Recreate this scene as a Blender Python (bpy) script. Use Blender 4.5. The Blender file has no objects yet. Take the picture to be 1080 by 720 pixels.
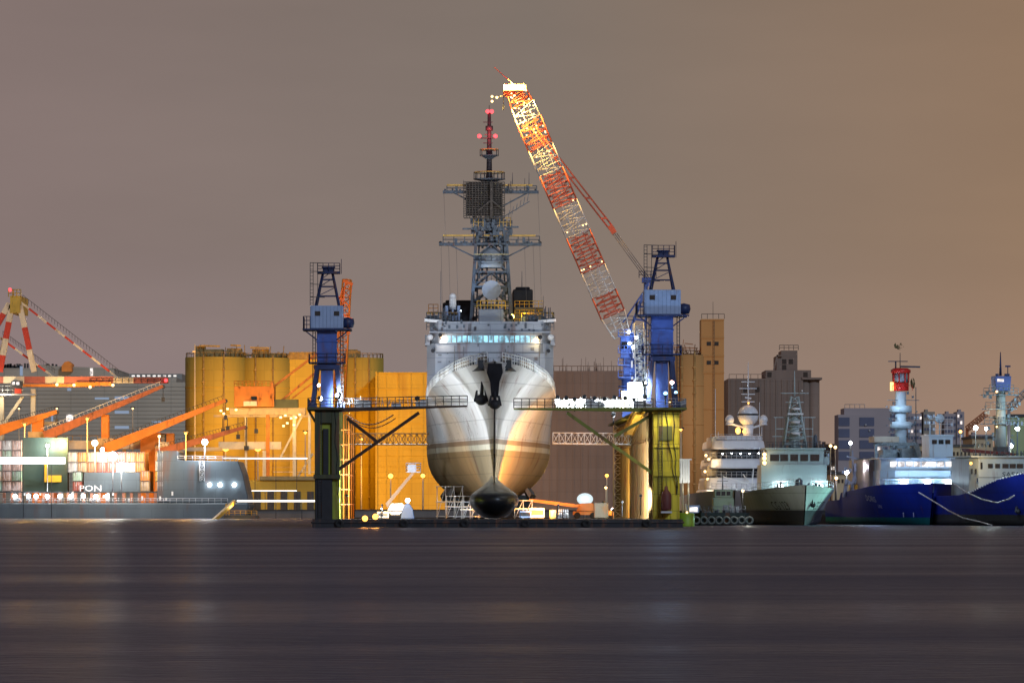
import bpy, math, random
from mathutils import Vector, Matrix
RN = random.Random(11)
S = 4800.0; CAMH = 2.5; HY = 536.0      # focal length in pixels of the 1080 px photograph, eye height, horizon row
sc = bpy.context.scene
COL = sc.collection
PI = math.pi

def P(px, py, Y):
    return Vector(((px-540)*Y/S, Y, CAMH-(py-HY)*Y/S))

# ------------------------------------------------------------------ materials
MATS = {}
def mat(name, col, rough=.6, metal=0.0, var=.12, scale=.6, streak=False, rust=0.0, rustcol=(.16,.06,.025), bump=0.0, spec=.4, plates=None):
    if name in MATS: return MATS[name]
    m = bpy.data.materials.new(name); m.use_nodes = True
    nt = m.node_tree; b = nt.nodes['Principled BSDF']
    b.inputs['Roughness'].default_value = rough
    b.inputs['Metallic'].default_value = metal
    b.inputs['Specular IOR Level'].default_value = spec
    tc = nt.nodes.new('ShaderNodeTexCoord'); mp = nt.nodes.new('ShaderNodeMapping')
    nt.links.new(tc.outputs['Object'], mp.inputs['Vector'])
    mp.inputs['Scale'].default_value = (1, 1, .12) if streak else (1, 1, 1)
    n = nt.nodes.new('ShaderNodeTexNoise'); n.inputs['Scale'].default_value = scale; n.inputs['Detail'].default_value = 6
    nt.links.new(mp.outputs[0], n.inputs['Vector'])
    r = nt.nodes.new('ShaderNodeMapRange')
    r.inputs[1].default_value = .3; r.inputs[2].default_value = .7
    r.inputs[3].default_value = 1-var; r.inputs[4].default_value = 1+var
    nt.links.new(n.outputs['Fac'], r.inputs[0])
    mx = nt.nodes.new('ShaderNodeMix'); mx.data_type = 'RGBA'; mx.blend_type = 'MULTIPLY'
    mx.inputs['Factor'].default_value = 1
    mx.inputs['A'].default_value = (*col, 1)
    nt.links.new(r.outputs[0], mx.inputs['B'])
    out = mx.outputs['Result']
    if rust > 0:
        n2 = nt.nodes.new('ShaderNodeTexNoise'); n2.inputs['Scale'].default_value = scale*1.7; n2.inputs['Detail'].default_value = 8
        mp2 = nt.nodes.new('ShaderNodeMapping'); mp2.inputs['Location'].default_value = (31, 7, 3)
        mp2.inputs['Scale'].default_value = (1, 1, .18)
        nt.links.new(tc.outputs['Object'], mp2.inputs['Vector']); nt.links.new(mp2.outputs[0], n2.inputs['Vector'])
        rr = nt.nodes.new('ShaderNodeMapRange')
        rr.inputs[1].default_value = .62-.25*rust; rr.inputs[2].default_value = .8-.25*rust
        rr.inputs[3].default_value = 0; rr.inputs[4].default_value = .85
        nt.links.new(n2.outputs['Fac'], rr.inputs[0])
        m2 = nt.nodes.new('ShaderNodeMix'); m2.data_type = 'RGBA'
        nt.links.new(rr.outputs[0], m2.inputs['Factor']); nt.links.new(out, m2.inputs['A'])
        m2.inputs['B'].default_value = (*rustcol, 1); out = m2.outputs['Result']
    if plates:                                     # faint plate seams: (axis, width, height, depth of tone)
        ax, pw_, ph_, dk = plates[:4]
        sp = nt.nodes.new('ShaderNodeSeparateXYZ'); cb = nt.nodes.new('ShaderNodeCombineXYZ'); nt.links.new(tc.outputs['Object'], sp.inputs[0])
        nt.links.new(sp.outputs[ax], cb.inputs['X']); nt.links.new(sp.outputs['Z'], cb.inputs['Y'])
        bk = nt.nodes.new('ShaderNodeTexBrick'); nt.links.new(cb.outputs[0], bk.inputs['Vector'])
        bk.offset = 0 if len(plates) > 4 else .5
        bk.inputs['Scale'].default_value = 1; bk.inputs['Brick Width'].default_value = pw_; bk.inputs['Row Height'].default_value = ph_
        bk.inputs['Mortar Size'].default_value = plates[4] if len(plates) > 4 else .07; bk.inputs['Mortar Smooth'].default_value = .6
        bk.inputs['Color1'].default_value = (1,1,1,1); bk.inputs['Color2'].default_value = (.93,.92,.90,1); bk.inputs['Mortar'].default_value = (dk,dk,dk,1)
        m3 = nt.nodes.new('ShaderNodeMix'); m3.data_type = 'RGBA'; m3.blend_type = 'MULTIPLY'; m3.inputs['Factor'].default_value = 1
        nt.links.new(out, m3.inputs['A']); nt.links.new(bk.outputs['Color'], m3.inputs['B']); out = m3.outputs['Result']
    nt.links.new(out, b.inputs['Base Color'])
    if bump > 0:
        bp = nt.nodes.new('ShaderNodeBump'); bp.inputs['Strength'].default_value = bump; bp.inputs['Distance'].default_value = .2
        nt.links.new(n.outputs['Fac'], bp.inputs['Height']); nt.links.new(bp.outputs[0], b.inputs['Normal'])
    MATS[name] = m
    return m
def em(name, col, strength, sample=False, var=0):
    if name in MATS: return MATS[name]
    m = bpy.data.materials.new(name); m.use_nodes = True
    nt = m.node_tree; b = nt.nodes['Principled BSDF']
    b.inputs['Base Color'].default_value = (.1, .1, .1, 1)
    b.inputs['Emission Color'].default_value = (*col, 1)
    b.inputs['Emission Strength'].default_value = strength
    if var:
        tc = nt.nodes.new('ShaderNodeTexCoord'); n = nt.nodes.new('ShaderNodeTexNoise'); n.inputs['Scale'].default_value = var
        r = nt.nodes.new('ShaderNodeMapRange'); r.inputs[1].default_value = .35; r.inputs[2].default_value = .65
        r.inputs[3].default_value = strength*.25; r.inputs[4].default_value = strength*1.3
        nt.links.new(tc.outputs['Object'], n.inputs['Vector']); nt.links.new(n.outputs['Fac'], r.inputs[0])
        nt.links.new(r.outputs[0], b.inputs['Emission Strength'])
    if not sample: m.cycles.emission_sampling = 'NONE'
    MATS[name] = m
    return m

# ------------------------------------------------------------------ mesh builder
ROOTINV = {}
class MB:
    def __init__(s, frame=None):
        s.v = []; s.f = []; s.mi = []; s.m = 0; s.frame = frame; s.smooth = []; s.sm = False
    def add(s, vs, fs, smooth=None):
        o = len(s.v); s.v += [tuple(v) for v in vs]
        for f in fs:
            s.f.append([o+i for i in f]); s.mi.append(s.m); s.smooth.append(s.sm if smooth is None else smooth)
        return s
    def box(s, x0, x1, y0, y1, z0, z1):
        if x0 > x1: x0, x1 = x1, x0
        if y0 > y1: y0, y1 = y1, y0
        if z0 > z1: z0, z1 = z1, z0
        return s.add([(x0,y0,z0),(x1,y0,z0),(x1,y1,z0),(x0,y1,z0),(x0,y0,z1),(x1,y0,z1),(x1,y1,z1),(x0,y1,z1)],
              [(0,3,2,1),(4,5,6,7),(0,1,5,4),(1,2,6,5),(2,3,7,6),(3,0,4,7)])
    def cbox(s, c, w, d, h):                       # centre of the base
        return s.box(c[0]-w/2, c[0]+w/2, c[1]-d/2, c[1]+d/2, c[2], c[2]+h)
    def _axes(s, p0, p1):
        p0 = Vector(p0); p1 = Vector(p1); d = p1-p0; L = d.length or 1e-6; d = d/L
        up = Vector((0,0,1)) if abs(d.z) < .93 else Vector((0,1,0))
        a = d.cross(up).normalized(); b = a.cross(d).normalized()
        return p0, p1, a, b
    def bar(s, p0, p1, w, h=None, w1=None, h1=None):
        h = w if h is None else h; w1 = w if w1 is None else w1; h1 = h if h1 is None else h1
        p0, p1, a, b = s._axes(p0, p1)
        vs = [p0-a*w/2-b*h/2, p0+a*w/2-b*h/2, p0+a*w/2+b*h/2, p0-a*w/2+b*h/2,
              p1-a*w1/2-b*h1/2, p1+a*w1/2-b*h1/2, p1+a*w1/2+b*h1/2, p1-a*w1/2+b*h1/2]
        return s.add(vs, [(0,1,2,3),(4,7,6,5),(0,4,5,1),(1,5,6,2),(2,6,7,3),(3,7,4,0)])
    def cyl(s, p0, p1, r0, r1=None, n=10):
        r1 = r0 if r1 is None else r1
        p0, p1, a, b = s._axes(p0, p1)
        vs = []
        for k in range(n):
            t = 2*PI*k/n; d = a*math.cos(t)+b*math.sin(t)
            vs.append(p0+d*r0); vs.append(p1+d*r1)
        fs = [(2*k, 2*((k+1) % n), 2*((k+1) % n)+1, 2*k+1) for k in range(n)]
        s.add(vs, fs, True)
        o = len(s.v)-2*n
        s.f.append([o+2*k for k in range(n)][::-1]); s.mi.append(s.m); s.smooth.append(False)
        s.f.append([o+2*k+1 for k in range(n)]); s.mi.append(s.m); s.smooth.append(False)
        return s
    def tube(s, pts, r, n=6):
        for a, b in zip(pts, pts[1:]): s.cyl(a, b, r, r, n)
        return s
    def lathe(s, prof, c, n=20, sq=(1,1)):
        vs = []; m = len(prof)
        for k in range(n):
            t = 2*PI*k/n
            for r, z in prof: vs.append((c[0]+r*math.cos(t)*sq[0], c[1]+r*math.sin(t)*sq[1], c[2]+z))
        fs = [(k*m+j, ((k+1) % n)*m+j, ((k+1) % n)*m+j+1, k*m+j+1) for k in range(n) for j in range(m-1)]
        return s.add(vs, fs, True)
    def ball(s, c, r, rz=None, n=16, m=10, z0=-1.0, z1=1.0):
        rz = r if rz is None else rz
        a0 = math.asin(z0); a1 = math.asin(z1)
        return s.lathe([(r*math.cos(a0+(a1-a0)*j/m), rz*math.sin(a0+(a1-a0)*j/m)) for j in range(m+1)], c, n)
    def prism(s, poly, y0, y1):                    # poly in x, z; pushed along y
        n = len(poly)
        vs = [(x, y0, z) for x, z in poly]+[(x, y1, z) for x, z in poly]
        fs = [list(range(n)), list(range(2*n-1, n-1, -1))]+[(k, n+k, n+(k+1) % n, (k+1) % n) for k in range(n)]
        return s.add(vs, fs)
    def slab(s, poly, z0, z1):                     # poly in x, y; pushed along z
        n = len(poly)
        vs = [(x, y, z0) for x, y in poly]+[(x, y, z1) for x, y in poly]
        fs = [list(range(n))[::-1], list(range(n, 2*n))]+[(k, (k+1) % n, n+(k+1) % n, n+k) for k in range(n)]
        return s.add(vs, fs)
    def grid(s, rows, smooth=True, flip=False):
        n = len(rows[0]); vs = [p for r in rows for p in r]
        fs = []
        for i in range(len(rows)-1):
            for j in range(n-1):
                q = (i*n+j, i*n+j+1, (i+1)*n+j+1, (i+1)*n+j)
                fs.append(q[::-1] if flip else q)
        return s.add(vs, fs, smooth)
    def rail(s, pts, h=1.1, step=1.6, r=.03, bars=2):
        for a, b in zip(pts, pts[1:]):
            a = Vector(a); b = Vector(b); L = (b-a).length; k = max(1, round(L/step))
            for i in range(k+1):
                p = a+(b-a)*i/k; s.cyl(p, p+Vector((0,0,h)), r, r, 4)
            for j in range(bars):
                o = Vector((0,0,h*(j+1)/bars)); s.cyl(a+o, b+o, r, r, 4)
        return s
    def truss(s, p0, p1, w, h, n, r, w1=None, h1=None):   # four chords and zigzag lacing
        w1 = w if w1 is None else w1; h1 = h if h1 is None else h1
        p0, p1, a, b = s._axes(p0, p1)
        def q(i, j, t): return p0+(p1-p0)*t+a*(w+(w1-w)*t)/2*i+b*(h+(h1-h)*t)/2*j
        cs = [(-1,-1),(1,-1),(1,1),(-1,1)]
        for c in cs: s.cyl(q(*c, 0), q(*c, 1), r, r, 6)
        for k in range(n):
            t0 = k/n; t1 = (k+1)/n; tm = (t0+t1)/2
            for c, d in zip(cs, cs[1:]+cs[:1]):
                if k % 2: c, d = d, c
                s.cyl(q(*c, t0), q(*d, t1), r*.6, r*.6, 4)
                s.cyl(q(*c, t0), q(*d, t0), r*.6, r*.6, 4)
        return s
    def text(s, body, size, place, flat=True):
        cu = bpy.data.curves.new('letters', 'FONT'); cu.body = body; cu.size = size; cu.resolution_u = 2
        cu.align_x = 'CENTER'
        o = bpy.data.objects.new('letters', cu); COL.objects.link(o)
        bpy.context.view_layer.update()
        dg = bpy.context.evaluated_depsgraph_get(); me = o.evaluated_get(dg).to_mesh()
        vs = [place(v.co.x, v.co.y) for v in me.vertices]; fs = [list(p.vertices) for p in me.polygons]
        s.add(vs, fs)
        o.evaluated_get(dg).to_mesh_clear(); bpy.data.objects.remove(o); bpy.data.curves.remove(cu)
        return s
    def build(s, name, m, parent=None, bevel=0, loc=None):
        ms = m if isinstance(m, (list, tuple)) else [m]
        me = bpy.data.meshes.new(name)
        M = s.frame if s.frame is not None else (FR.get(parent.name) if parent else Matrix()) or Matrix()
        if parent is not None and parent.name in ROOTINV:
            T = ROOTINV[parent.name] @ M
        else: T = M
        if loc is not None: T = Matrix.Translation(-Vector(loc)) @ T
        vs = [T @ Vector(v) for v in s.v]
        me.from_pydata(vs, [], s.f)
        for x in ms: me.materials.append(x)
        for p, i, k in zip(me.polygons, s.mi, s.smooth): p.material_index = i; p.use_smooth = k
        me.update()
        o = bpy.data.objects.new(name, me); COL.objects.link(o)
        if loc is not None: o.location = loc
        if parent is not None:
            o.parent = parent
            if parent.name in ROOTINV: ROOTINV[o.name] = ROOTINV[parent.name]
            if parent.name in FR: FR[o.name] = FR[parent.name]
        if bevel:
            bv = o.modifiers.new('bevel', 'BEVEL'); bv.width = bevel; bv.segments = 1; bv.limit_method = 'ANGLE'
        return o
FR = {}
LK = 1.0
def thing(name, label, cat, loc=(0,0,0), frame=None, group=None):
    """Empty at the thing's base. loc in the coordinates of frame."""
    M = frame if frame is not None else Matrix()
    o = bpy.data.objects.new(name, None); COL.objects.link(o)
    o.empty_display_size = .5
    W = M @ Matrix.Translation(Vector(loc))
    o.matrix_world = W
    bpy.context.view_layer.update()
    ROOTINV[o.name] = W.inverted(); FR[o.name] = M
    o['label'] = label; o['category'] = cat
    if group: o['group'] = group
    return o
def struct(name, mb, m):
    o = mb.build(name, m); o['kind'] = 'structure'; return o
def tag(o, label, cat, group=None):
    o['label'] = label; o['category'] = cat
    if group: o['group'] = group
    return o
def lamp(kind, pos, power, col, parent, size=.3, target=None, angle=60, blend=.5, sy=None):
    """pos and target in the frame of parent"""
    l = bpy.data.lights.new('lamp_light', kind); l.energy = power*LK; l.color = col
    if kind == 'SPOT': l.spot_size = math.radians(angle); l.spot_blend = blend; l.shadow_soft_size = size
    elif kind == 'POINT': l.shadow_soft_size = size
    else:
        l.shape = 'RECTANGLE'; l.size = size; l.size_y = sy or size
    o = bpy.data.objects.new('lamp_light', l); COL.objects.link(o)
    M = FR.get(parent.name) or Matrix(); Ri = ROOTINV[parent.name]
    p = (Ri @ M) @ Vector(pos)
    o.parent = parent; o.location = p
    if target is not None:
        t = (Ri @ M) @ Vector(target); o.rotation_euler = (t-p).to_track_quat('-Z', 'Y').to_euler()
    return o
def copy_tree(o, parent=None):
    c = o.copy(); COL.objects.link(c); c.parent = parent
    for ch in o.children: copy_tree(ch, c)
    return c

# common paints
GREY = mat('haze_grey_paint', (.34,.37,.41), .55, var=.1, scale=.35, streak=True, rust=.12, plates=('X',3.1,2.4,.72))
MASTG = mat('mast_grey_paint', (.085,.105,.13), .5, var=.25, scale=1.5, rust=.25)
BLACK = mat('black_soot_paint', (.018,.018,.022), .6, var=.3)
DARKG = mat('dark_steel', (.045,.05,.055), .55, var=.25, scale=1.2, rust=.2)
WHITE = mat('white_paint', (.78,.79,.78), .4, var=.06, scale=.8, rust=.04)
OLIVE = mat('yellow_green_dock_paint', (.58,.47,.03), .55, var=.3, scale=.5, streak=True, rust=.36, plates=('X',1.3,2.2,.55))
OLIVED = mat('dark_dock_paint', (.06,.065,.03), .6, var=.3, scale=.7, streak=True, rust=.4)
BLUE = mat('crane_blue_paint', (.07,.13,.42), .4, var=.2, scale=.6, rust=.1)
BLUED = mat('dark_blue_paint', (.02,.035,.11), .45, var=.25, scale=.8, rust=.1)
LBLUE = mat('pale_blue_paint', (.36,.47,.68), .4, var=.08, scale=1, rust=.06)
YEL = mat('handrail_yellow', (.75,.42,.03), .5, var=.1)
RED = mat('signal_red_paint', (.62,.06,.03), .5, var=.12, scale=.7)
ORANGE = mat('crane_orange_paint', (.75,.24,.03), .5, var=.15, scale=.5, rust=.15)
CREAM = mat('crane_cream_paint', (.78,.66,.45), .5, var=.1, scale=.6, rust=.12)
GLASS = mat('dark_window_glass', (.012,.018,.025), .08, var=.1, spec=.8)
RUBBER = mat('black_rubber', (.02,.02,.02), .8)
STEEL = mat('galvanised_steel', (.5,.52,.54), .4, .5, var=.1)
CABLE = mat('steel_cable', (.22,.2,.2), .5, .3)
L_WHITE = em('lamp_glow_white', (.85,.93,1), 30)
L_WARM = em('lamp_glow_warm', (1,.62,.25), 4)
L_AMBER = em('lamp_glow_amber', (1,.42,.06), 5)
L_RED = em('lamp_glow_red', (1,.04,.05), 4)
L_BLUE = em('lamp_glow_blue', (.25,.55,1), 5)
L_CYANW = em('lit_bridge_window', (.32,.72,.9), 1.1, var=1.2)
L_ROOM = em('lit_room_window', (.95,.85,.8), 1.5, var=1.0)
L_DIM = em('dim_lit_window', (.35,.5,.75), .5)
# ------------------------------------------------------------------ camera, sky, moon, water, quays
cam = bpy.data.cameras.new('camera'); co = bpy.data.objects.new('camera', cam); COL.objects.link(co)
cam.sensor_width = 36; cam.lens = 160; cam.shift_y = (HY-360)/1080; cam.clip_end = 30000; cam.clip_start = 1
co.location = (0, 0, CAMH); co.rotation_euler = (PI/2, 0, 0); sc.camera = co

w = bpy.data.worlds.new('World'); sc.world = w; w.use_nodes = True
nt = w.node_tree; bg = nt.nodes['Background']; wo = nt.nodes['World Output']
sky = nt.nodes.new('ShaderNodeTexSky'); sky.sky_type = 'NISHITA'; sky.sun_disc = False
sky.sun_elevation = math.radians(24); sky.sun_rotation = math.radians(150)
bg.inputs['Strength'].default_value = .0035
nt.links.new(sky.outputs[0], bg.inputs['Color'])
# the town's lamps glowing on low cloud: colour by height above the horizon and by compass direction
tc = nt.nodes.new('ShaderNodeTexCoord'); sx = nt.nodes.new('ShaderNodeSeparateXYZ')
nt.links.new(tc.outputs['Generated'], sx.inputs[0])
rp = nt.nodes.new('ShaderNodeValToRGB'); cr = rp.color_ramp
cr.elements[0].position = 0; cr.elements[0].color = (.262,.203,.192,1)
cr.elements[1].position = .8; cr.elements[1].color = (.09,.08,.085,1)
for p_, c_ in ((.025,(.262,.203,.19)), (.06,(.226,.174,.147)), (.11,(.215,.163,.131)), (.25,(.15,.125,.118))):
    e = cr.elements.new(p_); e.color = (*[q*.92 for q in c_], 1)
nt.links.new(sx.outputs['Z'], rp.inputs[0])
rs = nt.nodes.new('ShaderNodeValToRGB'); c2 = rs.color_ramp      # warmer towards the right, a little mauve to the left
c2.elements[0].position = 0; c2.elements[0].color = (1.07,.99,1.12,1)
c2.elements[1].position = 1; c2.elements[1].color = (1.38,1.08,.76,1)
e = c2.elements.new(.5); e.color = (1,1,1,1)
mr = nt.nodes.new('ShaderNodeMapRange'); mr.inputs[1].default_value = -.12; mr.inputs[2].default_value = .13
nt.links.new(sx.outputs['X'], mr.inputs[0]); nt.links.new(mr.outputs[0], rs.inputs[0])
mm = nt.nodes.new('ShaderNodeMix'); mm.data_type = 'RGBA'; mm.blend_type = 'MULTIPLY'; mm.inputs['Factor'].default_value = 1
nt.links.new(rp.outputs[0], mm.inputs['A']); nt.links.new(rs.outputs[0], mm.inputs['B'])
nz = nt.nodes.new('ShaderNodeTexNoise'); nz.inputs['Scale'].default_value = 11; nz.inputs['Detail'].default_value = 4
mp = nt.nodes.new('ShaderNodeMapping'); mp.inputs['Scale'].default_value = (1,1,4)
nt.links.new(tc.outputs['Generated'], mp.inputs[0]); nt.links.new(mp.outputs[0], nz.inputs['Vector'])
m2 = nt.nodes.new('ShaderNodeMapRange'); m2.inputs[1].default_value = .3; m2.inputs[2].default_value = .7; m2.inputs[3].default_value = .95; m2.inputs[4].default_value = 1.05
nt.links.new(nz.outputs['Fac'], m2.inputs[0])
b2 = nt.nodes.new('ShaderNodeBackground'); nt.links.new(mm.outputs['Result'], b2.inputs['Color'])
nt.links.new(m2.outputs[0], b2.inputs['Strength'])
ad = nt.nodes.new('ShaderNodeAddShader'); nt.links.new(bg.outputs[0], ad.inputs[0]); nt.links.new(b2.outputs[0], ad.inputs[1])
nt.links.new(ad.outputs[0], wo.inputs['Surface'])

sl = bpy.data.lights.new('fill_sun', 'SUN'); so = bpy.data.objects.new('fill_sun', sl); COL.objects.link(so)
sl.energy = 1.0; sl.angle = math.radians(3); sl.color = (.55,.74,1.0)  # unseen cool fill added to lift the faces towards the camera
so.rotation_euler = Vector((-.45, .95, -.42)).to_track_quat('-Z', 'Y').to_euler()   # light travels away from the eye, falling leftwards
sc.view_settings.view_transform = 'Standard'; sc.view_settings.look = 'None'
sc.view_settings.exposure = 0; sc.view_settings.gamma = 1
sc.cycles.use_denoising = True; sc.cycles.max_bounces = 5; sc.cycles.diffuse_bounces = 2; sc.cycles.glossy_bounces = 3
sc.cycles.transmission_bounces = 2; sc.cycles.caustics_reflective = False; sc.cycles.caustics_refractive = False
sc.cycles.sample_clamp_indirect = 4

# water
wm = bpy.data.materials.new('harbour_water'); wm.use_nodes = True
nt = wm.node_tree; b = nt.nodes['Principled BSDF']
b.inputs['Base Color'].default_value = (.06,.066,.11,1); b.inputs['IOR'].default_value = 1.33
b.inputs['Specular IOR Level'].default_value = .32
tc = nt.nodes.new('ShaderNodeTexCoord')
def noise(scale, sc_, det=4, loc=(0,0,0)):
    mp = nt.nodes.new('ShaderNodeMapping'); mp.inputs['Scale'].default_value = sc_; mp.inputs['Location'].default_value = loc
    nt.links.new(tc.outputs['Object'], mp.inputs[0])
    n = nt.nodes.new('ShaderNodeTexNoise'); n.inputs['Scale'].default_value = scale; n.inputs['Detail'].default_value = det; n.inputs['Distortion'].default_value = .8
    nt.links.new(mp.outputs[0], n.inputs['Vector']); return n.outputs['Fac']
big = noise(1, (.010,.05,1), 6); fine = noise(1, (.9,2.6,1), 6, (9,3,0)); mid = noise(1, (.035,.11,1), 7, (4,8,0))
r = nt.nodes.new('ShaderNodeMapRange'); r.inputs[1].default_value = .35; r.inputs[2].default_value = .65
r.inputs[3].default_value = .32; r.inputs[4].default_value = .46
nt.links.new(big, r.inputs[0]); nt.links.new(r.outputs[0], b.inputs['Roughness'])
r = nt.nodes.new('ShaderNodeMapRange'); r.inputs[1].default_value = .35; r.inputs[2].default_value = .65
r.inputs[3].default_value = .27; r.inputs[4].default_value = .11
nt.links.new(mid, r.inputs[0]); nt.links.new(r.outputs[0], b.inputs['Specular IOR Level'])
mth = nt.nodes.new('ShaderNodeMath'); mth.operation = 'ADD'; nt.links.new(fine, mth.inputs[0]); nt.links.new(mid, mth.inputs[1])
bp = nt.nodes.new('ShaderNodeBump'); bp.inputs['Strength'].default_value = 1.0; bp.inputs['Distance'].default_value = .34
nt.links.new(mth.outputs[0], bp.inputs['Height']); nt.links.new(bp.outputs[0], b.inputs['Normal'])
m = MB(); m.add([(-9000,-200,0),(9000,-200,0),(9000,16000,0),(-9000,16000,0)], [(0,1,2,3)]); struct('water', m, wm)

QUAYM = mat('quay_concrete', (.16,.15,.14), .8, var=.3, scale=.2, streak=True)
ASPH = mat('quay_asphalt', (.06,.06,.06), .9, var=.2, scale=.1)
def quay(name, x0, x1, y0, y1, z):
    m = MB(); m.box(x0, x1, y0, y1, -3, z); m.m = 1
    m.box(x0, x1, y0-.3, y0+.8, z+.003, z+.25)
    struct(name, m, [QUAYM, ASPH])
quay('quay', -700, 0, 1195, 15000, 2.0)
quay('quay_east', .5, 3000, 815, 15000, 2.0)
quay('quay_spur', 17, 300, 745, 814.5, 1.9)
# low distant hills closing the horizon
m = MB(); rows = []
hp = []
for i in range(81):
    x = -2200+i*55; hp.append((x, 22+14*math.sin(i*.37)+9*math.sin(i*.9+1)+6*math.sin(i*2.1)))
m.prism([(-2200,-1)]+hp+[(2200,-1)], 9000, 9200)
struct('hills', m, mat('far_hill', (.05,.055,.05), .9))
# ------------------------------------------------------------------ floating dock frame
DTH = .0171
DM = Matrix.Translation((-2.25, 600, 0)) @ Matrix.Rotation(DTH, 4, 'Z')
def du(px, v): return (px-540)*(600+v)/S+2.25+.0171*v
def dz(py, v): return CAMH+(HY-py)*(600+v)/S
def dp(px, py, v): return Vector((du(px, v), v, dz(py, v)))
DECK = 1.1
dock = thing('floating_dock', 'floating dry dock with yellow green side walls holding the grey warship', 'floating dock', (0,0,0), DM)
UL0, UL1 = du(332,0), du(357,0)+.1     # outer and inner face of the left wall
UR0, UR1 = du(689,0), du(717,0)
WT = dz(432,0)
DLEN = 119
m = MB(); m.box(UL0-.3, UR1+.4, -.4, DLEN+4, -1.5, DECK)
m.box(UL0-.5, UR1+.6, -.55, -.4, .55, .8)
m.build('pontoon_deck', mat('pontoon_black', (.02,.02,.024), .6, var=.3, rust=.3, scale=.8), dock, .05)
# port (photo left) wall: dark recessed front
w1 = MB()
w1.box(UL0, UL1, .6, DLEN, DECK, WT)
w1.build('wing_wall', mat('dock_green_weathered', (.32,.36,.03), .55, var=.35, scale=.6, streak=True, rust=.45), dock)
m = MB(); zc = dz(500,0)
m.box(UL0, UL0+.75, 0, .6, zc, WT-.02); m.box(UL1-1.0, UL1-.003, 0, .6, zc, WT-.02)
m.box(UL0+.75, UL1-1.0, .0, .6, dz(446,0), WT-.02)
m.box(UL0-.15, UL1+.1, -.25, .6, zc-.6, zc)
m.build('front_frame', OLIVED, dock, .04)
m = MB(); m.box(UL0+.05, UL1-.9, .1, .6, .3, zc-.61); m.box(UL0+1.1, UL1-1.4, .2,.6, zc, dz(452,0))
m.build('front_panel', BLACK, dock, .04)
m = MB(); m.box(UL0-1.0, UL1+.5, -.8, 10, WT, WT+.35)
for k in range(2): m.bar((UL0-.9, .5+8*k, WT), (UL0, .5+8*k, WT-1.6), .2)
m.build('top_platform', OLIVED, dock)
m = MB(); m.rail([(UL1+.4,10,WT+.35),(UL1+.4,-.7,WT+.35),(UL0-.9,-.7,WT+.35),(UL0-.9,10,WT+.35)], 1.15, 1.4, .04, 3)
m.build('railing', DARKG, dock)
# starboard (photo right) wall
w2 = MB(); w2.box(UR0, UR1, .3, DLEN, DECK, WT)
w2.build('wing_wall', OLIVE, dock)
m = MB()
for x in (UR0+.12, UR0+1.2, UR0+2.35, UR1-.12): m.box(x-.06, x+.06, .2, .3, DECK, WT-.4)
m.box(UR0, UR1+.02, .05, .3, dz(502,0), dz(496,0)); m.box(UR0, UR1, .14, .3, dz(472,0), dz(470,0))
m.box(UR0-.1, UR1+.2, .05, .6, WT-.5, WT)
m.build('front_frame', OLIVE, dock, .03)
m = MB(); m.box(du(696,0), du(709,0), .12, .3, dz(464,0), dz(449,0)); m.build('window', mat('dull_wall_hatch', (.12,.12,.03), .5, rust=.3), dock)
# ribs of the inner faces
m = MB(); k = 0
while 2+k*6.5 < DLEN:
    y = 2+k*6.5; m.box(UR0-.5, UR0, y, y+.6, DECK, WT-.4); k += 1
m.box(UR0-.42, UR0, 1, DLEN, dz(462,0)-.3, dz(462,0))
m.box(UR0-.5, UR0, 1, DLEN, WT-.6, WT-.2)
m.build('stiffener', mat('gold_weathered_paint', (.20,.13,.04), .6, var=.5, scale=1.1, streak=True, rust=.5, rustcol=(.2,.07,.02)), dock)
m = MB(); m.box(UR0-.05, UR0-.001, .7, DLEN-1, DECK, WT-.5)
m.build('inner_plating', mat('gold_plating', (.6,.5,.18), .6, var=.55, scale=1.0, streak=True, rust=.55, rustcol=(.22,.08,.02)), dock)
m = MB(); m.box(UR0-1.4, UR1+.9, -.8, DLEN, WT, WT+.3); m.build('top_platform', mat('walkway_green', (.2,.2,.04), .6, rust=.3), dock)
m = MB(); m.rail([(UR0-1.3,20,WT+.3),(UR0-1.3,-.7,WT+.3),(UR1+.8,-.7,WT+.3),(UR1+.8,30,WT+.3)], 1.15, 1.4, .04, 3)
m.build('railing', STEEL, dock)
# inner access stairs on the right wall and its lit soffit
m = MB()
a = Vector((UR0-.9, 4, WT)); b_ = Vector((UR0-.9, 42, dz(458,42)))
m.bar(a, b_, .15, .45); m.bar(a+Vector((-1.1,0,0)), b_+Vector((-1.1,0,0)), .15, .45)
for k in range(46):
    p = a+(b_-a)*k/45; m.box(p.x-1.1, p.x, p.y-.2, p.y+.2, p.z-.05, p.z+.05)
    if k % 3 == 0: m.cyl(p+Vector((-1.1,0,0)), p+Vector((-1.1,0,1.1)), .03, .03, 4)
m.bar(a+Vector((-1.1,0,1.1)), b_+Vector((-1.1,0,1.1)), .06)
m.build('stairway', YEL, dock)
# service pipes on the left wall's inner side
for i, y in enumerate((12, 30, 46)):
    m = MB()
    for q in (0, .7): m.cyl((UL1+.35+q, y, DECK), (UL1+.35+q, y, WT), .12, .12, 6)
    for z in range(3, int(WT), 2): m.box(UL1, UL1+1.2, y-.1, y+.1, z, z+.12)
    m.build('service_pipe', ORANGE, dock)
# scaffold tower at the inner right edge
m = MB(); uu = du(652,100)
m.truss((uu,100,DECK), (uu,100,WT), 1.4, 1.4, 12, .08); m.build('access_tower', CREAM, dock)

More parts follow.
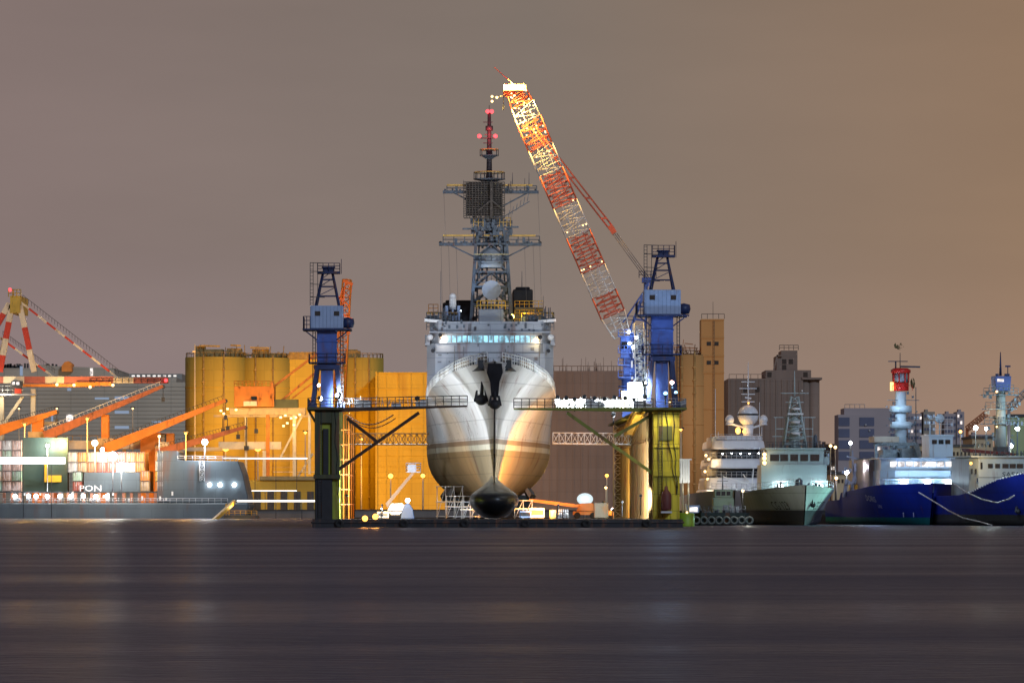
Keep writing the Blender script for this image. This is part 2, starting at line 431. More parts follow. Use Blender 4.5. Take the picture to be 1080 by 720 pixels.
def arm(sgn, u_root, u_tip, zr, zt, lab, bridge_z0, braces, wmat, railto):
    t = thing('swing_walkway', lab, 'walkway', (u_root, 0, zr), DM, 'hinged walkways across the dock')
    m = MB(); m.bar((u_root,.6,zr), (u_tip,.6,zt), 1.5, .55, 1.2, .22); m.build('walkway_deck', wmat, t)
    m = MB()
    m.rail([(u_root,0,zr+.25),(u_tip,0.05,zt+.12)], 1.25, 1.05, .045, 3); m.rail([(u_root,1.25,zr+.25),(u_tip,1.15,zt+.12)], 1.25, 2.1, .045, 2)
    m.build('railing', railto, t)
    for (p, q) in braces:
        m = MB(); m.bar(p, q, .3, .42); m.build('brace', wmat, t)
    return t
BR = mat('brown_steel', (.05,.025,.015), .6, rust=.3)
wl = arm(-1, UL1, du(493,0), dz(432,0), dz(428,0), 'long dark walkway reaching from the left dock wall towards the bow', 0,
    [(dp(357,495,1.1), dp(442,435,.6)), (dp(366,441,1.6), dp(397,465,1.3))], BR, DARKG)
wr = arm(1, UR0, du(542,0), dz(432,0), dz(431,0), 'long green walkway reaching from the right dock wall towards the bow', 0,
    [(dp(690,500,1.1), dp(598,435,.6)), (dp(690,436,1.6), dp(648,460,1.3))], mat('olive_steel', (.2,.22,.03), .55, rust=.3), DARKG)
# clutter along the walkways: white panels, hoses, stanchions
for (x0, x1, t) in ((365,448,wl), (586,686,wr)):
    m = MB()
    for k in range(26):
        x = du(x0+(x1-x0)*(k+RN.random()*.6)/26, 0); h = RN.uniform(.5,1.5)
        m.cyl((x,.3,WT+.2), (x+RN.uniform(-.3,.3),.3+RN.uniform(-.2,.8),WT+.3+h), .04, .04, 4)
    for k in range(6):
        x = du(x0+(x1-x0)*RN.random(), 0); m.box(x, x+RN.uniform(.6,1.4), .3, .5, WT+.3, WT+RN.uniform(.8,1.4))
    m.build('stanchion', WHITE, t)
# drooping hoses under the left walkway
m = MB(); pts = []
for i in range(17):
    s_ = i/16; pts.append(Vector((du(365+50*s_,3), 3, WT-.6-1.3*math.sin(PI*s_))))
m.tube(pts, .09, 5); m.tube([p+Vector((.3,.2,-.45)) for p in pts], .07, 5)
m.build('hose', BR, wl)

def truss_bridge(p0, p1, label, mt):
    t = thing('gangway_truss', label, 'gangway', p0, DM, 'truss gangways to the ship')
    m = MB(); m.truss(p0, p1, 1.4, 1.6, 14, .09); m.build('truss_frame', mt, t)
    m = MB(); m.bar(Vector(p0)-Vector((0,0,.7)), Vector(p1)-Vector((0,0,.7)), 1.3, .08); m.build('walkway_deck', STEEL, t)
truss_bridge(dp(583,462,58), dp(676,463,58), 'white lattice gangway from the right dock wall to the hull', WHITE)
truss_bridge(dp(365,463,50), dp(452,463,50), 'brown lattice gangway from the left dock wall to the hull', mat('gangway_tan', (.35,.2,.08), .5, rust=.2))

# ------------------------------------------------------------------ lamps on the dock
def flood(label, p, frame, power, col, tgt, glow, r=.35, group=None, post=1.4, angle=100, size=.5, kind='SPOT', blend=.5):
    """small floodlight: post, housing and lens facing its target"""
    t = thing('floodlight', label, 'floodlight', (p[0], p[1], p[2]-post), frame, group)
    p = Vector(p); d = (Vector(tgt)-p).normalized()
    m = MB(); m.cyl(p-Vector((0,0,post)), p-Vector((0,0,r)), .07, .07, 6); m.build('post', DARKG, t)
    m = MB(); m.cyl(p-d*.35, p, r*.75, r, 12); m.build('housing', DARKG, t)
    m = MB(); m.ball(p+d*.02, r*.92, n=12, m=8); m.build('lens', glow, t)
    if power: lamp(kind, p+d*(r+.35), power, col, t, size, tgt, angle, blend)
    return t
WL = (.86,.93,1.0)
BOWT = (0, 25, 12)
flood('white floodlight on the left dock wall at the foot of its crane', dp(357,417,-.5), DM, 9000, WL, (-4,30,14), L_WHITE, .5, angle=120)
flood('small white floodlight beside the ladder of the left dock crane', dp(338,420,-.5), DM, 600, WL, (-14,2,14), L_WHITE, .3)
flood('pink tinged lamp on the left dock crane tower', dp(336,406,-.5), DM, 0, WL, (-14,-9,14), em('lamp_glow_pink', (1,.5,.4), 14), .25, post=.8)
flood('white floodlight where the left walkway meets the ship side', dp(440,420,.9), DM, 2500, WL, (-6,30,16), L_WHITE, .35, angle=120)
# string of work lamps along the right walkway
m = MB()
for k in range(14):
    x0 = du(586+k*5.1,1.5); m.box(x0, x0+.55, 1.55, 1.6, WT+.35, WT+.35+RN.uniform(.9,1.35))
m.build('glare_panel', WHITE, wr)  # white panels added behind the lamps to make a blazing band
t = thing('glare_box', 'small white box added for glare on the right walkway beside the dock wall', 'cabin', (du(670,3),3,WT+.3), DM)
m = MB(); m.box(du(662,3), du(678,3), 3, 6, WT+.35, dz(403,3)); cb_ = m.build('wall', WHITE, t, .06)  # white box added in place of a large light, to catch lamp glare
m = MB(); m.box(du(664,3), du(668,3), 2.93, 2.99, WT+.4, dz(410,3)); m.build('door', STEEL, t)
m = MB(); m.box(du(656,3), du(661.9,3), 3.2, 5, WT+.35, dz(412,3)); m.build('locker', CREAM, t)
lampx = [588,597,606,616,627,637,648,659,669,680]
for i, px in enumerate(lampx):
    nth = ['first','second','third','fourth','fifth','sixth','seventh','eighth','ninth','tenth'][i]
    flood('bright white work lamp over the green walkway, %s from the hull' % nth, dp(px, 419+(i % 3), .4), DM,
          1100 if i % 2 else 600, WL, (du(px,0)-3, 14, 8) if i % 2 else (du(px,0), 6, 15.2), L_WHITE, .3, 'work lamps over the green walkway', post=1.6, angle=140)
flood('large white work light tower under the tall crane behind the walkway', dp(680,404,.6), DM, 9000, WL, (8,30,14), L_WHITE, .45, angle=130, post=3)
flood('blue white lamp at the foot of the right dock crane, nearer the ship', dp(702,415,-.5), DM, 2500, (.4,.65,1), (du(702,0), -6, 25), L_BLUE, .3, angle=150)
flood('blue white lamp at the foot of the right dock crane, outer one', dp(713,414,-.5), DM, 1800, (.4,.65,1), (du(700,0), -6, 30), L_BLUE, .25, angle=150)
flood('salmon coloured lamp on the right dock crane tower', dp(709,403,-.6), DM, 0, WL, (19,-9,14), MATS['lamp_glow_pink'], .3, post=.8)
flood('white lamp hanging below the green walkway', dp(647,437,2), DM, 1500, WL, (du(665,30), 30, 5), L_WHITE, .35, angle=140)
flood('cool floodlight on the pontoon lighting the left of the bow', (-15,-.1,2.4), DM, 1300, (1,.8,.6), (-3.5,10,17), L_WHITE, .16, post=1.2, angle=75)
flood('cool floodlight on the pontoon lighting the right of the bow', (15.5,-.1,2.4), DM, 1600, (.8,.95,1), (3.5,10,16), L_WHITE, .16, post=1.2, angle=75)
flood('warm lamp on the deck inside the right wall', (17.2,10,3.4), DM, 6500, (1,.74,.3), (20.7,45,8), L_AMBER, .2, post=2, angle=150)
flood('second warm lamp on the deck inside the right wall, further back', (16.5,60,3.4), DM, 8000, (1,.74,.3), (20.7,75,8), L_AMBER, .2, post=2, angle=160)
flood('amber deck lamp shining on the right of the hull bottom', (8.5,6,3.0), DM, 80000, (1,.38,.05), (2.2,26,7.4), L_AMBER, .12, post=1.6, angle=60)
flood('amber deck lamp shining on the left of the hull bottom', (-15,14,3.0), DM, 9000, (1,.55,.15), (-7,40,6.5), L_AMBER, .12, post=1.6, angle=80)
for i, (px, py, l) in enumerate(((385,546.5,'amber work lamp low on the dock edge'), (396,544.5,'orange work lamp low on the dock edge, nearer the ship'))):
    flood(l, dp(px,py,-.3), DM, 700, (1,.4,.08), (du(390,0),-30,0), L_AMBER, .42, post=.6, angle=150)

flood('cool floodlight low beside the left wall washing the ship flare', (-19.5,-.2,4.2), DM, 30000, (.86,.9,1), (-9.5,35,1), L_WHITE, .2, angle=113, blend=.06, post=2.6)
flood('cream floodlight low beside the right wall washing the ship flare', (19.2,-.2,4.2), DM, 24000, (.92,.95,1), (9.5,35,1), L_WHITE, .2, angle=113, blend=.06, post=2.6)
flood('floodlight halfway along the left wall lighting the deckhouse side', (UL1+.9,30,WT+1.9), DM, 5000, (.6,.75,1), (-9,60,22), L_WHITE, .2, angle=100)
# ladders, hoses and rubbing strips on the wall fronts
for (x, lb) in ((UR0+.75,1),(UL0+.45,2)):
    m = MB()
    for q in (0,.45): m.cyl((x+q,-.02,DECK+.2), (x+q,-.02,WT-.2), .04, .04, 4)
    for k in range(40): z = DECK+.3+k*.36; m.bar((x,-.02,z), (x+.45,-.02,z), .04) if z < WT-.3 else None
    m.build('ladder', DARKG, dock)
for x0, x1, nm_ in ((UR0+1.6,UR0+3.2,'hose'),(UR1-.9,UR1-.3,'hose'),(UL1-.6,UL1-.1,'hose')):
    m = MB(); pts = [Vector((x0+(x1-x0)*k/10+.12*math.sin(k*1.7), .0, WT-.2-11*(k/10)**.8)) for k in range(11)]; m.tube(pts, .06, 5); m.build(nm_, RUBBER, dock)
for x in (-20.5,-12,-4,4,12,20):
    m = MB(); m.lathe([(.28,-.12),(.5,-.16),(.6,0),(.5,.16),(.28,.12)], (0,0,0), 14); m.v = [(x+a, -.72+c_, .55+b) for a, b, c_ in m.v]; m.build('tyre_fender', RUBBER, dock)
t = thing('added_bracket_lamp', 'small added lamp on a bracket shining down the green front of the right wall', 'lamp', (UR1-1.5,-.8,WT+.3), DM)  # bracket and lamp added to brighten the wall front
m = MB(); m.bar((UR1-1.5,-.8,WT+.3), (UR1-1.5,-3.6,WT+1.2), .08); m.build('bracket', DARKG, t)
m = MB(); m.cyl((UR1-1.5,-3.6,WT+1.3), (UR1-1.5,-3.6,WT+1.0), .1, .22, 10); m.build('shade', DARKG, t)
m = MB(); m.ball((UR1-1.5,-3.6,WT+1.0), .12, n=8, m=6); m.build('bulb', L_WARM, t)
lamp('SPOT', (UR1-1.5,-3.6,WT+.75), 1700, (1,.92,.7), t, .15, (UR1-1.8,0,5.5), 110)
# hanging fender tank on the right wall
t = thing('fender', 'dark maroon bottle shaped fender hanging from a rope on the right wall', 'fender', (du(702,0), -.7, dz(540,0)), DM)
m = MB(); uc = du(702.5,0); z0 = dz(538,0); R_ = .7
m.lathe([(.01,0),(R_*.9,.02),(R_,.3),(R_,2.0),(R_*.75,2.4),(.25,2.7),(.2,3.2),(.01,3.2)], (uc,-.75,z0), 16); m.build('tank', mat('maroon_rubber', (.12,.03,.025), .6, rust=.2), t)
m = MB(); m.cyl((uc,-.75,z0+3.1), (uc,-.35,dz(503,0)), .05, .05, 5); m.build('rope', RUBBER, t)
m = MB(); m.box(uc-.72,uc+.72,-1.5,-.05,z0-.35,z0-.1); m.build('base_plate', STEEL, t)

# ------------------------------------------------------------------ dock cranes (blue towers, pale cabins)
def dock_crane(label, cx, hw, ytop, ycab, ycabb, ybase, v, k):
    t = thing('dock_crane', label, 'crane', (du(cx,v), v, WT+.35), DM, 'blue dock cranes on the wing walls')
    c = du(cx,v); X = lambda p: du(cx+p*k, v); Z = lambda y: dz(y, v)
    zb = WT+.35; zm = dz(ybase, v)
    # portal
    m = MB()
    for sx_ in (-1, 1):
        for y in (v-1.6, v+2.6): m.bar((c+sx_*1.9, y, zb), (c+sx_*1.25, y, zm), .55)
        m.box(c+sx_*1.9-.5, c+sx_*1.9+.5, v-2.4, v+3.4, zb, zb+.7)
    m.box(c-1.7, c+1.7, v-1.9, v+2.9, zm-.6, zm); m.build('portal', BLUED, t)
    m = MB(); m.box(c-.8, c+.8, v-1.0, v+1.6, zb+.05, zm-.7); m.build('machinery', BLUE, t)
    # tower
    m = MB(); tw = 10.5*k*600/S
    m.box(c-tw, c+tw, v-1.3, v+1.9, zm, Z(ycabb)+.0)
    for zz in (.3,.62): q = zm+(Z(ycabb)-zm)*zz; m.box(c-tw-.1, c+tw+.1, v-1.4, v+2.0, q, q+.2)
    m.build('tower', BLUE, t, .05)
    m = MB(); zq = zm+.2
    m.box(c-tw-1.1, c+tw+1.1, v-2.3, v+2.6, zq, zq+.15); m.build('platform', BLUED, t)
    m = MB(); m.rail([(c-tw-1.05,2.5+v,zq+.15),(c-tw-1.05,v-2.2,zq+.15),(c+tw+1.05,v-2.2,zq+.15),(c+tw+1.05,2.5+v,zq+.15)], 1.1, 1.2, .045, 2); m.build('railing', BLUED, t)
    # cabin
    cw = hw*600/S
    cb = MB(); cb.box(c-cw, c+cw, v-2.0, v+2.6, Z(ycabb), Z(ycab)); cab = cb.build('cabin', LBLUE, t, .08)
    for sx_ in (-.55, .6):
        m = MB(); m.box(c+sx_*cw-.36, c+sx_*cw+.36, v-2.04, v-1.9, Z(ycab)-1.35, Z(ycab)-.75)
        m.build('window', GLASS, cab)
    m = MB()
    for i in range(9):
        x = c-cw+.25+i*(2*cw-.5)/8; m.box(x-.02, x+.02, v-2.03, v-2.0, Z(ycabb)+.1, Z(ycab)-.1)
    m.build('panel_joint', mat('panel_joint_blue', (.2,.28,.42), .5), cab)
    m = MB(); m.box(c-cw-1.0, c+cw+1.1, v-2.4, v+3, Z(ycabb)-.22, Z(ycabb)-.02)
    for s_ in (-1,1): m.bar((c+s_*(cw+.9), v-2, Z(ycabb)-.1), (c+s_*tw, v-1.3, Z(ycabb)-1.5), .14)
    m.build('platform', BLUED, t)
    m = MB(); m.rail([(c-cw,v-2.2,Z(ycabb)-.02),(c-cw-.9,v-2.2,Z(ycabb)-.02),(c-cw-.9,v+2.8,Z(ycabb)-.02)], 1.6, .5, .05, 3); m.build('railing', BLUED, t)
    m = MB(); m.lathe([(.01,0),(.7,.1),(.9,.7),(.8,1.3),(.01,1.5)], (c+cw+.55, v+.6, Z(ycabb)+.1), 12); m.build('winch_drum', BLUED, t)
    # A frame
    zt = Z(ytop+11*k); zc_ = Z(ycab)
    m = MB()
    for y in (v-1.5, v+1.8):
        m.bar((c-1.45, y, zc_), (c-.55, v, zt), .26); m.bar((c+1.6, y, zc_), (c+.75, v, zt), .26)
    for q in (.3,.6,.82):
        z_ = zc_+(zt-zc_)*q; w_ = 1.5-.85*q
        m.bar((c-w_, v-1.4*(1-q), z_), (c+w_+.1, v-1.4*(1-q), z_), .2)
        m.bar((c-w_, v-1.4*(1-q), z_), (c+w_*.8, v-1.2*(1-q), z_+1.1), .1)
    m.build('top_frame', BLUED, t)
    m = MB(); m.box(c-1.3, c+1.75, v-.8, v+.8, zt, zt+.3); m.box(c-.5, c+.9, v-.6, v+.6, zt+.3, zt+.75)
    for q in (-.35,.3,.75): m.lathe([(.01,-.1),(.35,-.1),(.35,.1),(.01,.1)], (c+q, v-.4, zt+.85), 10)
    m.build('sheave_head', BLUED, t)
    m = MB(); m.rail([(c-1.25,v-.75,zt+.3),(c+1.7,v-.75,zt+.3),(c+1.7,v+.75,zt+.3)], Z(ytop)-zt-.3, .8, .045, 3); m.cyl((c+1.9,v,zt), (c+1.9,v,Z(ytop)+.6), .04, .04, 4)
    m.build('railing', BLUED, t)
    # ladder cage
    lx0, lx1 = c-cw+.0, c-cw+1.0
    m = MB()
    for x in (lx0, lx0+.4, lx1): m.bar((x, v-1.9, zc_), (x, v-1.9, Z(ytop)), .08)
    z_ = zc_+.3
    while z_ < Z(ytop): m.bar((lx0, v-1.9, z_), (lx0+.4, v-1.9, z_), .05); z_ += .45
    for q in (.2,.5,.8,1): zz = zc_+(Z(ytop)-zc_)*q; m.bar((lx0, v-1.9, zz), (c-.3, v-.8, zz), .08)
    m.build('ladder', DARKG, t)
    m = MB()
    for x in (c-cw+.35, c+tw+.5):
        m.cyl((x, v-1.3, zb), (x, v-1.3, Z(ycabb)), .06, .06, 5)
        m.cyl((x+.35, v-1.3, zb), (x+.35, v-1.3, Z(ycabb)), .06, .06, 5)
        zz = zb+.4
        while zz < Z(ycabb): m.bar((x, v-1.3, zz), (x+.35, v-1.3, zz), .05); zz += .5
    m.build('ladder', DARKG, t)
    return t
dock_crane('blue tower crane with pale cabin on the left dock wall', 345, 17.5, 278, 323, 347, 385, 5, 1.0)
dock_crane('larger blue tower crane with pale cabin on the right dock wall', 698, 19.5, 259, 306, 332, 376, 5, 1.12)

# ------------------------------------------------------------------ boom lifts and gear on the dock deck
def boom_lift(label, v, bx, by, pts, body_m, arm_m, basket, w=3.0):
    t = thing('boom_lift', label, 'boom lift', (du(bx,v), v, DECK), DM, 'boom lifts on the dock deck')
    c = du(bx, v)
    m = MB()
    for s_ in (-1,1):
        for q in (-1,1): m.cyl((c+s_*w*.33, v+q*1.1-.2, DECK+.45), (c+s_*w*.33, v+q*1.1+.2, DECK+.45), .45, .45, 12)
    m.build('wheel', RUBBER, t)
    m = MB(); m.box(c-w/2, c+w/2, v-1.1, v+1.1, DECK+.5, DECK+1.0); m.prism([(c-w*.35,DECK+1.05),(c+w*.45,DECK+1.05),(c+w*.5,DECK+1.5),(c+w*.3,DECK+2.2),(c-w*.2,DECK+2.1)], v-1, v+1)
    m.build('chassis', body_m, t, .06)
    m = MB()
    for a, b in zip(pts, pts[1:]): m.bar(dp(*a, v), dp(*b, v), .45, .5, .34, .38)
    m.build('boom', arm_m, t)
    if basket:
        q = dp(*pts[-1], v); m = MB()
        m.box(q.x-1, q.x+1, v-.6, v+.6, q.z, q.z+.12); m.rail([(q.x-1,v-.6,q.z+.1),(q.x+1,v-.6,q.z+.1),(q.x+1,v+.6,q.z+.1),(q.x-1,v+.6,q.z+.1),(q.x-1,v-.6,q.z+.1)], 1.2, .6, .05, 3)
        m.box(q.x-.8, q.x+.3, v-.62, v-.5, q.z+.1, q.z+1.1)
        m.build('basket', LBLUE, t)
    return t
boom_lift('grey boom lift with raised arm and blue basket beside the hull', 30, 417, 0, [(414,536),(408,532),(436,498)], STEEL, mat('lift_arm_tan', (.35,.27,.2), .5), True, 3.2)
boom_lift('orange boom lift with low arm reaching under the hull', 40, 617, 0, [(617,533),(606,533),(590,531),(558,527)], ORANGE, ORANGE, False, 3.4)
# round white lamp shade above the orange lift
t = thing('balloon_light', 'white balloon work light above the orange boom lift', 'work light', (du(617,44), 44, DECK), DM)
c = dp(617,526,44)
m = MB(); m.ball(c, 1.15, .85, 16, 8); m.build('balloon', em('balloon_glow', (.75,.93,1), .95), t)
m = MB(); m.cyl((c.x,c.y,DECK), (c.x,c.y,c.z-.6), .05, .05, 6); m.build('post', STEEL, t)
lamp('POINT', (c.x, c.y-1.6, c.z), 250, (.8,.93,1), t, .5)
t = thing('welding_tent', 'small blue tent with a white lamp on the dock deck', 'tent', (du(430,20), 20, DECK), DM)
c = dp(430,548,20).x
m = MB(); m.prism([(c-.95,DECK),(c+.95,DECK),(c+.75,DECK+1.3),(c+.25,DECK+2.1),(c-.25,DECK+2.1),(c-.75,DECK+1.3)], 19.2, 20.8); m.build('canvas', mat('tent_blue', (.03,.06,.14), .7), t, .1)
m = MB(); m.ball((c,18.6,DECK+2.5), .3); m.build('lamp', L_WHITE, t); lamp('POINT', (c,17.6,DECK+2.9), 90, WL, t, .3)
# small machines and crates along the deck
nm = ['blue steel toolbox', 'pale compressor', 'white paint drum', 'grey gas bottle rack', 'tan cable reel', 'white hose cabinet', 'dark generator']
for i, (px, v, w_, h_, mt) in enumerate(((554,12,1.6,1.1,LBLUE), (566,14,2.1,1.5,STEEL), (583,16,1.0,1.2,WHITE), (594,14,1.4,1.0,STEEL), (634,20,2.0,2.2,DARKG), (643,22,1.4,1.1,ORANGE), (404,18,1.6,1.0,CREAM))):
    nm_, lb = [('toolbox','pale blue toolbox on the deck right of the sonar bulb'), ('compressor','boxy grey compressor between the toolbox and the white drum'), ('drum','white upright drum on the deck left of the orange lift'),
        ('bottle_rack','low grey bottle rack beside the orange lift'), ('generator','tall dark generator right of the orange lift'), ('cable_reel','orange cable reel near the right wall foot'), ('hose_cabinet','cream cabinet left of the grey boom lift')][i]
    t = thing(nm_, lb, nm_.replace('_',' '), (du(px,v), v, DECK), DM); c = du(px, v)
    m = MB()
    if nm_ == 'drum': m.lathe([(.01,0),(.45,0),(.47,.4),(.45,.45),(.47,.8),(.45,1.2),(.01,1.2)], (c,v,DECK), 14); m.build('shell', mt, t)
    elif nm_ == 'cable_reel':
        m.cyl((c-.5,v,DECK+.8), (c-.4,v,DECK+.8), .8, .8, 16); m.cyl((c+.4,v,DECK+.8), (c+.5,v,DECK+.8), .8, .8, 16); m.cyl((c-.4,v,DECK+.8), (c+.4,v,DECK+.8), .4, .4, 12); m.build('reel', mt, t)
    elif nm_ == 'bottle_rack':
        for q in range(5): m.cyl((c-.6+.3*q,v,DECK+.1), (c-.6+.3*q,v,DECK+1.3), .12, .12, 8)
        m.build('bottle', mt, t); m = MB(); m.rail([(c-.8,v-.2,DECK),(c+.8,v-.2,DECK)], .9, .8, .04, 2); m.build('rack_frame', DARKG, t)
    else:
        m.box(c-w_/2, c+w_/2, v-.6, v+.6, DECK+.12, DECK+h_); m.build('casing', mt, t, .08)
        m = MB(); m.box(c-w_/2+.15, c+w_/2-.15, v-.64, v-.59, DECK+h_*.35, DECK+h_*.8); m.build('door', DARKG, t)
        m = MB()
        for s_ in (-1,1): m.box(c+s_*w_*.35-.12, c+s_*w_*.35+.12, v-.5, v+.5, DECK, DECK+.12)
        m.build('skid', RUBBER, t)
# ------------------------------------------------------------------ the warship
def interp(tab, x):
    if x <= tab[0][0]: return tab[0][1]
    for (a, va), (b, vb) in zip(tab, tab[1:]):
        if x <= b:
            t = (x-a)/(b-a); return va+(vb-va)*t
    return tab[-1][1]
class Hull:
    """half width as a function of station x (behind the stem) and height z"""
    def __init__(s, D, W, zd, wl, zk, rake, full, flare=1.7, L=100):
        s.D, s.W, s.zd, s.wl, s.zk, s.rake, s.full, s.flare, s.L = D, W, zd, wl, zk, rake, full, flare, L
    def vs(s, z):
        t = (interp(s.zd, 0)-z)/(interp(s.zd, 0)-s.zk); return s.rake*max(0, t)**1.15
    def hw(s, x, z):
        zd = interp(s.zd, x); D = interp(s.D, x); W = interp(s.W, x)
        if z >= s.wl: t = min(1, (z-s.wl)/(zd-s.wl)); return W+(D-W)*t**s.flare
        q = min(1, (s.wl-z)/(s.wl-s.zk)); p = interp(s.full, x)
        return W*max(0, 1-q**p)**max(.35, 1.3/p)
    def point(s, v, z, side, off=.03):
        x = v-s.vs(z); return Vector((side*(s.hw(x, z)+off), v, z))
    def mesh(s, m, xs, nz=22):
        rows = [[], []]
        for k, side in enumerate((-1, 1)):
            g = []
            for x in xs:
                zd = interp(s.zd, x); r = []
                for j in range(nz+1):
                    t = j/nz; z = zd+(s.zk-zd)*t
                    if j == nz: z = s.zk
                    r.append((side*s.hw(x, z), x+s.vs(z), z))
                g.append(r)
            m.grid(g, True, flip=(side > 0))
            rows[k] = g
        # deck and transom
        a = [r[0] for r in rows[0]]; b = [r[0] for r in rows[1]]
        o = len(m.v); m.v += a+b; n = len(a)
        for i in range(n-1): m.f.append([o+i, o+n+i, o+n+i+1, o+i+1]); m.mi.append(m.m); m.smooth.append(False)
        tr = rows[0][-1]+rows[1][-1][::-1]; o = len(m.v); m.v += tr; m.f.append(list(range(o, o+len(tr)))); m.mi.append(m.m); m.smooth.append(False)

def banded(name, bands, rough=.5, var=.15, scale=.5, rust=.15, plates=('Y',6.0,2.4,.7,.09)):
    """hull paint in horizontal bands: [(z from, colour)], plus weathering"""
    m = mat(name, bands[-1][1], rough, var=var, scale=scale, streak=True, rust=rust, plates=plates)
    nt = m.node_tree
    mx = [n for n in nt.nodes if n.type == 'MIX' and n.blend_type == 'MULTIPLY'][0]   # the paint's own mix comes first
    tc = [n for n in nt.nodes if n.type == 'TEX_COORD'][0]
    sx = nt.nodes.new('ShaderNodeSeparateXYZ'); nt.links.new(tc.outputs['Object'], sx.inputs[0])
    r = nt.nodes.new('ShaderNodeMapRange'); lo, hi = bands[0][0], bands[-1][0]+5
    r.inputs[1].default_value = lo; r.inputs[2].default_value = hi; nt.links.new(sx.outputs['Z'], r.inputs[0])
    cr = nt.nodes.new('ShaderNodeValToRGB'); cr.color_ramp.interpolation = 'CONSTANT'; nt.links.new(r.outputs[0], cr.inputs[0])
    e = cr.color_ramp.elements; e[0].position = 0; e[0].color = (*bands[0][1], 1)
    e[1].position = (bands[1][0]-lo)/(hi-lo); e[1].color = (*bands[1][1], 1)
    for z, c in bands[2:]: q = e.new((z-lo)/(hi-lo)); q.color = (*c, 1)
    nt.links.new(cr.outputs[0], mx.inputs['A'])
    return m
SHM = DM
ship = thing('warship', 'large grey warship in the dock seen bow on, tall lattice mast and dark sonar bulb', 'warship', (0,0,0), SHM)
KEEL = 2.9; WLZ = 11.0
HU = Hull(D=[(0,.12),(1.5,1.5),(5,3.4),(10,5.2),(20,7.4),(30,8.6),(42,9.15),(60,9.25),(140,9.2),(165,8.2)],
          W=[(0,.1),(5,.7),(15,2.3),(25,4.1),(40,6.7),(52,8.5),(66,9.1),(140,9.1),(165,7)],
          zd=[(0,21.9),(8,21.2),(20,19.9),(35,18.5),(50,17.6),(80,17.3),(170,17.3)],
          wl=WLZ, zk=KEEL, rake=8.0, full=[(0,1.3),(15,1.35),(35,1.7),(58,2.1),(165,2.1)], flare=1.9, L=165)
HULLM = banded('warship_hull_paint', [(0,(.28,.22,.13)), (10.35,(.55,.52,.40)), (11.1,(.27,.21,.15)), (11.75,(.55,.55,.53))], .7, .10, .3, .14)
m = MB(); HU.mesh(m, [0,.4,1,2,3.5,5,7,9,11.5,14,17,20,24,28,32,37,42,48,55,62,70,80,95,110,130,150,160,165], 30)
hull = m.build('hull', HULLM, ship)
# stem anchor, side anchor, bulwark, bulb
m = MB(); zz = [(21.6,.9),(20.4,1.05),(19.2,.62),(17.2,.45)]
for (za, wa), (zb, wb) in zip(zz, zz[1:]):
    ya = HU.vs(za)-.35; yb = HU.vs(zb)-.35
    m.add([(-wa,ya,za),(wa,ya,za),(wb,yb,zb),(-wb,yb,zb),(-wa,ya+1.3,za),(wa,ya+1.3,za),(wb,yb+1.3,zb),(-wb,yb+1.3,zb)], [(0,1,2,3),(0,4,5,1),(1,5,6,2),(3,2,6,7),(0,3,7,4),(4,7,6,5)])
m.build('anchor_chute', BLACK, ship)
def anchor(c, s=1.0, tilt=0.0):
    m = MB(); x, y, z = c
    m.cyl((x,y,z+.9*s), (x+.3*tilt,y,z-1.3*s), .16*s, .22*s, 8)
    m.ball((x+.3*tilt,y,z-1.3*s), .75*s, .62*s, 12, 8)
    m.bar((x+.3*tilt-.65*s,y-.1,z-1.5*s), (x+.3*tilt-.5*s,y-.1,z-.2*s), .45*s, .35*s, .2*s, .2*s)
    m.bar((x+.3*tilt+.65*s,y-.1,z-1.5*s), (x+.3*tilt+.5*s,y-.1,z-.2*s), .45*s, .35*s, .2*s, .2*s)
    return m
anchor((0,HU.vs(17.0)-.55,17.6), 1.05).build('anchor', BLACK, ship)
q = HU.point(4.7, 18.0, -1); anchor((q.x-.15,q.y-.5,q.z+.4), 1.15, -.5).build('anchor', BLACK, ship)
m = MB(); m.bar((0,HU.vs(15.8)-.08,15.8), (0,HU.vs(13.2)-.08,13.2), .16, .1, .03, .05); m.build('stem_bar', DARKG, ship)
# sonar bulb
m = MB(); m.lathe([(.01,-2.2),(1.1,-2.1),(2.3,-1.45),(3.1,-.55),(3.35,.2),(3.15,.9),(2.5,1.5),(1.5,2.2),(.7,2.9),(.25,3.6),(.01,3.7)], (0,0,0), 28, (1,1))
m.v = [(x, y*1.7+9.0, z+3.35) for x, y, z in m.v]
dome = banded('sonar_bulb_rubber', [(0,(.012,.013,.015)), (4.35,(.05,.055,.05)), (4.55,(.13,.12,.09))], .35, .15, .6, .05)
m.build('sonar_bulb', dome, ship)
# bilge keels
for s_ in (-1,1):
    a = HU.point(58, 5.2, s_, -.2)
    m = MB(); vs = []
    for i in range(13):
        v = 58+i*4; q = HU.point(v, 5.3, s_, -.15); k = min(1, .75+i/5)
        vs += [(q.x, v, q.z+.75), (q.x, v, q.z-.35), (q.x+s_*.75*k, v-.0, q.z-1.75*k), (q.x+s_*1.15*k, v, q.z-.9*k)]
    for i in range(12):
        o = i*4
        for k in range(4): m.add([vs[o+k], vs[o+(k+1) % 4], vs[o+4+(k+1) % 4], vs[o+4+k]], [(0,1,2,3)])
    m.add(vs[:4], [(0,1,2,3)])
    m.build('bilge_keel', DARKG, ship)
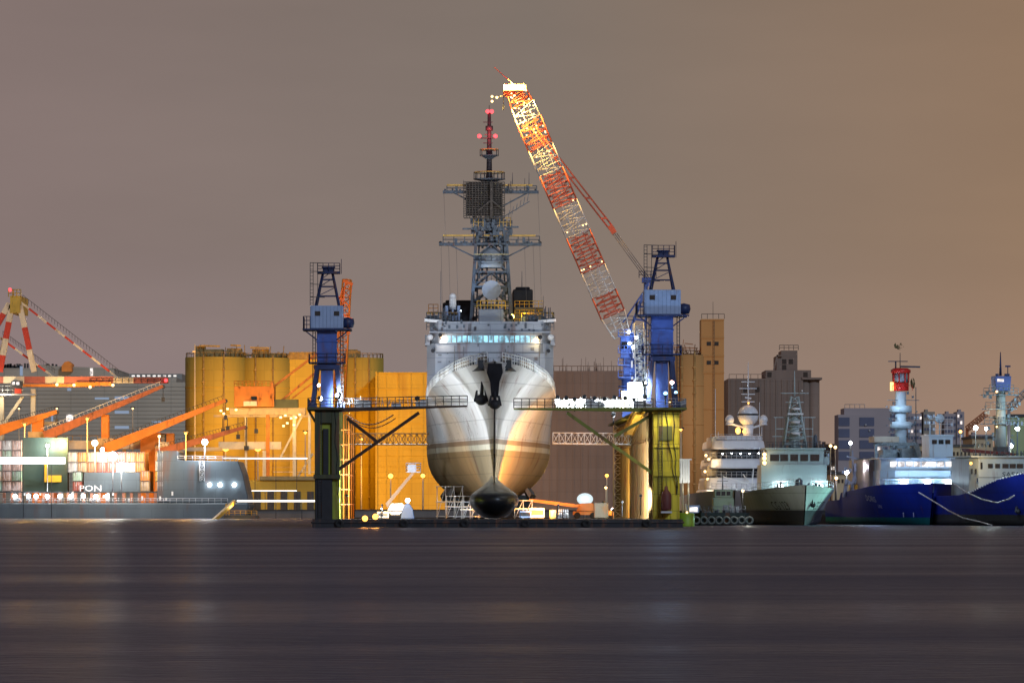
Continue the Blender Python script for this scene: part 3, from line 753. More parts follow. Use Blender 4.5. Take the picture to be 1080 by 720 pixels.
# deck edge railing with netting, chocks
for s_ in (-1,1):
    m = MB(); n2 = MB(); pts = []
    for x in (1,3,5,8,11,14,17,20,24,28,32,36,41,46,50):
        z = interp(HU.zd, x); pts.append(Vector((s_*(HU.hw(x, z)-.05), x, z)))
    m.rail(pts, 1.25, .75, .06, 3)
    for i in range(len(pts)-1):
        if i % 3 != 1: 
            a, b = pts[i], pts[i+1]; n2.add([a+Vector((0,0,.12)), b+Vector((0,0,.12)), b+Vector((0,0,.8)), a+Vector((0,0,.8))], [(0,1,2,3)])
    m.build('deck_railing', mat('rail_white', (.8,.82,.8), .4), ship)
    n2.build('rail_netting', mat('net_tan', (.30,.26,.2), .8), ship)
m = MB()
for s_ in (-1,1):
    for x in (2.5,6,10,15,21,27):
        z = interp(HU.zd, x); m.box(s_*(HU.hw(x,z)-.9)-.35, s_*(HU.hw(x,z)-.9)+.35, x-.4, x+.4, z, z+.7)
m.build('bollard', DARKG, ship)
m = MB()
for s_ in (-1,1):
    m.prism([(s_*1.1,21.1),(s_*2.2,21.0),(s_*2.2,22.1),(s_*1.1,22.2)], 1.8, 2.4); m.bar((s_*1.5,2,21), (s_*3.4,7,21.0), .5, .6)
m.build('bow_chock', DARKG, ship)
# draught marks and small dark scuttles
m = MB()
for s_ in (-1,1):
    for k in range(46):
        v = RN.uniform(12,44); z = RN.uniform(11.9,16.5)
        if k < 20: v = 22+RN.uniform(-1.5,1.5)+.5*(15-z)*-.6; z = 11.9+k*.25
        q = HU.point(v, z, s_, .04); d = HU.point(v+.22, z, s_, .04); h = .12 if k >= 20 else .18
        m.add([q, d, d+Vector((0,0,h)), q+Vector((0,0,h))], [(0,1,2,3)])
m.build('hull_marking', BLACK, ship)
# superstructure
Z = lambda y, v: dz(y, v)
SB = 50.0
m = MB(); bw = 9.05
poly = [(-bw,SB+1.5),(-bw+1.2,SB),(bw-1.2,SB),(bw,SB+1.5),(bw,SB+70),(-bw,SB+70)]
m.slab(poly, 16.8, Z(362,SB)); m.build('deckhouse', GREY, ship)
m = MB()
for y in (372,404): m.box(-bw+1.3, bw-1.3, SB-.07, SB, Z(y,SB), Z(y,SB)+.09)
for x in (-8.2, 8.3):
    m.cyl((x,SB-.6,Z(370,SB)), (x,SB-.02,Z(370,SB)), .28, .28, 10)
m.build('porthole', BLACK, ship)
m = MB()
for x in (-6.3,-2.2,5.6): m.rail([(x,SB-.1,Z(404,SB)+.1),(x+2.6,SB-.1,Z(404,SB)+.1)], 1.0, .6, .03, 2)
m.build('front_rail', DARKG, ship)
# fittings on the deckhouse front
m = MB()
for k in range(34):
    x = RN.uniform(-7.6,7.6); z = RN.uniform(Z(412,SB),Z(364,SB)); w_ = RN.choice((.12,.2,.5)); h_ = RN.choice((.2,.5,1.4)); m.box(x-w_/2, x+w_/2, SB-.12, SB-.004, z, z+h_)
for x in (-5.1,3.4,7.0): m.cyl((x,SB-.1,Z(415,SB)), (x,SB-.1,Z(364,SB)), .05, .05, 5)
m.build('wall_fitting', mat('fitting_grey', (.16,.17,.18), .6, rust=.2), ship)
m = MB()
for k in range(16): z = Z(362,SB)+.2+k*.17; m.bar((-3.1,SB-.38,z), (-2.7,SB-.38,z), .05)
for k in range(26):
    x = RN.uniform(-8.2,8.2); z = Z(350,SB)+RN.uniform(.1,1.2); m.box(x-.15, x+.15, SB-.42, SB-.255, z, z+RN.uniform(.15,.6))
m.build('bridge_fitting', MASTG, ship)
# bridge tier
zb0 = Z(362,SB); zb1 = Z(339,SB); hb = 7.4
br = MB(); br.slab([(-hb-1.2,SB+1.7),(-hb,SB-.25),(hb,SB-.25),(hb+1.2,SB+1.7),(hb+1.2,SB+18),(-hb-1.2,SB+18)], zb0+.003, zb1)
bridge = br.build('bridge', GREY, ship)
m = MB(); m.box(-hb-1.3, hb+1.3, SB-.9, SB-.25, Z(351,SB), Z(351,SB)+.18); m.build('visor', GREY, bridge)
npan = 17; xs0 = du(470.5,SB); xs1 = du(565,SB); pw = (xs1-xs0)/npan
for i in range(npan):
    m = MB(); x = xs0+i*pw; m.box(x+.09, x+pw-.09, SB-.3, SB-.252, Z(361,SB)+.0, Z(354,SB))
    m.build('window', L_CYANW, bridge)
# bridge wings with clutter
for s_ in (-1,1):
    m = MB(); x0 = s_*hb; x1 = s_*9.3
    m.box(x0, x1, SB+.4, SB+6, zb0-.1, zb0+1.25) if False else m.box(x0+s_*1.25, x1, SB+.2, SB+6, zb0-.25, zb0-.02)
    m.box(x1-s_*.12, x1, SB+.2, SB+6, zb0-.02, zb0+1.2); m.box(x0+s_*1.25, x1, SB+.2, SB+.32, zb0-.02, zb0+1.2)
    m.build('bridge_wing', GREY, ship)
    m = MB()
    xa, xb = sorted((s_*4.6, s_*9.1))
    m.rail([(xa,SB+.2,zb1),(xb,SB+.2,zb1),(xb,SB+8,zb1)], 1.3, .55, .05, 3)
    m.rail([(xa,SB+.3,zb1-1.2),(xb,SB+.3,zb1-1.2)], 1.0, .5, .05, 2)
    for k in range(12):
        x = RN.uniform(xa, xb); m.cyl((x,SB+1,zb1), (x,SB+1,zb1+RN.uniform(.6,2.2)), .07, .07, 5)
        x = RN.uniform(xa, xb); y = RN.uniform(SB+.5,SB+4); m.box(x-.3, x+.3, y, y+.5, zb1, zb1+RN.uniform(.4,1.0))
    m.build('signal_railing', MASTG, ship)
    m = MB()
    for k in range(3): m.rail([(xa,SB+2+k*2,zb1+.05),(xb,SB+2+k*2,zb1+.05)], 1.35, 3, .05, 1)
    m.build('handrail', YEL, ship)
    m = MB(); m.bar((s_*6.8,SB+.3,zb1), (s_*9.4,SB+.3,zb1+.2), .3,.4); m.ball((s_*8.6,SB-.2,Z(357,SB)+.2), .45, n=12, m=8); m.build('searchlight', WHITE, ship)
# upper block
ub = MB(); ub.box(du(505,SB+4), du(531,SB+4), SB+4, SB+14, zb1, Z(326,SB+4)); ub.build('upper_house', GREY, ship)
m = MB(); x0, x1 = du(503,54), du(533,54); zt = Z(326,54)
m.rail([(x0,53.9,zt),(x1,53.9,zt)], 1.2, .5, .05, 2); m.build('handrail', YEL, ship)
# funnels (uptakes) and close-in gun
for (a, b, y0, y1, v0, v1) in ((467,500,319,341,76,96), (541,562,305,341,70,88)):
    m = MB(); m.box(du(a,v0), du(b,v0), v0, v1, zb1-.5, Z(y0,v0))
    m.box(du(a,v0)+.4, du(b,v0)-.4, v0+1, v1-1, Z(y0,v0), Z(y0,v0)+.4)
    m.build('funnel', BLACK, ship, .15)
m = MB(); m.box(du(543,62), du(573,62), 62, 84, zb1-.3, Z(324,62)); m.build('after_house', mat('dark_tan_house', (.13,.10,.06), .6, rust=.2), ship)
m = MB(); x0, x1 = du(543,62), du(573,62); zt = Z(324,62)
for q in (0, 1.3, 2.6): m.rail([(x0,61.8,zt-q),(x1,61.8,zt-q)], .9, .7, .045, 2)
m.build('handrail', YEL, ship)
# phalanx like white drum on its mount
cx = du(477.5,54); z0 = Z(338,54)
m = MB(); m.cyl((cx,54,z0+1.6), (cx,54,z0+3.4), .52, .5, 16); m.ball((cx,54,z0+3.4), .5, .55, 14, 6, 0); m.build('gun_radome', WHITE, ship)
m = MB(); m.box(cx-1.0, cx+1.0, 53.2, 55, z0, z0+.7)
for s_ in (-1,1): m.box(cx+s_*.85-.2, cx+s_*.85+.2, 53.4, 54.6, z0+.7, z0+2.1)
m.cyl((cx,52.6,z0+1.3), (cx,54,z0+1.5), .14, .2, 8); m.build('gun_mount', LBLUE, ship)
m = MB(); x0, x1 = du(452,60), du(462,60); zr_ = Z(330,60); m.box(x0, x1, 59, 61, zr_, zr_+.15); m.rail([(x0,59,zr_+.1),(x1,59,zr_+.1)], 1.1, .6, .05, 2); m.bar(((x0+x1)/2,60,zb1), ((x0+x1)/2,60,zr_), .4); m.build('lookout_platform', mat('platform_amber', (.5,.2,.04), .5), ship)
# ------- lattice mast
MV = 66.0; mc = du(518,MV)
mz = lambda y: dz(y, MV)
zl0, zl1 = mz(340), mz(258)
m = MB()
def leg(sx_, sy_, t): return Vector((mc+sx_*(2.95+(2.25-2.95)*t), MV+sy_*(3.0-1.0*t), zl0+(zl1-zl0)*t))
for sx_ in (-1,1):
    for sy_ in (-1,1): m.bar(leg(sx_,sy_,0), leg(sx_,sy_,1), .5, .5, .4, .4)
lv = [0,.22,.45,.64,.82,1]
for a, b in zip(lv, lv[1:]):
    for sy_ in (-1,1):
        m.bar(leg(-1,sy_,b), leg(1,sy_,b), .28)
        m.bar(leg(-1,sy_,a), (mc,leg(0,sy_,b).y,leg(0,sy_,b).z), .2); m.bar(leg(1,sy_,a), (mc,leg(0,sy_,b).y,leg(0,sy_,b).z), .2)
    for sx_ in (-1,1):
        m.bar(leg(sx_,-1,b), leg(sx_,1,b), .28); m.bar(leg(sx_,-1,a), leg(sx_,1,b), .2)
# ladders, cable trunks and boxes inside the lattice
for k in range(46):
    t = RN.random(); x = mc+RN.choice((-1,1))*RN.uniform(1.1,2.7)*(1-.2*t); z = zl0+(zl1-zl0)*t
    m.box(x-.16, x+.16, MV-1.5+RN.uniform(-1,1), MV+RN.uniform(0,1), z, z+RN.uniform(.4,1.3))
for x in (-2.2,2.2,-.7,.9): m.cyl((mc+x,MV-1.2,zl0), (mc+x*.8,MV-1,zl1), .13, .13, 5)
m.build('lattice_mast', MASTG, ship)
m = MB()
for y in (330,318,298,276): m.rail([(mc-2.5,MV-3.2,mz(y)),(mc+2.5,MV-3.2,mz(y))], .9, .8, .04, 2); m.box(mc-2.6, mc+2.6, MV-3.3, MV-2.2, mz(y)-.1, mz(y)-.02)
m.build('mast_platform', MASTG, ship)
m = MB()
for y in (276,330): m.bar((mc-2.5,MV-3.22,mz(y)+.9), (mc+2.5,MV-3.22,mz(y)+.9), .1)
m.build('handrail', mat('rail_tan', (.5,.4,.18), .5), ship)
# dish and domes
PALE = mat('radome_grey', (.28,.31,.36), .4, var=.06)
m = MB(); c = Vector((mc,MV-3.6,mz(307)))
rows = []
for j in range(7):
    r = 1.4*j/6; rows.append([(c.x+r*math.cos(2*PI*k/20), c.y-.0-.35*(j/6)**2+.3, c.z+r*math.sin(2*PI*k/20)) for k in range(21)])
m.grid(rows); rows = [[(x, y+.12, z) for x, y, z in r] for r in rows]; m.grid(rows, True, True)
m.cyl((c.x,c.y+.3,c.z), (c.x,c.y-.9,c.z), .06, .12, 6); m.build('radar_dish', PALE, ship)
m = MB(); m.ball((mc,MV-1.2,mz(278)), 1.9, 2.3, 18, 10, 0); m.cyl((mc,MV-1.2,mz(278)-.7), (mc,MV-1.2,mz(278)), 1.9, 1.9, 18); m.build('radome', mat('radome_blue_grey', (.3,.34,.38), .4), ship)  # dome in one even blue grey
# yards
def yard(y, xa, xb, yr, nm, zoff=0):
    z = mz(y); a = du(xa,MV); b = du(xb,MV)
    m = MB(); m.bar((a,MV-.8,z), (b,MV-.8,z), .8, .42)
    for x in (a+1.6, b-1.6): m.bar((x,MV-.8,z-.1), ((x+mc)/2+(.9 if x < mc else -.9),MV-.8,z-2.0), .2)
    k = 0
    while a+.3+k*1.1 < b: m.box(a+.2+k*1.1, a+.45+k*1.1, MV-1, MV-.7, z+.2, z+.2+RN.uniform(.15,.45)); k += 1
    m.build('yard', MASTG, ship)
    m = MB(); m.rail([(a+.6,MV-1.3,z+.2),(b-.3,MV-1.3,z+.2)], mz(yr)-z-.3, 1.5, .06, 2); m.build('yard_rail', MASTG, ship)
    m = MB(); m.bar((a+.6,MV-1.35,mz(yr)), (b-.9,MV-1.35,mz(yr)), .1, .24); m.build('handrail', mat('rail_amber', (.6,.36,.08), .5), ship)
yard(258, 463, 571, 249, 0); yard(203, 467, 568, 196, 0)
for x in (464.5,569.5): 
    m = MB(); m.ball((du(x,MV),MV-.8,mz(256.5)), .25, n=8, m=6); m.build('yard_lamp', BLACK, ship)
# upper tower between the yards and the flat radar
m = MB()
for sx_ in (-1,1):
    for sy_ in (-1,1): m.bar((mc+sx_*2.1,MV+sy_*1.6,mz(258)), (mc+sx_*1.0,MV+sy_*1.0,mz(203)), .34)
for k in range(7):
    t = k/7; w_ = 2.1-1.1*t; z = mz(258)+(mz(203)-mz(258))*t
    for sy_ in (-1,1): m.bar((mc-w_,MV+sy_*1.3,z), (mc+w_,MV+sy_*1.3,z), .2); m.bar((mc-w_,MV+sy_*1.3,z), (mc+w_*.9,MV+sy_*1.3,z+1.05), .14)
m.cyl((mc,MV,mz(258)), (mc,MV,mz(203)), .95, .6, 12)
for k in range(26): 
    x = mc+RN.uniform(-2.4,2.4); z = RN.uniform(mz(256),mz(232)); m.box(x-.25, x+.25, MV-2.2+RN.random(), MV-.5, z, z+RN.uniform(.3,1))
for k in range(40):
    x = mc+RN.uniform(-2.9,2.9); z = RN.uniform(mz(250),mz(228)); m.box(x-.3, x+.3, MV-2.0+RN.random(), MV-.3, z, z+RN.uniform(.2,.8))
for y, a_, b_ in ((242,-4.2,-1.0),(240,1.0,4.0),(236,-3.0,3.0)): m.bar((mc+a_,MV-1.4,mz(y)), (mc+b_,MV-1.4,mz(y)), .25)
m.bar((mc+1.2,MV-1.4,mz(232)), (mc+5.6,MV-1.5,mz(213)), .12)
for k in range(6): x = mc+2.6+k*.55; z = mz(226)+k*.47; m.bar((x-.1,MV-1.5,z-.55), (x+.1,MV-1.5,z+.55), .08)
m.build('upper_tower', MASTG, ship)
m = MB(); m.rail([(mc-2.6,MV-2.2,mz(240)),(mc-1.2,MV-2.2,mz(240))], 1.3, .6, .05, 2); m.rail([(mc+1.2,MV-2.2,mz(240)),(mc+2.8,MV-2.2,mz(240))], 1.3, .6, .05, 2); m.build('handrail', MATS['rail_amber'], ship)
for a_, b_, y_ in ((-2.6,3.2,203),(-3.2,3.0,258)):
    m = MB()
    for k in range(22): x = mc+RN.uniform(a_,b_); m.cyl((x,MV-1.6,mz(y_)), (x,MV-1.6,mz(y_)+RN.uniform(.3,1.9)), .07, .05, 4)
    for k in range(12): x = mc+RN.uniform(a_-2.5,b_+2.5); m.box(x-.2,x+.2,MV-1.5,MV-1,mz(y_)+.2,mz(y_)+RN.uniform(.4,1.0))
    m.build('aerial_cluster', MASTG, ship)
m = MB(); xa, xb = du(489,MV), du(532,MV); za, zb_ = mz(231), mz(193)
NETM = mat('radar_mesh_dark', (.075,.06,.048), .7, var=.4, scale=3)
m.bar(((xa),MV-2.2,za), (xb,MV-2.2,za), .15)
for k in range(15): x = xa+(xb-xa)*k/14; m.bar((x,MV-2.3,za), (x,MV-1.7,zb_), .1)
for k in range(17): z = za+(zb_-za)*k/16; m.bar((xa,MV-2.3+.6*k/16,z), (xb,MV-2.3+.6*k/16,z), .13)
m.add([(xa+.3,MV-2.0,za+.4),(xb-.3,MV-2.0,za+.4),(xb-.3,MV-1.5,zb_-.1),(xa+.3,MV-1.5,zb_-.1),(xa+.3,MV-1.6,za+.4),(xb-.3,MV-1.6,za+.4),(xb-.3,MV-1.1,zb_-.1),(xa+.3,MV-1.1,zb_-.1)], [(0,1,2,3),(7,6,5,4),(0,4,5,1),(1,5,6,2),(2,6,7,3),(3,7,4,0)])
m.bar((mc-2,MV-2.5,za+1), (mc,MV-2.6,za+2.6), .2); m.bar((mc+2,MV-2.5,za+1), (mc,MV-2.6,za+2.6), .2); m.bar((mc,MV-2.6,zb_), (mc,MV-2.6,za), .35)
m.build('air_search_radar', NETM, ship)
# topmast
pc = du(516,MV)
m = MB(); m.cyl((pc,MV,mz(203)), (pc,MV,mz(182)), .95, .4, 10); m.cyl((pc,MV,mz(182)), (pc,MV,mz(118)), .42, .24, 10); m.cyl((pc,MV,mz(118)), (pc,MV,mz(111)), .06, .04, 5)
m.cyl((pc,MV,mz(138)), (pc,MV,mz(133)), .55, .55, 10)
for y, w_ in ((129,.9),(142,.7),(146,1.2),(151,.9)): m.bar((pc-w_,MV,mz(y)), (pc+.5,MV,mz(y)), .12)
m.build('topmast', mat('topmast_dark', (.05,.04,.045), .6), ship)
for y, w_, rr in ((189.5,2.35,6.5),(164.5,1.4,5.5)):
    m = MB(); m.lathe([(.4,-.5),(w_*.75,-.1),(w_,0),(w_,.1),(.3,.1)], (pc,MV,mz(y)), 12); m.build('mast_platform', MASTG, ship)
    h = rr*666/S
    m = MB(); pts = [(pc+w_*.95*math.cos(k*PI/5), MV+w_*.95*math.sin(k*PI/5), mz(y)+.1) for k in range(11)]
    m.rail(pts, h, .9, .05, 1); m.build('platform_railing', MASTG, ship)
    m = MB(); pts = [(x, y_-.03, z+h+.05) for x, y_, z in pts]; m.tube(pts, .08, 5); m.build('handrail', MATS['rail_amber'], ship)
m = MB(); m.bar((pc-3.0,MV-1,mz(194)), (pc-.8,MV-1,mz(193.5)), .4,.25); m.build('radar_bar', BLACK, ship)
for (x, y) in ((514.4,118),(518.6,118),(505.5,144),(522.5,144)):
    m = MB(); c = Vector((du(x,MV),MV-.5,mz(y))); m.ball(c, .3, n=10, m=6); m.build('red_lamp', L_RED, ship)
m = MB(); m.bar((du(505.5,MV),MV-.4,mz(146)), (du(522.5,MV),MV-.4,mz(146)), .12); m.build('lamp_arm', BLACK, ship)
lamp('POINT', (pc,MV-1.8,mz(140)), 500, (1,.08,.08), ship, .3)
# whip aerials and halyards
m = MB()
for (x, y0, y1, v) in ((465,338,286,52),(550.5,306,286,72),(553.5,202,188,MV),(489,203,190,MV),(558,201,182,MV),(540.5,196,182,MV),(573,330,312,60),(457,345,322,52)):
    m.cyl((du(x,v),v,dz(y0,v)), (du(x,v),v,dz(y1,v)), .07, .03, 5)
m.build('whip_aerial', MASTG, ship)
m = MB()
for (x, y0, y1) in ((465,258,345),(473,258,330),(481,258,325),(553,258,330),(562,258,335),(569,258,345),(468,203,258),(567,203,258),(538,210,258)):
    m.cyl((du(x,MV),MV-1,mz(y0)), (du(x,MV)+.3,MV-3,mz(y1)), .025, .025, 3)
m.build('halyard', CABLE, ship)
flood('amber lamp beside the grey upper house over the bridge', dp(539.5,334,53), SHM, 1100, (1,.7,.15), (10,60,34), em('lamp_glow_yellow', (1,.75,.15), 18), .4, post=1.2, angle=150)
flood('warm lamp on the right bridge wing', dp(569,356,49), SHM, 350, (1,.7,.3), (6,50.2,26), L_WARM, .35, post=.5, angle=150)
flood('warm lamp on the left bridge wing', dp(465,354,49), SHM, 350, (1,.85,.7), (-6,50.2,26), L_WARM, .3, post=.5, angle=150)
flood('cool lamp on the foredeck lighting the deckhouse front', (-4,30,19.6), SHM, 1300, (.5,.68,1), (-4,50,25), L_WHITE, .12, post=.8, angle=120)
flood('second cool lamp on the foredeck lighting the deckhouse front', (4,33,19.6), SHM, 300, (1,.8,.5), (6,50,24), L_WHITE, .12, post=.8, angle=120)
flood('lamp at the mast foot lighting its lattice', (mc-4.5,58,zb1+1.8), SHM, 2200, (.55,.72,1), (mc,66,44), L_WHITE, .12, post=1.5, angle=70)
# keel blocks, scaffolds
KN = ['nearest the bulb','second behind the bulb','third behind the bulb','fourth behind the bulb','fifth behind the bulb','sixth behind the bulb']
for i in range(6):
    t = thing('keel_block', 'dark timber keel block under the warship, '+KN[i], 'keel block', (0,16+6*i,DECK), DM, 'keel blocks under the warship')
    m = MB(); m.cbox((0,16+6*i,DECK), 1.8, 1.5, .9); m.build('concrete_base', QUAYM, t, .04)
    m = MB(); m.cbox((0,16+6*i,DECK+.903), 1.5, 1.3, KEEL-DECK-.91); m.build('timber_cap', mat('block_timber', (.12,.09,.06), .8), t, .03)

for i, (px, v, n_, lb) in enumerate(((480,30,3,'white pipe scaffold under the left side of the hull'), (470,42,3,'tall white scaffold near the left bilge keel'), (496,22,2,'low white scaffold left of the sonar bulb'), (552,24,2,'white pipe scaffold right of the sonar bulb'))):
    t = thing('scaffold', lb, 'scaffold', (du(px,v), v, DECK), DM, 'pipe scaffolds under the hull')
    m = MB(); c = du(px,v); H = (3.2,4.6,2.4,2.6)[i]
    for a in range(n_+1):
        for b in (0,1.4): m.cyl((c-1.2+a*1.2,v+b,DECK), (c-1.2+a*1.2,v+b,DECK+H), .06, .06, 5)
    for z in (.3,H*.5,H-.1): m.cyl((c-1.4,v,DECK+z), (c+1.2*n_-1,v,DECK+z), .055, .055, 5)
    for a in range(n_): m.cyl((c-1.2+a*1.2,v,DECK), (c-1.2+(a+1)*1.2,v,DECK+H), .05, .05, 5)
    m.build('pipe_frame', STEEL, t)
    m = MB(); m.box(c-1.4, c+1.2*n_-1, v, v+1.4, DECK+H*.5+.06, DECK+H*.5+.14); m.build('plank', CREAM, t)
# ------------------------------------------------------------------ measuring frame for things that stand at one distance
class F:
    def __init__(s, Y): s.Y = Y; s.k = Y/S
    def x(s, px, dy=0): return (px-540)*(s.Y+dy)/S
    def z(s, py, dy=0): return CAMH+(HY-py)*(s.Y+dy)/S
    def p(s, px, py, dy=0): return Vector((s.x(px, dy), s.Y+dy, s.z(py, dy)))
QZ = 2.0
ORD = ['first','second','third','fourth','fifth','sixth','seventh','eighth','ninth','tenth']
CONC = mat('silo_concrete', (.50,.36,.06), .8, var=.22, scale=.09, streak=True, rust=.2, rustcol=(.34,.2,.04), plates=('X',7.5,3.2,.86,.16))
CONCB = mat('brown_concrete', (.27,.20,.16), .8, var=.2, scale=.1, streak=True, plates=('X',9,3.5,.88,.16))
CONCO = mat('ochre_concrete', (.45,.27,.10), .8, var=.15, scale=.07, streak=True)
ROOFG = mat('roof_gear_ochre', (.35,.24,.09), .7, var=.3, scale=.8)
WALLG = mat('grey_cladding', (.36,.35,.31), .8, var=.18, scale=.05, streak=True, plates=('X',11,4,.8,.25))

def silo(label, f, pxa, pxb, ytop, m_, y0=0, group='concrete silos behind the dock', n=36, gear=True, base=QZ):
    xa, xb = f.x(pxa), f.x(pxb); r = (xb-xa)/2; c = Vector(((xa+xb)/2, f.Y+r+y0, base)); z1 = f.z(ytop)
    t = thing('silo', label, 'silo', c, None, group)
    m = MB(); m.lathe([(.01,0),(r,0),(r,z1-base),(r-.4,z1-base),(.01,z1-base+.3)], c, n); m.build('silo_wall', m_, t)
    m = MB(); 
    for k in range(3): z = base+(z1-base)*(.3+.25*k); m.lathe([(r+.005,z-base),(r+.1,z-base),(r+.1,z-base+.25),(r+.005,z-base+.25)], c, n)
    m.build('ring_joint', m_, t)
    for a in (-1.9,-1.25):
        m = MB(); q = (c.x+(r+.25)*math.cos(a), c.y+(r+.25)*math.sin(a)); m.cyl((*q,base), (*q,z1+.8), .22, .22, 6)
        for k in range(12): z = base+(z1-base)*k/12; m.box(q[0]-.4, q[0]+.4, q[1]-.3, q[1]+.1, z, z+.3)
        m.build('riser_pipe', ROOFG, t)
    if gear:
        m = MB(); pts = [(c.x+r*.97*math.cos(a*PI/12), c.y+r*.97*math.sin(a*PI/12), z1) for a in range(25)]
        m.rail(pts, 1.3, 2.5, .08, 1); m.build('railing', ROOFG, t)
    return t
# golden silos
LK = .11
f = F(1350)
silo('broad golden lit silo with lamp mast, leftmost of the silos', f, 193, 258, 376, CONC)
silo('broad golden silo in shade between the left silo and dock crane', f, 250, 306, 376.5, CONC, y0=4)
t = thing('silo_annex', 'flat fronted golden block joined to the shaded silo', 'silo', f.p(310,544), None, 'concrete silos behind the dock')
m = MB(); m.box(f.x(300), f.x(352), f.Y+9, f.Y+36, QZ, f.z(378)); m.build('wall', CONC, t)
m = MB(); m.box(f.x(304), f.x(352), f.Y+9.2, f.Y+30, f.z(378), f.z(370)); 
for k in range(9): x = f.x(304+k*5); m.box(x-.2, x+.2, f.Y+8.9, f.Y+9.1, f.z(378), f.z(370))
m.build('roof_gallery', ROOFG, t)
t = thing('conveyor_house', 'row of small ochre rooms and pipes on top of the golden silos', 'conveyor house', f.p(250,376), None)
m = MB()
for (a, b, y) in ((203,213,363.5),(213,233,367),(237,252,366),(252,256,370),(264,281,367),(281,300,371)):
    m.box(f.x(a), f.x(b), f.Y+9+RN.random(), f.Y+17+RN.random(), f.z(377), f.z(y))
m.box(f.x(233), f.x(305), f.Y+10.5, f.Y+13, f.z(374), f.z(373))
m.build('room', ROOFG, t)
m = MB()
for k in range(40):
    x = f.x(RN.uniform(203,303)); h = RN.uniform(1,4.2); m.cyl((x,f.Y+8.6,f.z(377)), (x+RN.uniform(-.3,.3),f.Y+8.6,f.z(377)+h), .12, .12, 4)
for (a, b, y) in ((210,232,364.5),(243,254,364),(264,284,366.5)): m.bar(f.p(a,y,8.5), f.p(b,y+.5,8.5), .3, .5)
m.build('pipe', ROOFG, t)
t = thing('lamp_mast', 'thin pale lamp mast standing before the leftmost golden silo', 'mast', f.p(205.5,544,-3), None)
m = MB(); m.cyl(f.p(205.5,542,-3), f.p(205.5,363,-3), .28, .15, 8); m.box(f.x(204), f.x(207), f.Y-3.5, f.Y-2.5, f.z(372), f.z(370)); m.build('pole', CREAM, t)
# silos right of the dock crane
silo('golden silo rising between the left dock crane and the ship', f, 360, 404, 377, CONC, gear=True)
t = thing('silo_stair_head', 'small ochre stair house on the golden silo beside the crane', 'stair house', f.p(372,376,5), None)
m = MB(); m.box(f.x(364), f.x(379), f.Y+6, f.Y+12, f.z(377), f.z(369)); m.box(f.x(366), f.x(376), f.Y+7, f.Y+11, f.z(369), f.z(367.5)); m.build('room', ROOFG, t)
t = thing('warehouse', 'tall flat golden warehouse just left of the warship', 'warehouse', f.p(425,544,-20), None)
m = MB(); m.box(f.x(398,-20), f.x(470,-20), f.Y-20, f.Y+20, QZ, f.z(393,-20)); m.box(f.x(396,-20), f.x(398,-20)-.003, f.Y-20.5, f.Y+18, QZ, f.z(392,-20)); m.build('wall', CONC, t)
m = MB()
for y in (393,410,424,446,472,480,491,503): m.box(f.x(398,-20)+.3, f.x(470,-20), f.Y-20.3, f.Y-20.003, f.z(y,-20)-.15, f.z(y,-20)+.15)
for x in (407,420,433,446): m.box(f.x(x,-20)-.15, f.x(x,-20)+.15, f.Y-20.2, f.Y-20.003, QZ, f.z(393,-20)-.3)
m.build('cladding_rail', CONC, t)
# brown block right of the ship
t = thing('grain_store', 'dull brown grain store between the warship and the right crane', 'grain store', f.p(620,544,-30), None)
m = MB(); m.box(f.x(560,-30), f.x(662,-30), f.Y-30, f.Y+20, QZ, f.z(391,-30)); m.build('wall', CONCB, t)
m = MB()
for k in range(12): x = f.x(564+k*8.2,-30); m.box(x-.2, x+.2, f.Y-30.12, f.Y-30.003, QZ, f.z(391,-30)-.4)
m.build('pilaster', CONCB, t)
m = MB(); m.rail([f.p(584,391,-29), f.p(660,391,-29)], 1.4, 1.7, .09, 1)
for k in range(22): x = f.x(RN.uniform(585,655),-29); m.cyl((x,f.Y-29,f.z(391,-29)), (x,f.Y-29,f.z(391,-29)+RN.uniform(1,4)), .08, .05, 4)
m.build('roof_railing', CONCB, t)
# street lamps lighting the silos
def mast_lamp(label, p, power, col, tgt, glow, r=.7, angle=130, grp='sodium lamps before the golden silos'):
    t = thing('street_lamp', label, 'lamp', (p[0], p[1], QZ), None, grp)
    m = MB(); m.cyl((p[0],p[1],QZ), (p[0],p[1],p[2]), .22, .12, 8); m.build('pole', CREAM, t)
    m = MB(); m.box(p[0]-.7, p[0]+.7, p[1]-.35, p[1]+.35, p[2], p[2]+.3); m.build('lamp_head', DARKG, t)
    m = MB(); m.ball((p[0],p[1]-.1,p[2]-r*.6), r, n=12, m=8); m.build('lens', glow, t)
    if power: lamp('SPOT', (p[0],p[1]+.9,p[2]-.5), power, col, t, 1.0, tgt, angle)
    return t
AM = (1,.44,.006)
g = F(1285)
for i, (px, py, pw, tx, l) in enumerate(((196,455,760000,215,'sodium lamp by the foot of the leftmost golden silo'),(238,469,500000,245,'bright sodium lamp before the golden silos, left of a pair'),
      (272,469,560000,290,'bright sodium lamp before the golden silos, right of a pair'),(322,455,560000,330,'sodium lamp beside the left dock wall'),
      (381,462,300000,385,'sodium lamp between the left dock wall and the warehouse'))):
    mast_lamp(l, g.p(px,py,-8 if i != 4 else 0), pw, AM, f.p(tx,425,8), L_AMBER, .4 if py != 469 else 1.1)
g = F(1270)
mast_lamp('sodium lamp before the golden warehouse', g.p(412,500), 190000, AM, f.p(425,440,-20), L_AMBER, .7)
mast_lamp('sodium lamp hidden low behind the hull by the warehouse', g.p(446,500), 110000, AM, f.p(435,460,-20), L_AMBER, .6)
mast_lamp('dim amber lamp before the brown grain store', g.p(640,500), 80000, (1,.6,.3), f.p(620,440,-20), L_AMBER, .5)
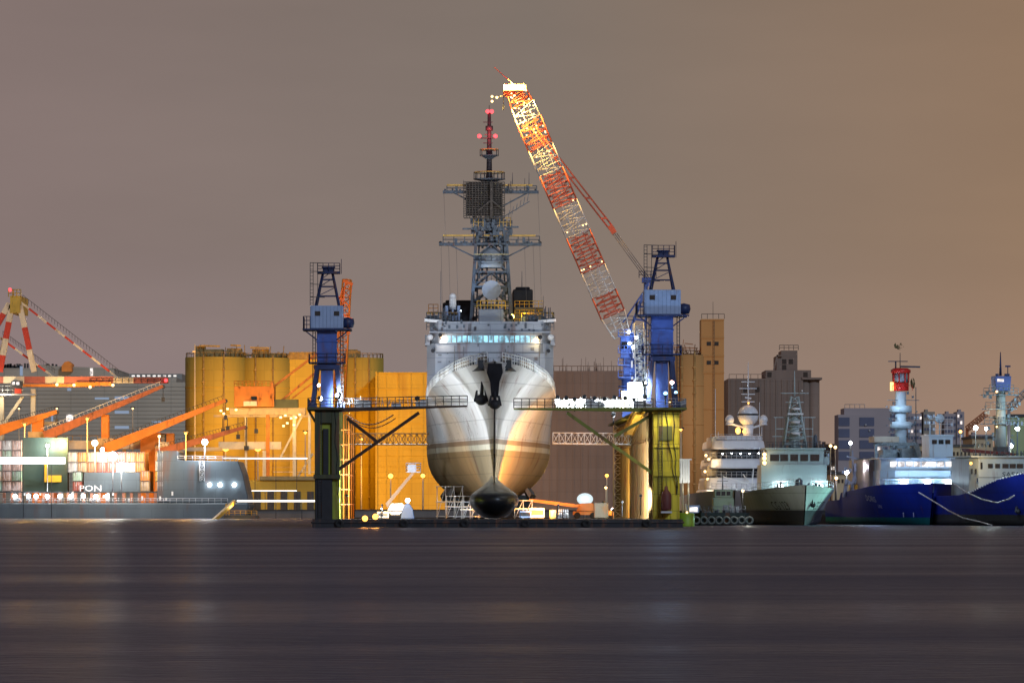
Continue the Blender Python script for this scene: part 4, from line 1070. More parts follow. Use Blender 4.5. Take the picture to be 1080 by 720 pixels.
mast_lamp('pale lamp pole before the brown grain store', g.p(639,513), 0, AM, f.p(620,440,-20), L_WARM, .4)

# ------------------------------------------------------------------ big grey shed and town behind the terminal
f = F(1500)
t = thing('cold_store', 'long grey windowless shed with small lit blue panels behind the cranes', 'shed', f.p(110,543), None)
m = MB(); m.prism([(f.x(-60),QZ),(f.x(200),QZ),(f.x(200),f.z(403)),(f.x(186),f.z(403)),(f.x(186),f.z(398)),(f.x(122),f.z(402)),(f.x(120),f.z(388)),(f.x(60),f.z(386)),(f.x(42),f.z(384)),(f.x(38),f.z(388)),(f.x(-60),f.z(388))], f.Y, f.Y+60); m.build('wall', WALLG, t)
m = MB()
for k in range(30):
    y = 408+k*4.2; m.box(f.x(-60), f.x(200), f.Y-.12, f.Y-.003, f.z(y), f.z(y)+.12)
m.build('cladding_joint', mat('joint_grey', (.15,.15,.14), .8), t)
for (a, b, y0, y1, mt) in ((70,77,437,444.5,L_ROOM),(71,75,409,412,L_DIM),(100,115,419,421,L_DIM),(121,136,418,421,L_DIM),(121,136,433,436,L_DIM),(121,136,449,452,L_DIM),(54,56,438,444,L_DIM),(95,98,388,396,L_ROOM),(21,24,386,396,L_DIM),(160,170,444,445.5,L_DIM)):
    m = MB(); m.box(f.x(a), f.x(b), f.Y-.2, f.Y-.01, f.z(y1), f.z(y0)); m.build('window', mt, t)
m = MB()
for k in range(46): x = f.x(RN.uniform(-10,58)); m.box(x-.3, x+.3, f.Y+5, f.Y+6, f.z(388), f.z(388)+RN.uniform(.5,1.8))
m.build('roof_vent', DARKG, t)
t = thing('plant_house', 'orange lit block on the roof of the grey shed', 'plant room', f.p(72,388,-3), None)
m = MB(); m.prism([(f.x(66),f.z(392)),(f.x(77),f.z(392)),(f.x(77),f.z(384)),(f.x(73),f.z(381)),(f.x(69),f.z(382)),(f.x(66),f.z(386))], f.Y-3, f.Y+4); m.build('wall', ORANGE, t)
t = thing('far_terrace', 'low far building with a row of tiny lamps left of the silos', 'building', f.p(160,400,40), None)
m = MB(); m.box(f.x(120,100), f.x(192,100), f.Y+100, f.Y+130, QZ, f.z(394,100)); m.build('wall', WALLG, t)
m = MB()
for k in range(12): x = f.x(124+k*5.5,100); m.box(x-.5, x+.5, f.Y+99.8, f.Y+99.99, f.z(397,100), f.z(395.6,100))
m.build('window', L_ROOM, t)

for px, tx in ((20,30),(60,75),(140,150)):  # lamps added to brighten the shed wall
    mast_lamp('added pale lamp in front of the grey shed, %s one' % {20:'leftmost',60:'middle',140:'right hand'}[px], F(1420).p(px,430), 130000, (1,.86,.66), f.p(tx,425), L_WARM, .3, grp='added lamps before the grey shed')
LK = .24
# ------------------------------------------------------------------ ship to shore gantry crane, left edge
f = F(1260)
TAN = mat('crane_tan', (.6,.42,.2), .5, var=.15, rust=.2)
t = thing('gantry_crane', 'tall red and cream ship to shore crane at the photo left edge', 'gantry crane', f.p(15,544), None, 'ship to shore cranes')
def striped(m, p, q, w, h, n, c0=0, w1=None):
    p = Vector(p); q = Vector(q)
    for k in range(n):
        m.m = (k+c0) % 2; m.bar(p+(q-p)*k/n, p+(q-p)*(k+1)/n, w, h)
    m.m = 0
RC = [RED, CREAM]
for (a, b, n_, c0) in (((12.5,322),(0,392),4,1),((21,322),(36,392),3,1),((10,320),(-8,352),3,1)):
    m = MB(); striped(m, f.p(*a), f.p(*b), 1.5, 1.5, n_, c0); m.build('leg', RC, t)
for (a, b, n_, c0) in (((12.5,322),(-2,392),4,1),((21,322),(36,392),3,1)):
    m = MB(); striped(m, f.p(*a,18), f.p(*b,18), 1.2, 1.2, n_, c0); m.build('leg', RC, t)
m = MB(); m.box(f.x(11), f.x(22), f.Y-1, f.Y+19, f.z(330), f.z(312)); m.cyl(f.p(14,312,0), f.p(14,305,0), .2,.2,5); m.rail([f.p(9,313,-1.2), f.p(22,313,-1.2)], 2.0, 1.2, .12, 2)
m.build('apex_frame', mat('apex_gold', (.55,.38,.06), .5, rust=.2), t)
m = MB(); m.ball(f.p(10.5,305.5,-1), .5, n=10, m=6); m.build('red_lamp', L_RED, t)
for (a, b, n_) in (((21,318),(125,399),11),((0,356),(56,397),7)):
    m = MB(); striped(m, f.p(*a,2), f.p(*b,2), .55, .55, n_, 1); m.build('stay', RC, t)
    m = MB(); a = f.p(*a,1.2)+Vector((.8,0,.6)); b = f.p(*b,1.2)+Vector((.8,0,.6)); 
    for k in range(34): p = a+(b-a)*k/34; m.cyl(p, p+Vector((0,0,1.2)), .06, .06, 3)
    m.bar(a+Vector((0,0,1.2)), b+Vector((0,0,1.2)), .12); m.build('stay_railing', DARKG, t)
m = MB(); xs = [-30,4,26,48,68,120,141,177]; 
for k in range(7):
    m.m = k % 2 if k != 0 else 0
    m.m = [0,1,0,1,0,1,0][k]; m.box(f.x(xs[k]), f.x(xs[k+1]), f.Y-1, f.Y+3, f.z(404), f.z(397 if k < 5 else 398))
m.build('boom', [mat('boom_red', (.5,.14,.09), .5, var=.15), CREAM], t)
m = MB(); m.box(f.x(25), f.x(100), f.Y-1.6, f.Y-1.01, f.z(408), f.z(405)); m.box(f.x(80), f.x(118), f.Y-2.2, f.Y-1.7, f.z(407), f.z(403)); m.build('trolley_rail', ORANGE, t)
m = MB(); m.ball(f.p(175,401,-2), .5, n=10, m=6); m.build('red_lamp', L_RED, t)
m = MB(); m.rail([f.p(95,403,-1.2), f.p(176,403.5,-1.2)], 1.1, 1.8, .07, 2); m.build('railing', DARKG, t)
m = MB(); m.box(f.x(13.5), f.x(24.5), f.Y-4, f.Y-1, f.z(410), f.z(402)); cab = m.build('operator_cab', DARKG, t)
m = MB(); m.box(f.x(14.2), f.x(17.5), f.Y-4.1, f.Y-4.01, f.z(406), f.z(403)); m.build('window', L_ROOM, cab)
m = MB(); m.box(f.x(19), f.x(22), f.Y-4.1, f.Y-4.01, f.z(406), f.z(403)); m.build('window', L_ROOM, cab)
m = MB(); m.box(f.x(17), f.x(23.5), f.Y-3.4, f.Y-1.4, f.z(415), f.z(410)-.003); m.build('cab_base', RED, cab)
m = MB(); m.box(f.x(-10), f.x(38), f.Y-2.5, f.Y+1, f.z(417), f.z(415.3)); m.rail([f.p(-8,415.3,-2.4), f.p(24,415.3,-2.4)], 2.2, 1.3, .08, 2); m.build('platform', STEEL, t)
for a, b, w_ in (((1.5,418),(1.5,520),1.4),((35,410),(35,520),1.2)):
    m = MB(); m.bar(f.p(*a), f.p(*b), w_, 1.4); m.build('leg', CREAM, t)
m = MB(); m.bar(f.p(24,418), f.p(4,447), .8); m.build('brace', CREAM, t)
m = MB(); m.box(f.x(-10), f.x(60), f.Y+1.7, f.Y+3, f.z(448), f.z(444.5)); m.build('cross_beam', TAN, t)
lamp('POINT', f.p(2,414,-6), 9000, (1,.85,.6), t, .8)
lamp('POINT', f.p(70,412,-8), 14000, (1,.6,.2), t, .8)
lamp('POINT', f.p(110,411,-8), 9000, (1,.6,.2), t, .8)
m = MB()
for x, y in ((60,405.5),(95,408),(119,406),(78,406)): m.ball(f.p(x,y,-2.4), .42, n=8, m=6)
m.build('boom_lamp', L_WARM, t)
# second gantry crane behind the left dock crane
f = F(1230)
t = thing('gantry_crane', 'orange ship to shore crane with machinery house beside the left dock crane', 'gantry crane', f.p(283,544), None, 'ship to shore cranes')
m = MB(); m.box(f.x(247), f.x(289), f.Y, f.Y+9, f.z(429), f.z(407)); hs = m.build('machinery_house', ORANGE, t, .1)
m = MB(); m.box(f.x(257), f.x(271), f.Y-.8, f.Y-.003, f.z(428), f.z(423)); m.build('cab', CREAM, hs)
m = MB(); m.box(f.x(265), f.x(271), f.Y-.3, f.Y-.01, f.z(421.5), f.z(418)); m.build('window', GLASS, hs)
m = MB(); m.rail([f.p(247,407,.3), f.p(289,407,.3)], 1.3, 1.1, .08, 2)
for k in range(16): x = f.x(RN.uniform(248,288)); z = f.z(RN.uniform(428,408)); m.box(x-.3, x+.3, f.Y-.25, f.Y-.003, z, z+RN.uniform(.5,1.5))
m.build('railing', ORANGE, hs)
m = MB(); m.box(f.x(242), f.x(322), f.Y+1, f.Y+5, f.z(437), f.z(430)); m.box(f.x(225), f.x(345), f.Y+1.5, f.Y+4, f.z(439.5), f.z(437.2)); m.build('girder', TAN, t)
m = MB(); m.box(f.x(288), f.x(314), f.Y+1, f.Y+5, f.z(429.8), f.z(421)); m.build('electrical_house', mat('dull_olive', (.12,.12,.05), .6), t)
for x, w_, a, b in ((282.5,.95,430,544),(259.5,.6,440,544),(279,1.0,475,544),(310.5,.9,430,508),(326.5,.7,430,500)):
    m = MB(); m.bar(f.p(x,a,2), f.p(x,b,2), w_, 1.1); m.build('leg', ORANGE if x > 282 and x < 284 else CREAM, t)
m = MB(); m.bar(f.p(322,432,2), f.p(296,482,2), .5); m.bar(f.p(330,478,3), f.p(314,503,3), .5); m.build('brace', CREAM, t)
m = MB(); m.box(f.x(230), f.x(296), f.Y+2, f.Y+4, f.z(473.5), f.z(465.5)); m.box(f.x(288), f.x(345), f.Y+2, f.Y+3, f.z(497.7), f.z(497)); m.build('cross_beam', CREAM, t)
m = MB()
for x in (286,300,318): m.box(f.x(268), f.x(345), f.Y+1.8, f.Y+1.99, f.z(x*0+480+ (x-286)*.4), f.z(479.6+(x-286)*.4))
m.build('catwalk', TAN, t)
for a, b in (((362,352),(288,408)),((358,372),(296,423)),((364,378),(308,420)),((340,376),(326,430))):
    m = MB(); m.bar(f.p(*a,3), f.p(*b,3), .62 if a[0] > 341 and b[0] < 300 else .4); m.build('stay', ORANGE, t)
m = MB(); m.truss(f.p(366,295,3), f.p(357,425,3), 2.2, 2.6, 14, .22, 3.4, 3.4); m.build('apex_tower', ORANGE, t)
m = MB(); m.bar(f.p(366,294,2), f.p(353,345,2), .5); m.bar(f.p(362,296,2), f.p(372,300,2), 1.1, .8); m.bar(f.p(371,298,2), f.p(368,330,2), .4); m.bar(f.p(366,330,2),f.p(369,352,2),.3)
for k in range(10): m.bar(f.p(RN.uniform(355,366),RN.uniform(300,335),1), f.p(RN.uniform(360,372),RN.uniform(300,340),1), .25)
m.build('apex_frame', mat('apex_orange', (.7,.17,.03), .5), t)
m = MB()
for x, y in ((233,433),(236,436),(240,431),(249,432),(296,440),(301,438),(307,441),(312,440),(316,437),(303,446),(310,448),(299,449)): m.box(f.x(x)-.3, f.x(x)+.3, f.Y-.2, f.Y+.3, f.z(y)-.25, f.z(y)+.25)
m.build('small_lamp', L_WARM, t)
lamp('POINT', f.p(262,440,-9), 16000, (1,.6,.18), t, .8)
lamp('POINT', f.p(306,445,-7), 12000, (1,.6,.18), t, .8)
lamp('POINT', f.p(366,330,-8), 9000, (1,.35,.12), t, .8)
# hanging spreaders
m = MB()
for (x, a, b) in ((235,441,452),(240,441,449),(251,440,458),(260,440,470),(270,440,452)): m.cyl(f.p(x,a,1), f.p(x,b,1), .1, .1, 4); m.box(f.x(x)-.5, f.x(x)+.5, f.Y+.5, f.Y+1.5, f.z(b)-1.2, f.z(b))
m.build('hoist_block', DARKG, t)

# ------------------------------------------------------------------ slanting luffing cranes of the quay
f = F(1215)
BOOM = mat('luffing_boom_rust', (.42,.13,.05), .55, var=.2, rust=.3)
cr_ = [ ((-14,458),(60,434),3.2,ORANGE,41,(34,46,441,463),'orange luffing crane whose short thick jib crosses the cream legs'),
        ((47,460),(172,407),2.6,BOOM,52,(47,60,456,470),'rust red luffing crane with the longest jib above the white lamps'),
        ((112,473),(238,422),2.9,ORANGE,111,(107,115,437,470),'orange luffing crane with tall column beside the brightest lamps'),
        ((165,478),(259,450),2.4,BOOM,172,(168,178,466,478),'dull brown luffing crane whose low jib crosses the golden silo foot')]
for i, (a, b, w_, mt, cx_, col_, lb) in enumerate(cr_):
    t = thing('luffing_crane', lb, 'crane', f.p(cx_,470), None, 'luffing cranes along the quay')
    m = MB(); p = f.p(*a,-2-i); q = f.p(*b,-2-i)
    m.bar(p, q, 1.5, w_, 1.0, w_*.32); 
    m.build('jib', mt, t)
    m = MB(); d = (q-p).normalized(); n_ = Vector((-d.z,0,d.x))
    if n_.z < 0: n_ = -n_
    for k in range(30): x = p+(q-p)*(k+.5)/30-Vector((0,.9,0))+n_*(w_*.5-w_*.33*k/30); m.cyl(x, x+n_*.9, .07, .07, 3)
    m.bar(p-Vector((0,.9,0))+n_*(w_*.5+.9), q-Vector((0,.9,0))+n_*(w_*.17+.9), .1); m.build('jib_railing', DARKG if i != 1 else WHITE, t)
    m = MB(); m.box(f.x(col_[0]), f.x(col_[1]), f.Y-1, f.Y+2, QZ, f.z(col_[2])); m.build('column', mt if i != 3 else CREAM, t, .1)
    m = MB(); m.box(f.x(col_[0])-1, f.x(col_[1])+1.5, f.Y-1.4, f.Y+2.4, f.z(col_[3]), f.z(col_[3])+2.0); m.build('slew_platform', TAN, t)
    m = MB(); m.cyl(q-Vector((0,.5,.2)), q+Vector((0,.5,-.2)), .55, .55, 10); m.cyl(q, q-Vector((0,0,2+i)), .08, .08, 4); m.box(q.x-.4, q.x+.4, q.y-.3, q.y+.3, q.z-3.2-i, q.z-2-i); m.build('hook_block', DARKG, t)
for i, (px, py) in enumerate(((26,447),(92,441),(196,456))):  # amber lamps added to brighten the jibs
    g = F(1195)
    mast_lamp('added amber lamp among the luffing cranes, %s from the left' % ORD[i], g.p(px,py), 0, AM, g.p(px,500), L_AMBER, .35, grp='added amber lamps among the luffing cranes')
    lamp('POINT', g.p(px,py+3,-8), 26000, (1,.5,.1), bpy.data.objects['street_lamp' if False else 'quay_lamp_row'], .6) if 'quay_lamp_row' in bpy.data.objects else lamp('POINT', g.p(px,py+3,-8), 70000, (1,.5,.1), t, .6)
# yellow quay beam with machine house
t = thing('pipe_bridge', 'yellow horizontal beam on columns behind the bright lamps', 'pipe bridge', f.p(110,470,8), None)
m = MB(); m.box(f.x(50), f.x(165), f.Y+8, f.Y+10, f.z(473), f.z(464)); m.box(f.x(165), f.x(232), f.Y+8, f.Y+10, f.z(475), f.z(471)); m.build('beam', CREAM, t)
for x in (66,99,128,150):
    m = MB(); m.box(f.x(x)-.5, f.x(x)+.5, f.Y+8.5, f.Y+9.5, QZ, f.z(473)-.003); m.build('column', TAN, t)
m = MB(); m.rail([f.p(50,464,8.2), f.p(165,464,8.2)], 1.2, 2.2, .08, 1); m.build('railing', TAN, t)
t = thing('machine_house', 'orange machine house with ladder right of the brightest lamps', 'machine house', f.p(160,475,3), None)
m = MB(); m.box(f.x(147), f.x(168), f.Y+3, f.Y+7.9, QZ, f.z(456)); m.box(f.x(168), f.x(182), f.Y+3.4, f.Y+7.9, f.z(474), f.z(456.5)); m.build('wall', ORANGE, t)
m = MB(); m.box(f.x(169), f.x(174.5), f.Y+2.9, f.Y+3.39, f.z(468), f.z(457)); m.build('door', DARKG, t)
m = MB(); m.rail([f.p(147,456,3.1), f.p(168,456,3.1)], 1.2, 1.3, .07, 2)
for k in range(7): m.bar(f.p(170,459+k*1.4,2.7), f.p(173.5,459+k*1.4,2.7), .12)
m.build('railing', CREAM, t)

# ------------------------------------------------------------------ container ship and its boxes
f = F(1150)
SLATE = mat('ship_slate_paint', (.10,.13,.15), .5, var=.25, scale=.15, streak=True, rust=.16, plates=('X',8,2.4,.7))
GREENB = mat('ship_green_grey', (.05,.085,.065), .5, var=.25, scale=.1, rust=.1)
t = thing('container_ship', 'long dark slate container ship lying at the quay under the cranes', 'container ship', f.p(110,546), None)
m = MB()
xa, x1 = f.x(-60), f.x(262)
zd = f.z(530)
rows = []
for (yy, sft) in ((0,0),(10,1),(20,0)): pass
poly = [(xa,-.5),(f.x(258),-.5),(f.x(262),zd-1),(f.x(262.3),zd),(xa,zd)]
m.prism(poly, f.Y, f.Y+26)
m.build('hull', SLATE, t, .3)
m = MB(); m.prism([(f.x(165),zd+.003),(f.x(262.5),zd+.003),(f.x(256),f.z(500)),(f.x(251),f.z(486)),(f.x(187),f.z(485)),(f.x(187),f.z(475)),(f.x(165),f.z(475))], f.Y+1, f.Y+24); m.build('forecastle', SLATE, t, .2)
m = MB(); m.box(f.x(88), f.x(147), f.Y+1.2, f.Y+6, f.z(518), f.z(498)); m.build('hatch_wall', SLATE, t)
m = MB(); m.box(f.x(22.3), f.x(70), f.Y+3, f.Y+7, f.z(518), f.z(461)); m.build('deck_house', GREENB, t)
m = MB(); m.box(f.x(46), f.x(63.5), f.Y+2.2, f.Y+3-.003, f.z(508), f.z(501)); m.box(f.x(46), f.x(48), f.Y+2.2, f.Y+2.9, f.z(501), f.z(488)); m.build('winch_house', YEL, t)
m = MB(); m.box(xa, f.x(165), f.Y+1, f.Y+25, f.z(519.2), f.z(518)); m.build('hatch_deck', DARKG, t)
m = MB(); k = 0
while -55+k*8.4 < 165:
    px = -55+k*8.4; m.box(f.x(px)-.35, f.x(px)+.35, f.Y+1.1, f.Y+1.8, zd, f.z(519.3)); k += 1
m.build('deck_pillar', mat('pillar_rust', (.3,.13,.08), .6, rust=.3), t)
m = MB(); m.rail([f.p(-50,530,.1), f.p(240,530,.1)], 1.1, 1.6, .07, 2); m.build('railing', STEEL, t)
m = MB()
for k in range(28):
    x = RN.uniform(0,185); y = RN.choice((521,523,527,528,526)); m.box(f.x(x)-.22, f.x(x)+.22, f.Y+.3, f.Y+.6, f.z(y)-.3, f.z(y)+.3+.4*(k % 2))
m.build('deck_gear', WHITE, t)
m = MB(); m.rail([f.p(187,485,1), f.p(251,486,1)], 1.1, 2.0, .07, 2); m.cyl(f.p(212,486,3), f.p(212,507,1), .15, .15, 5); m.truss(f.p(213,486,.4), f.p(213,507,.4), 1.2, .8, 5, .1); m.build('mast_ladder', STEEL, t)
m = MB(); m.text('PON', 2.2, lambda x, y: (f.x(95)+x*1.25, f.Y+1.12, f.z(517.8)+y)); m.build('lettering', WHITE, t)
m = MB()
for k in range(3): x = (221,232,247)[k]; m.ball(f.p(x,511,.4), .5, n=8, m=6)
m.build('deck_lamp', L_WHITE, t)
# deck lamps, countable
for i, x in enumerate((16,30,38,50,63,75,88,101,113)):
    tt = thing('deck_lamp', 'small white lamp under the container deck, %s from the left end' % (ORD[i]), 'lamp', f.p(x,526,.0), None, 'small lamps under the container deck')
    m = MB(); m.ball(f.p(x,523,.3), .5, n=10, m=6); m.build('lens', L_WHITE, tt)
    m = MB(); m.cyl(f.p(x,530,.3), f.p(x,524.5,.3), .07, .07, 5); m.build('post', STEEL, tt)
# containers
CC = {'orange':(.72,.27,.05),'dull orange':(.55,.2,.07),'brick red':(.45,.1,.06),'pale pink':(.7,.5,.42),'cream':(.72,.66,.5),'mint green':(.4,.6,.45),'pale grey':(.6,.62,.6),'blue grey':(.2,.3,.42),'tan':(.55,.38,.2),'yellow':(.75,.5,.08)}
BOXM = {k: mat('container_'+k.replace(' ','_'), v, .5, var=.2, scale=.9, rust=.22) for k, v in CC.items()}
CW, CH_ = 2.44, 2.59
def container(px, pyb, color, lab, dy=1.3, w=CW, h=CH_):
    x = f.x(px); z = f.z(pyb)
    t = thing('container', lab, 'container', (x+w/2, f.Y+dy+6, z), None, 'shipping containers on the ship')
    m = MB(); m.box(x+.03, x+w-.03, f.Y+dy, f.Y+dy+12.2, z+.02, z+h-.02); m.build('box', BOXM[color], t)
    m = MB()
    for a in (.12,w-.2): m.box(x+a, x+a+.1, f.Y+dy-.06, f.Y+dy-.003, z+.02, z+h-.02)
    for a in (z+.02, z+h-.14): m.box(x+.12, x+w-.1, f.Y+dy-.05, f.Y+dy-.003, a, a+.1)
    m.build('corner_frame', DARKG, t)
    m = MB()
    for a in (.6,1.0,1.45,1.85): m.cyl((x+a, f.Y+dy-.08, z+.15), (x+a, f.Y+dy-.08, z+h-.15), .045, .045, 4)
    m.build('lock_rod', STEEL, t)
ck = list(CC)
cwp = 10.2; chp = CH_/f.k
# tall stack at the left edge: 3 columns
base_ = 518
for c in range(3):
    for r in range(5):
        col_ = RN.choice(['pale pink','cream','mint green','pale pink','blue grey','pale grey','pale pink'])
        container(-8.5+c*cwp, base_-r*chp-.05, col_, '%s container, %s up, column %s of the tall stack at the left edge' % (col_, ORD[r], 'one two three'.split()[c]))
for c in range(8):
    for r in range(2):
        col_ = RN.choice(['orange','dull orange','pale grey','brick red','tan','orange','cream']) if c != 3 else ('brick red' if r == 0 else 'pale grey')
        container(71+c*cwp, 498-r*chp-.05, col_, '%s container, %s of the wide lit rows, %s from their left end' % (col_, 'lower' if r == 0 else 'upper', ORD[c]))
for c in range(2):
    for r in range(4):
        col_ = RN.choice(['orange','yellow','tan','orange'])
        if c == 1 and r == 2: col_ = 'cream'
        container(153.0+c*cwp-8*(0), base_-r*chp-.05, col_, '%s container, %s up, %s column right of the dark hatch wall' % (col_, ORD[r], ('near','outer')[c]), dy=1.1 if c else 14.5) if c == 1 else container(147.5, base_-r*chp-.05 , col_, '%s container, %s up, column against the dark hatch wall' % (col_, ORD[r]), dy=-.1+1.1-12.9 if False else 1.1) if r < 2 else None
for c in range(1):
    for r in range(2):
        col_ = ('brick red','mint green')[r]
        container(76, base_-r*chp-.05, col_, '%s container below the wide rows, %s of the pair left of the hatch wall' % (col_, 'lower' if r == 0 else 'upper'))
# bright work lamps of the terminal
def pole_lamp(label, px, py, r, power, col, glow, dy=-1.5, tgt=None, ang=150, post_to=498):
    t = thing('flood_lamp', label, 'lamp', f.p(px,post_to,dy), None, 'bright lamps of the container terminal')
    m = MB(); m.cyl(f.p(px,post_to,dy), f.p(px,py,dy), .12, .12, 6); m.build('post', STEEL, t)
    m = MB(); m.ball(f.p(px,py,dy-.2), r*.75, n=14, m=8); m.build('lens', glow, t)
    if power: lamp('POINT', f.p(px,py,dy-r-1.2), power, col, t, r)
pole_lamp('starry white flood lamp above the ship deck house', 50, 470, .6, 14000, (.9,.95,1), L_WHITE, 1.0, post_to=518)
pole_lamp('amber flood lamp right of the starry white one', 65, 468, .75, 30000, (1,.6,.2), em('lamp_glow_peach', (1,.7,.4), 25), 4, post_to=518)
pole_lamp('big warm white flood lamp above the wide container rows', 100, 467, 1.0, 14000, (1,.8,.5), em('lamp_glow_peachwhite', (1,.85,.65), 25), -1.5)
pole_lamp('brightest white flood lamp before the wide container rows', 119, 481, 1.5, 40000, (1,.93,.85), L_WHITE, -2.5, post_to=518)
pole_lamp('white flood lamp between the two brightest lamps', 108, 474, .7, 9000, (1,.9,.8), L_WHITE, -2)
pole_lamp('lower white flood lamp right of the brightest one', 128, 490, .8, 6000, (1,.93,.9), L_WHITE, -2, post_to=518)
pole_lamp('starry white flood lamp over the forecastle', 216, 466, 1.0, 45000, (.93,.95,1), L_WHITE, 0, post_to=486)
pole_lamp('amber lamp near the machine house door', 168, 460, .5, 7000, (1,.6,.2), L_WARM, 0, post_to=478)
lamp('POINT', f.p(8,470,-9), 12000, (1,.8,.65), bpy.data.objects['container_ship'], .6)
lamp('POINT', f.p(160,492,-9), 12000, (1,.65,.3), bpy.data.objects['container_ship'], .6)
lamp('POINT', f.p(80,490,-9), 9000, (1,.6,.3), bpy.data.objects['container_ship'], .6)
# low shed, lit quay front and bars for boat light trails between the ship's bow and the dock
f = F(1215)
t = thing('quay_shed', 'low golden lit shed on the quay left of the dock', 'shed', f.p(300,544,12), None)
m = MB(); m.box(f.x(262,14), f.x(345,14), f.Y+14, f.Y+30, QZ, f.z(506,14)); m.build('wall', CONC, t)
m = MB(); m.box(f.x(274,14), f.x(345,14), f.Y+13, f.Y+31, f.z(506,14)+.003, f.z(502,14)); m.build('roof', mat('shed_roof', (.25,.22,.12), .6), t)
for k in range(5):
    m = MB(); m.box(f.x(268+k*14,14), f.x(275+k*14,14), f.Y+13.8, f.Y+13.99, QZ, f.z(518,14)); m.build('door', DARKG, t)
def strip(label, pxa, pxb, py, th, Y, col=None, posts=3, zb=0):  # glowing bars stand in for light trails of passing boats; posts added
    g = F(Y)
    t = thing('boat_light_trail', label, 'light trail', g.p((pxa+pxb)/2, py), None, 'boat light trails over the water')
    m = MB(); m.box(g.x(pxa), g.x(pxb), g.Y-.1, g.Y+.1, g.z(py)-th/2, g.z(py)+th/2); m.build('tube', col or em('trail_glow', (1,.92,.82), 3.2), t)
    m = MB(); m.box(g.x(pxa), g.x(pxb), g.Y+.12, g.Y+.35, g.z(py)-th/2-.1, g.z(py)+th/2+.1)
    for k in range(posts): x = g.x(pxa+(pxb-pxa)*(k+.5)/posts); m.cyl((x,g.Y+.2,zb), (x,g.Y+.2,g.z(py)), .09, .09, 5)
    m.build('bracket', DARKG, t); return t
strip('thin white boat light trail level with the silo foot', 236, 324, 483.2, .32, 1198, posts=4)
strip('faint thin white boat light trail below the upper one', 224, 313, 517.3, .18, 1198, posts=4)
strip('white boat light trail low over the water beside the dock', 250, 332, 528, .42, 1140, posts=3)
strip('broad greenish white boat light trail crossing the tall stack', -20, 69, 485.5, 1.7, 1140, em('trail_glow_green', (.93,1,.85), 2.6), posts=3)
strip('hair thin boat light trail at the water line left of the dock', -20, 330, 553.3, .04, 690, em('trail_glow_dim', (.8,.85,.9), 1.0), posts=0) if False else None
# landing stage with yellow gangway
t = thing('landing_stage', 'small landing stage with a slanted yellow gangway at the water', 'landing stage', F(1120).p(255,546), None)
g = F(1120)
m = MB(); m.box(g.x(236), g.x(272), g.Y, g.Y+6, -.3, g.z(543)); m.build('pontoon', DARKG, t)
m = MB(); m.bar(g.p(224,550,-60), g.p(247,529,2), .6, 1.0); m.build('gangway', mat('gangway_yellow', (.9,.55,.05), .5), t)
m = MB(); m.truss(g.p(240,531,1), g.p(240,543,1), .8, .8, 3, .09); m.rail([g.p(236,543,.1), g.p(271,543,.1)], 1.1, 1.4, .06, 2); m.build('railing', YEL, t)
lamp('POINT', g.p(250,535,-6), 4000, (1,.6,.15), t, .5)
LK = 1.0
# ------------------------------------------------------------------ big lattice boom crane behind the right dock wall
f = F(770)
t = thing('lattice_crane', 'tall blue crane with red and white lattice boom, its tip lit amber', 'crane', f.p(668,550), None)
CB = mat('lattice_crane_blue', (.10,.20,.62), .45, var=.2, rust=.12)
m = MB()
for x, y in ((660,-3),(677,-3),(660,4),(677,4)): m.bar((f.x(x),f.Y+y,1.9), (f.x(x),f.Y+y,f.z(425)), 1.3)
m.box(f.x(657), f.x(681), f.Y-4, f.Y+5, f.z(427), f.z(422))
for y in (440,460,480,500,520): m.bar(f.p(660,y,-3), f.p(677,y-18,-3), .5); m.bar(f.p(660,y,-3), f.p(677,y,-3), .5)
m.build('portal', CB, t)
m = MB(); m.cyl(f.p(668,424,0), f.p(668,398,0), 2.0, 2.0, 20)
for y in (418,408,400): m.cyl(f.p(668,y,0), f.p(668,y-1.2,0), 2.6, 2.6, 20)
m.build('slew_column', CB, t)
m = MB(); m.box(f.x(657), f.x(681), f.Y-2.5, f.Y+4, f.z(398), f.z(372)); m.box(f.x(654), f.x(664), f.Y-3, f.Y+1, f.z(378), f.z(355)); m.box(f.x(664.1), f.x(680), f.Y-2, f.Y+3, f.z(371.9), f.z(352)); m.build('machinery_house', CB, t, .1)
m = MB(); m.box(f.x(655), f.x(661), f.Y-3.1, f.Y-3.01, f.z(368), f.z(361)); m.build('window', GLASS, t)
m = MB()
for y in (398,385,372,355):
    m.rail([f.p(652,y,-3.6), f.p(684,y,-3.6)], 1.2, 1.1, .06, 2); m.box(f.x(652), f.x(684), f.Y-3.8, f.Y-2.6, f.z(y)-.15, f.z(y))
m.rail([f.p(653,418,-4.2), f.p(684,418,-4.2)], 1.2, 1.2, .06, 2)
m.build('railing', CB, t)
m = MB()
for k in range(60):
    x = f.x(RN.uniform(664,684)); z = f.z(RN.uniform(425,350)); m.box(x-.15, x+.15, f.Y-4.1, f.Y-3.3, z, z+RN.uniform(.3,1.6))
m.truss(f.p(676,425,-4.6), f.p(674,340,-4.6), 1.6, 1.0, 16, .09)
m.build('stair_tower', STEEL, t)
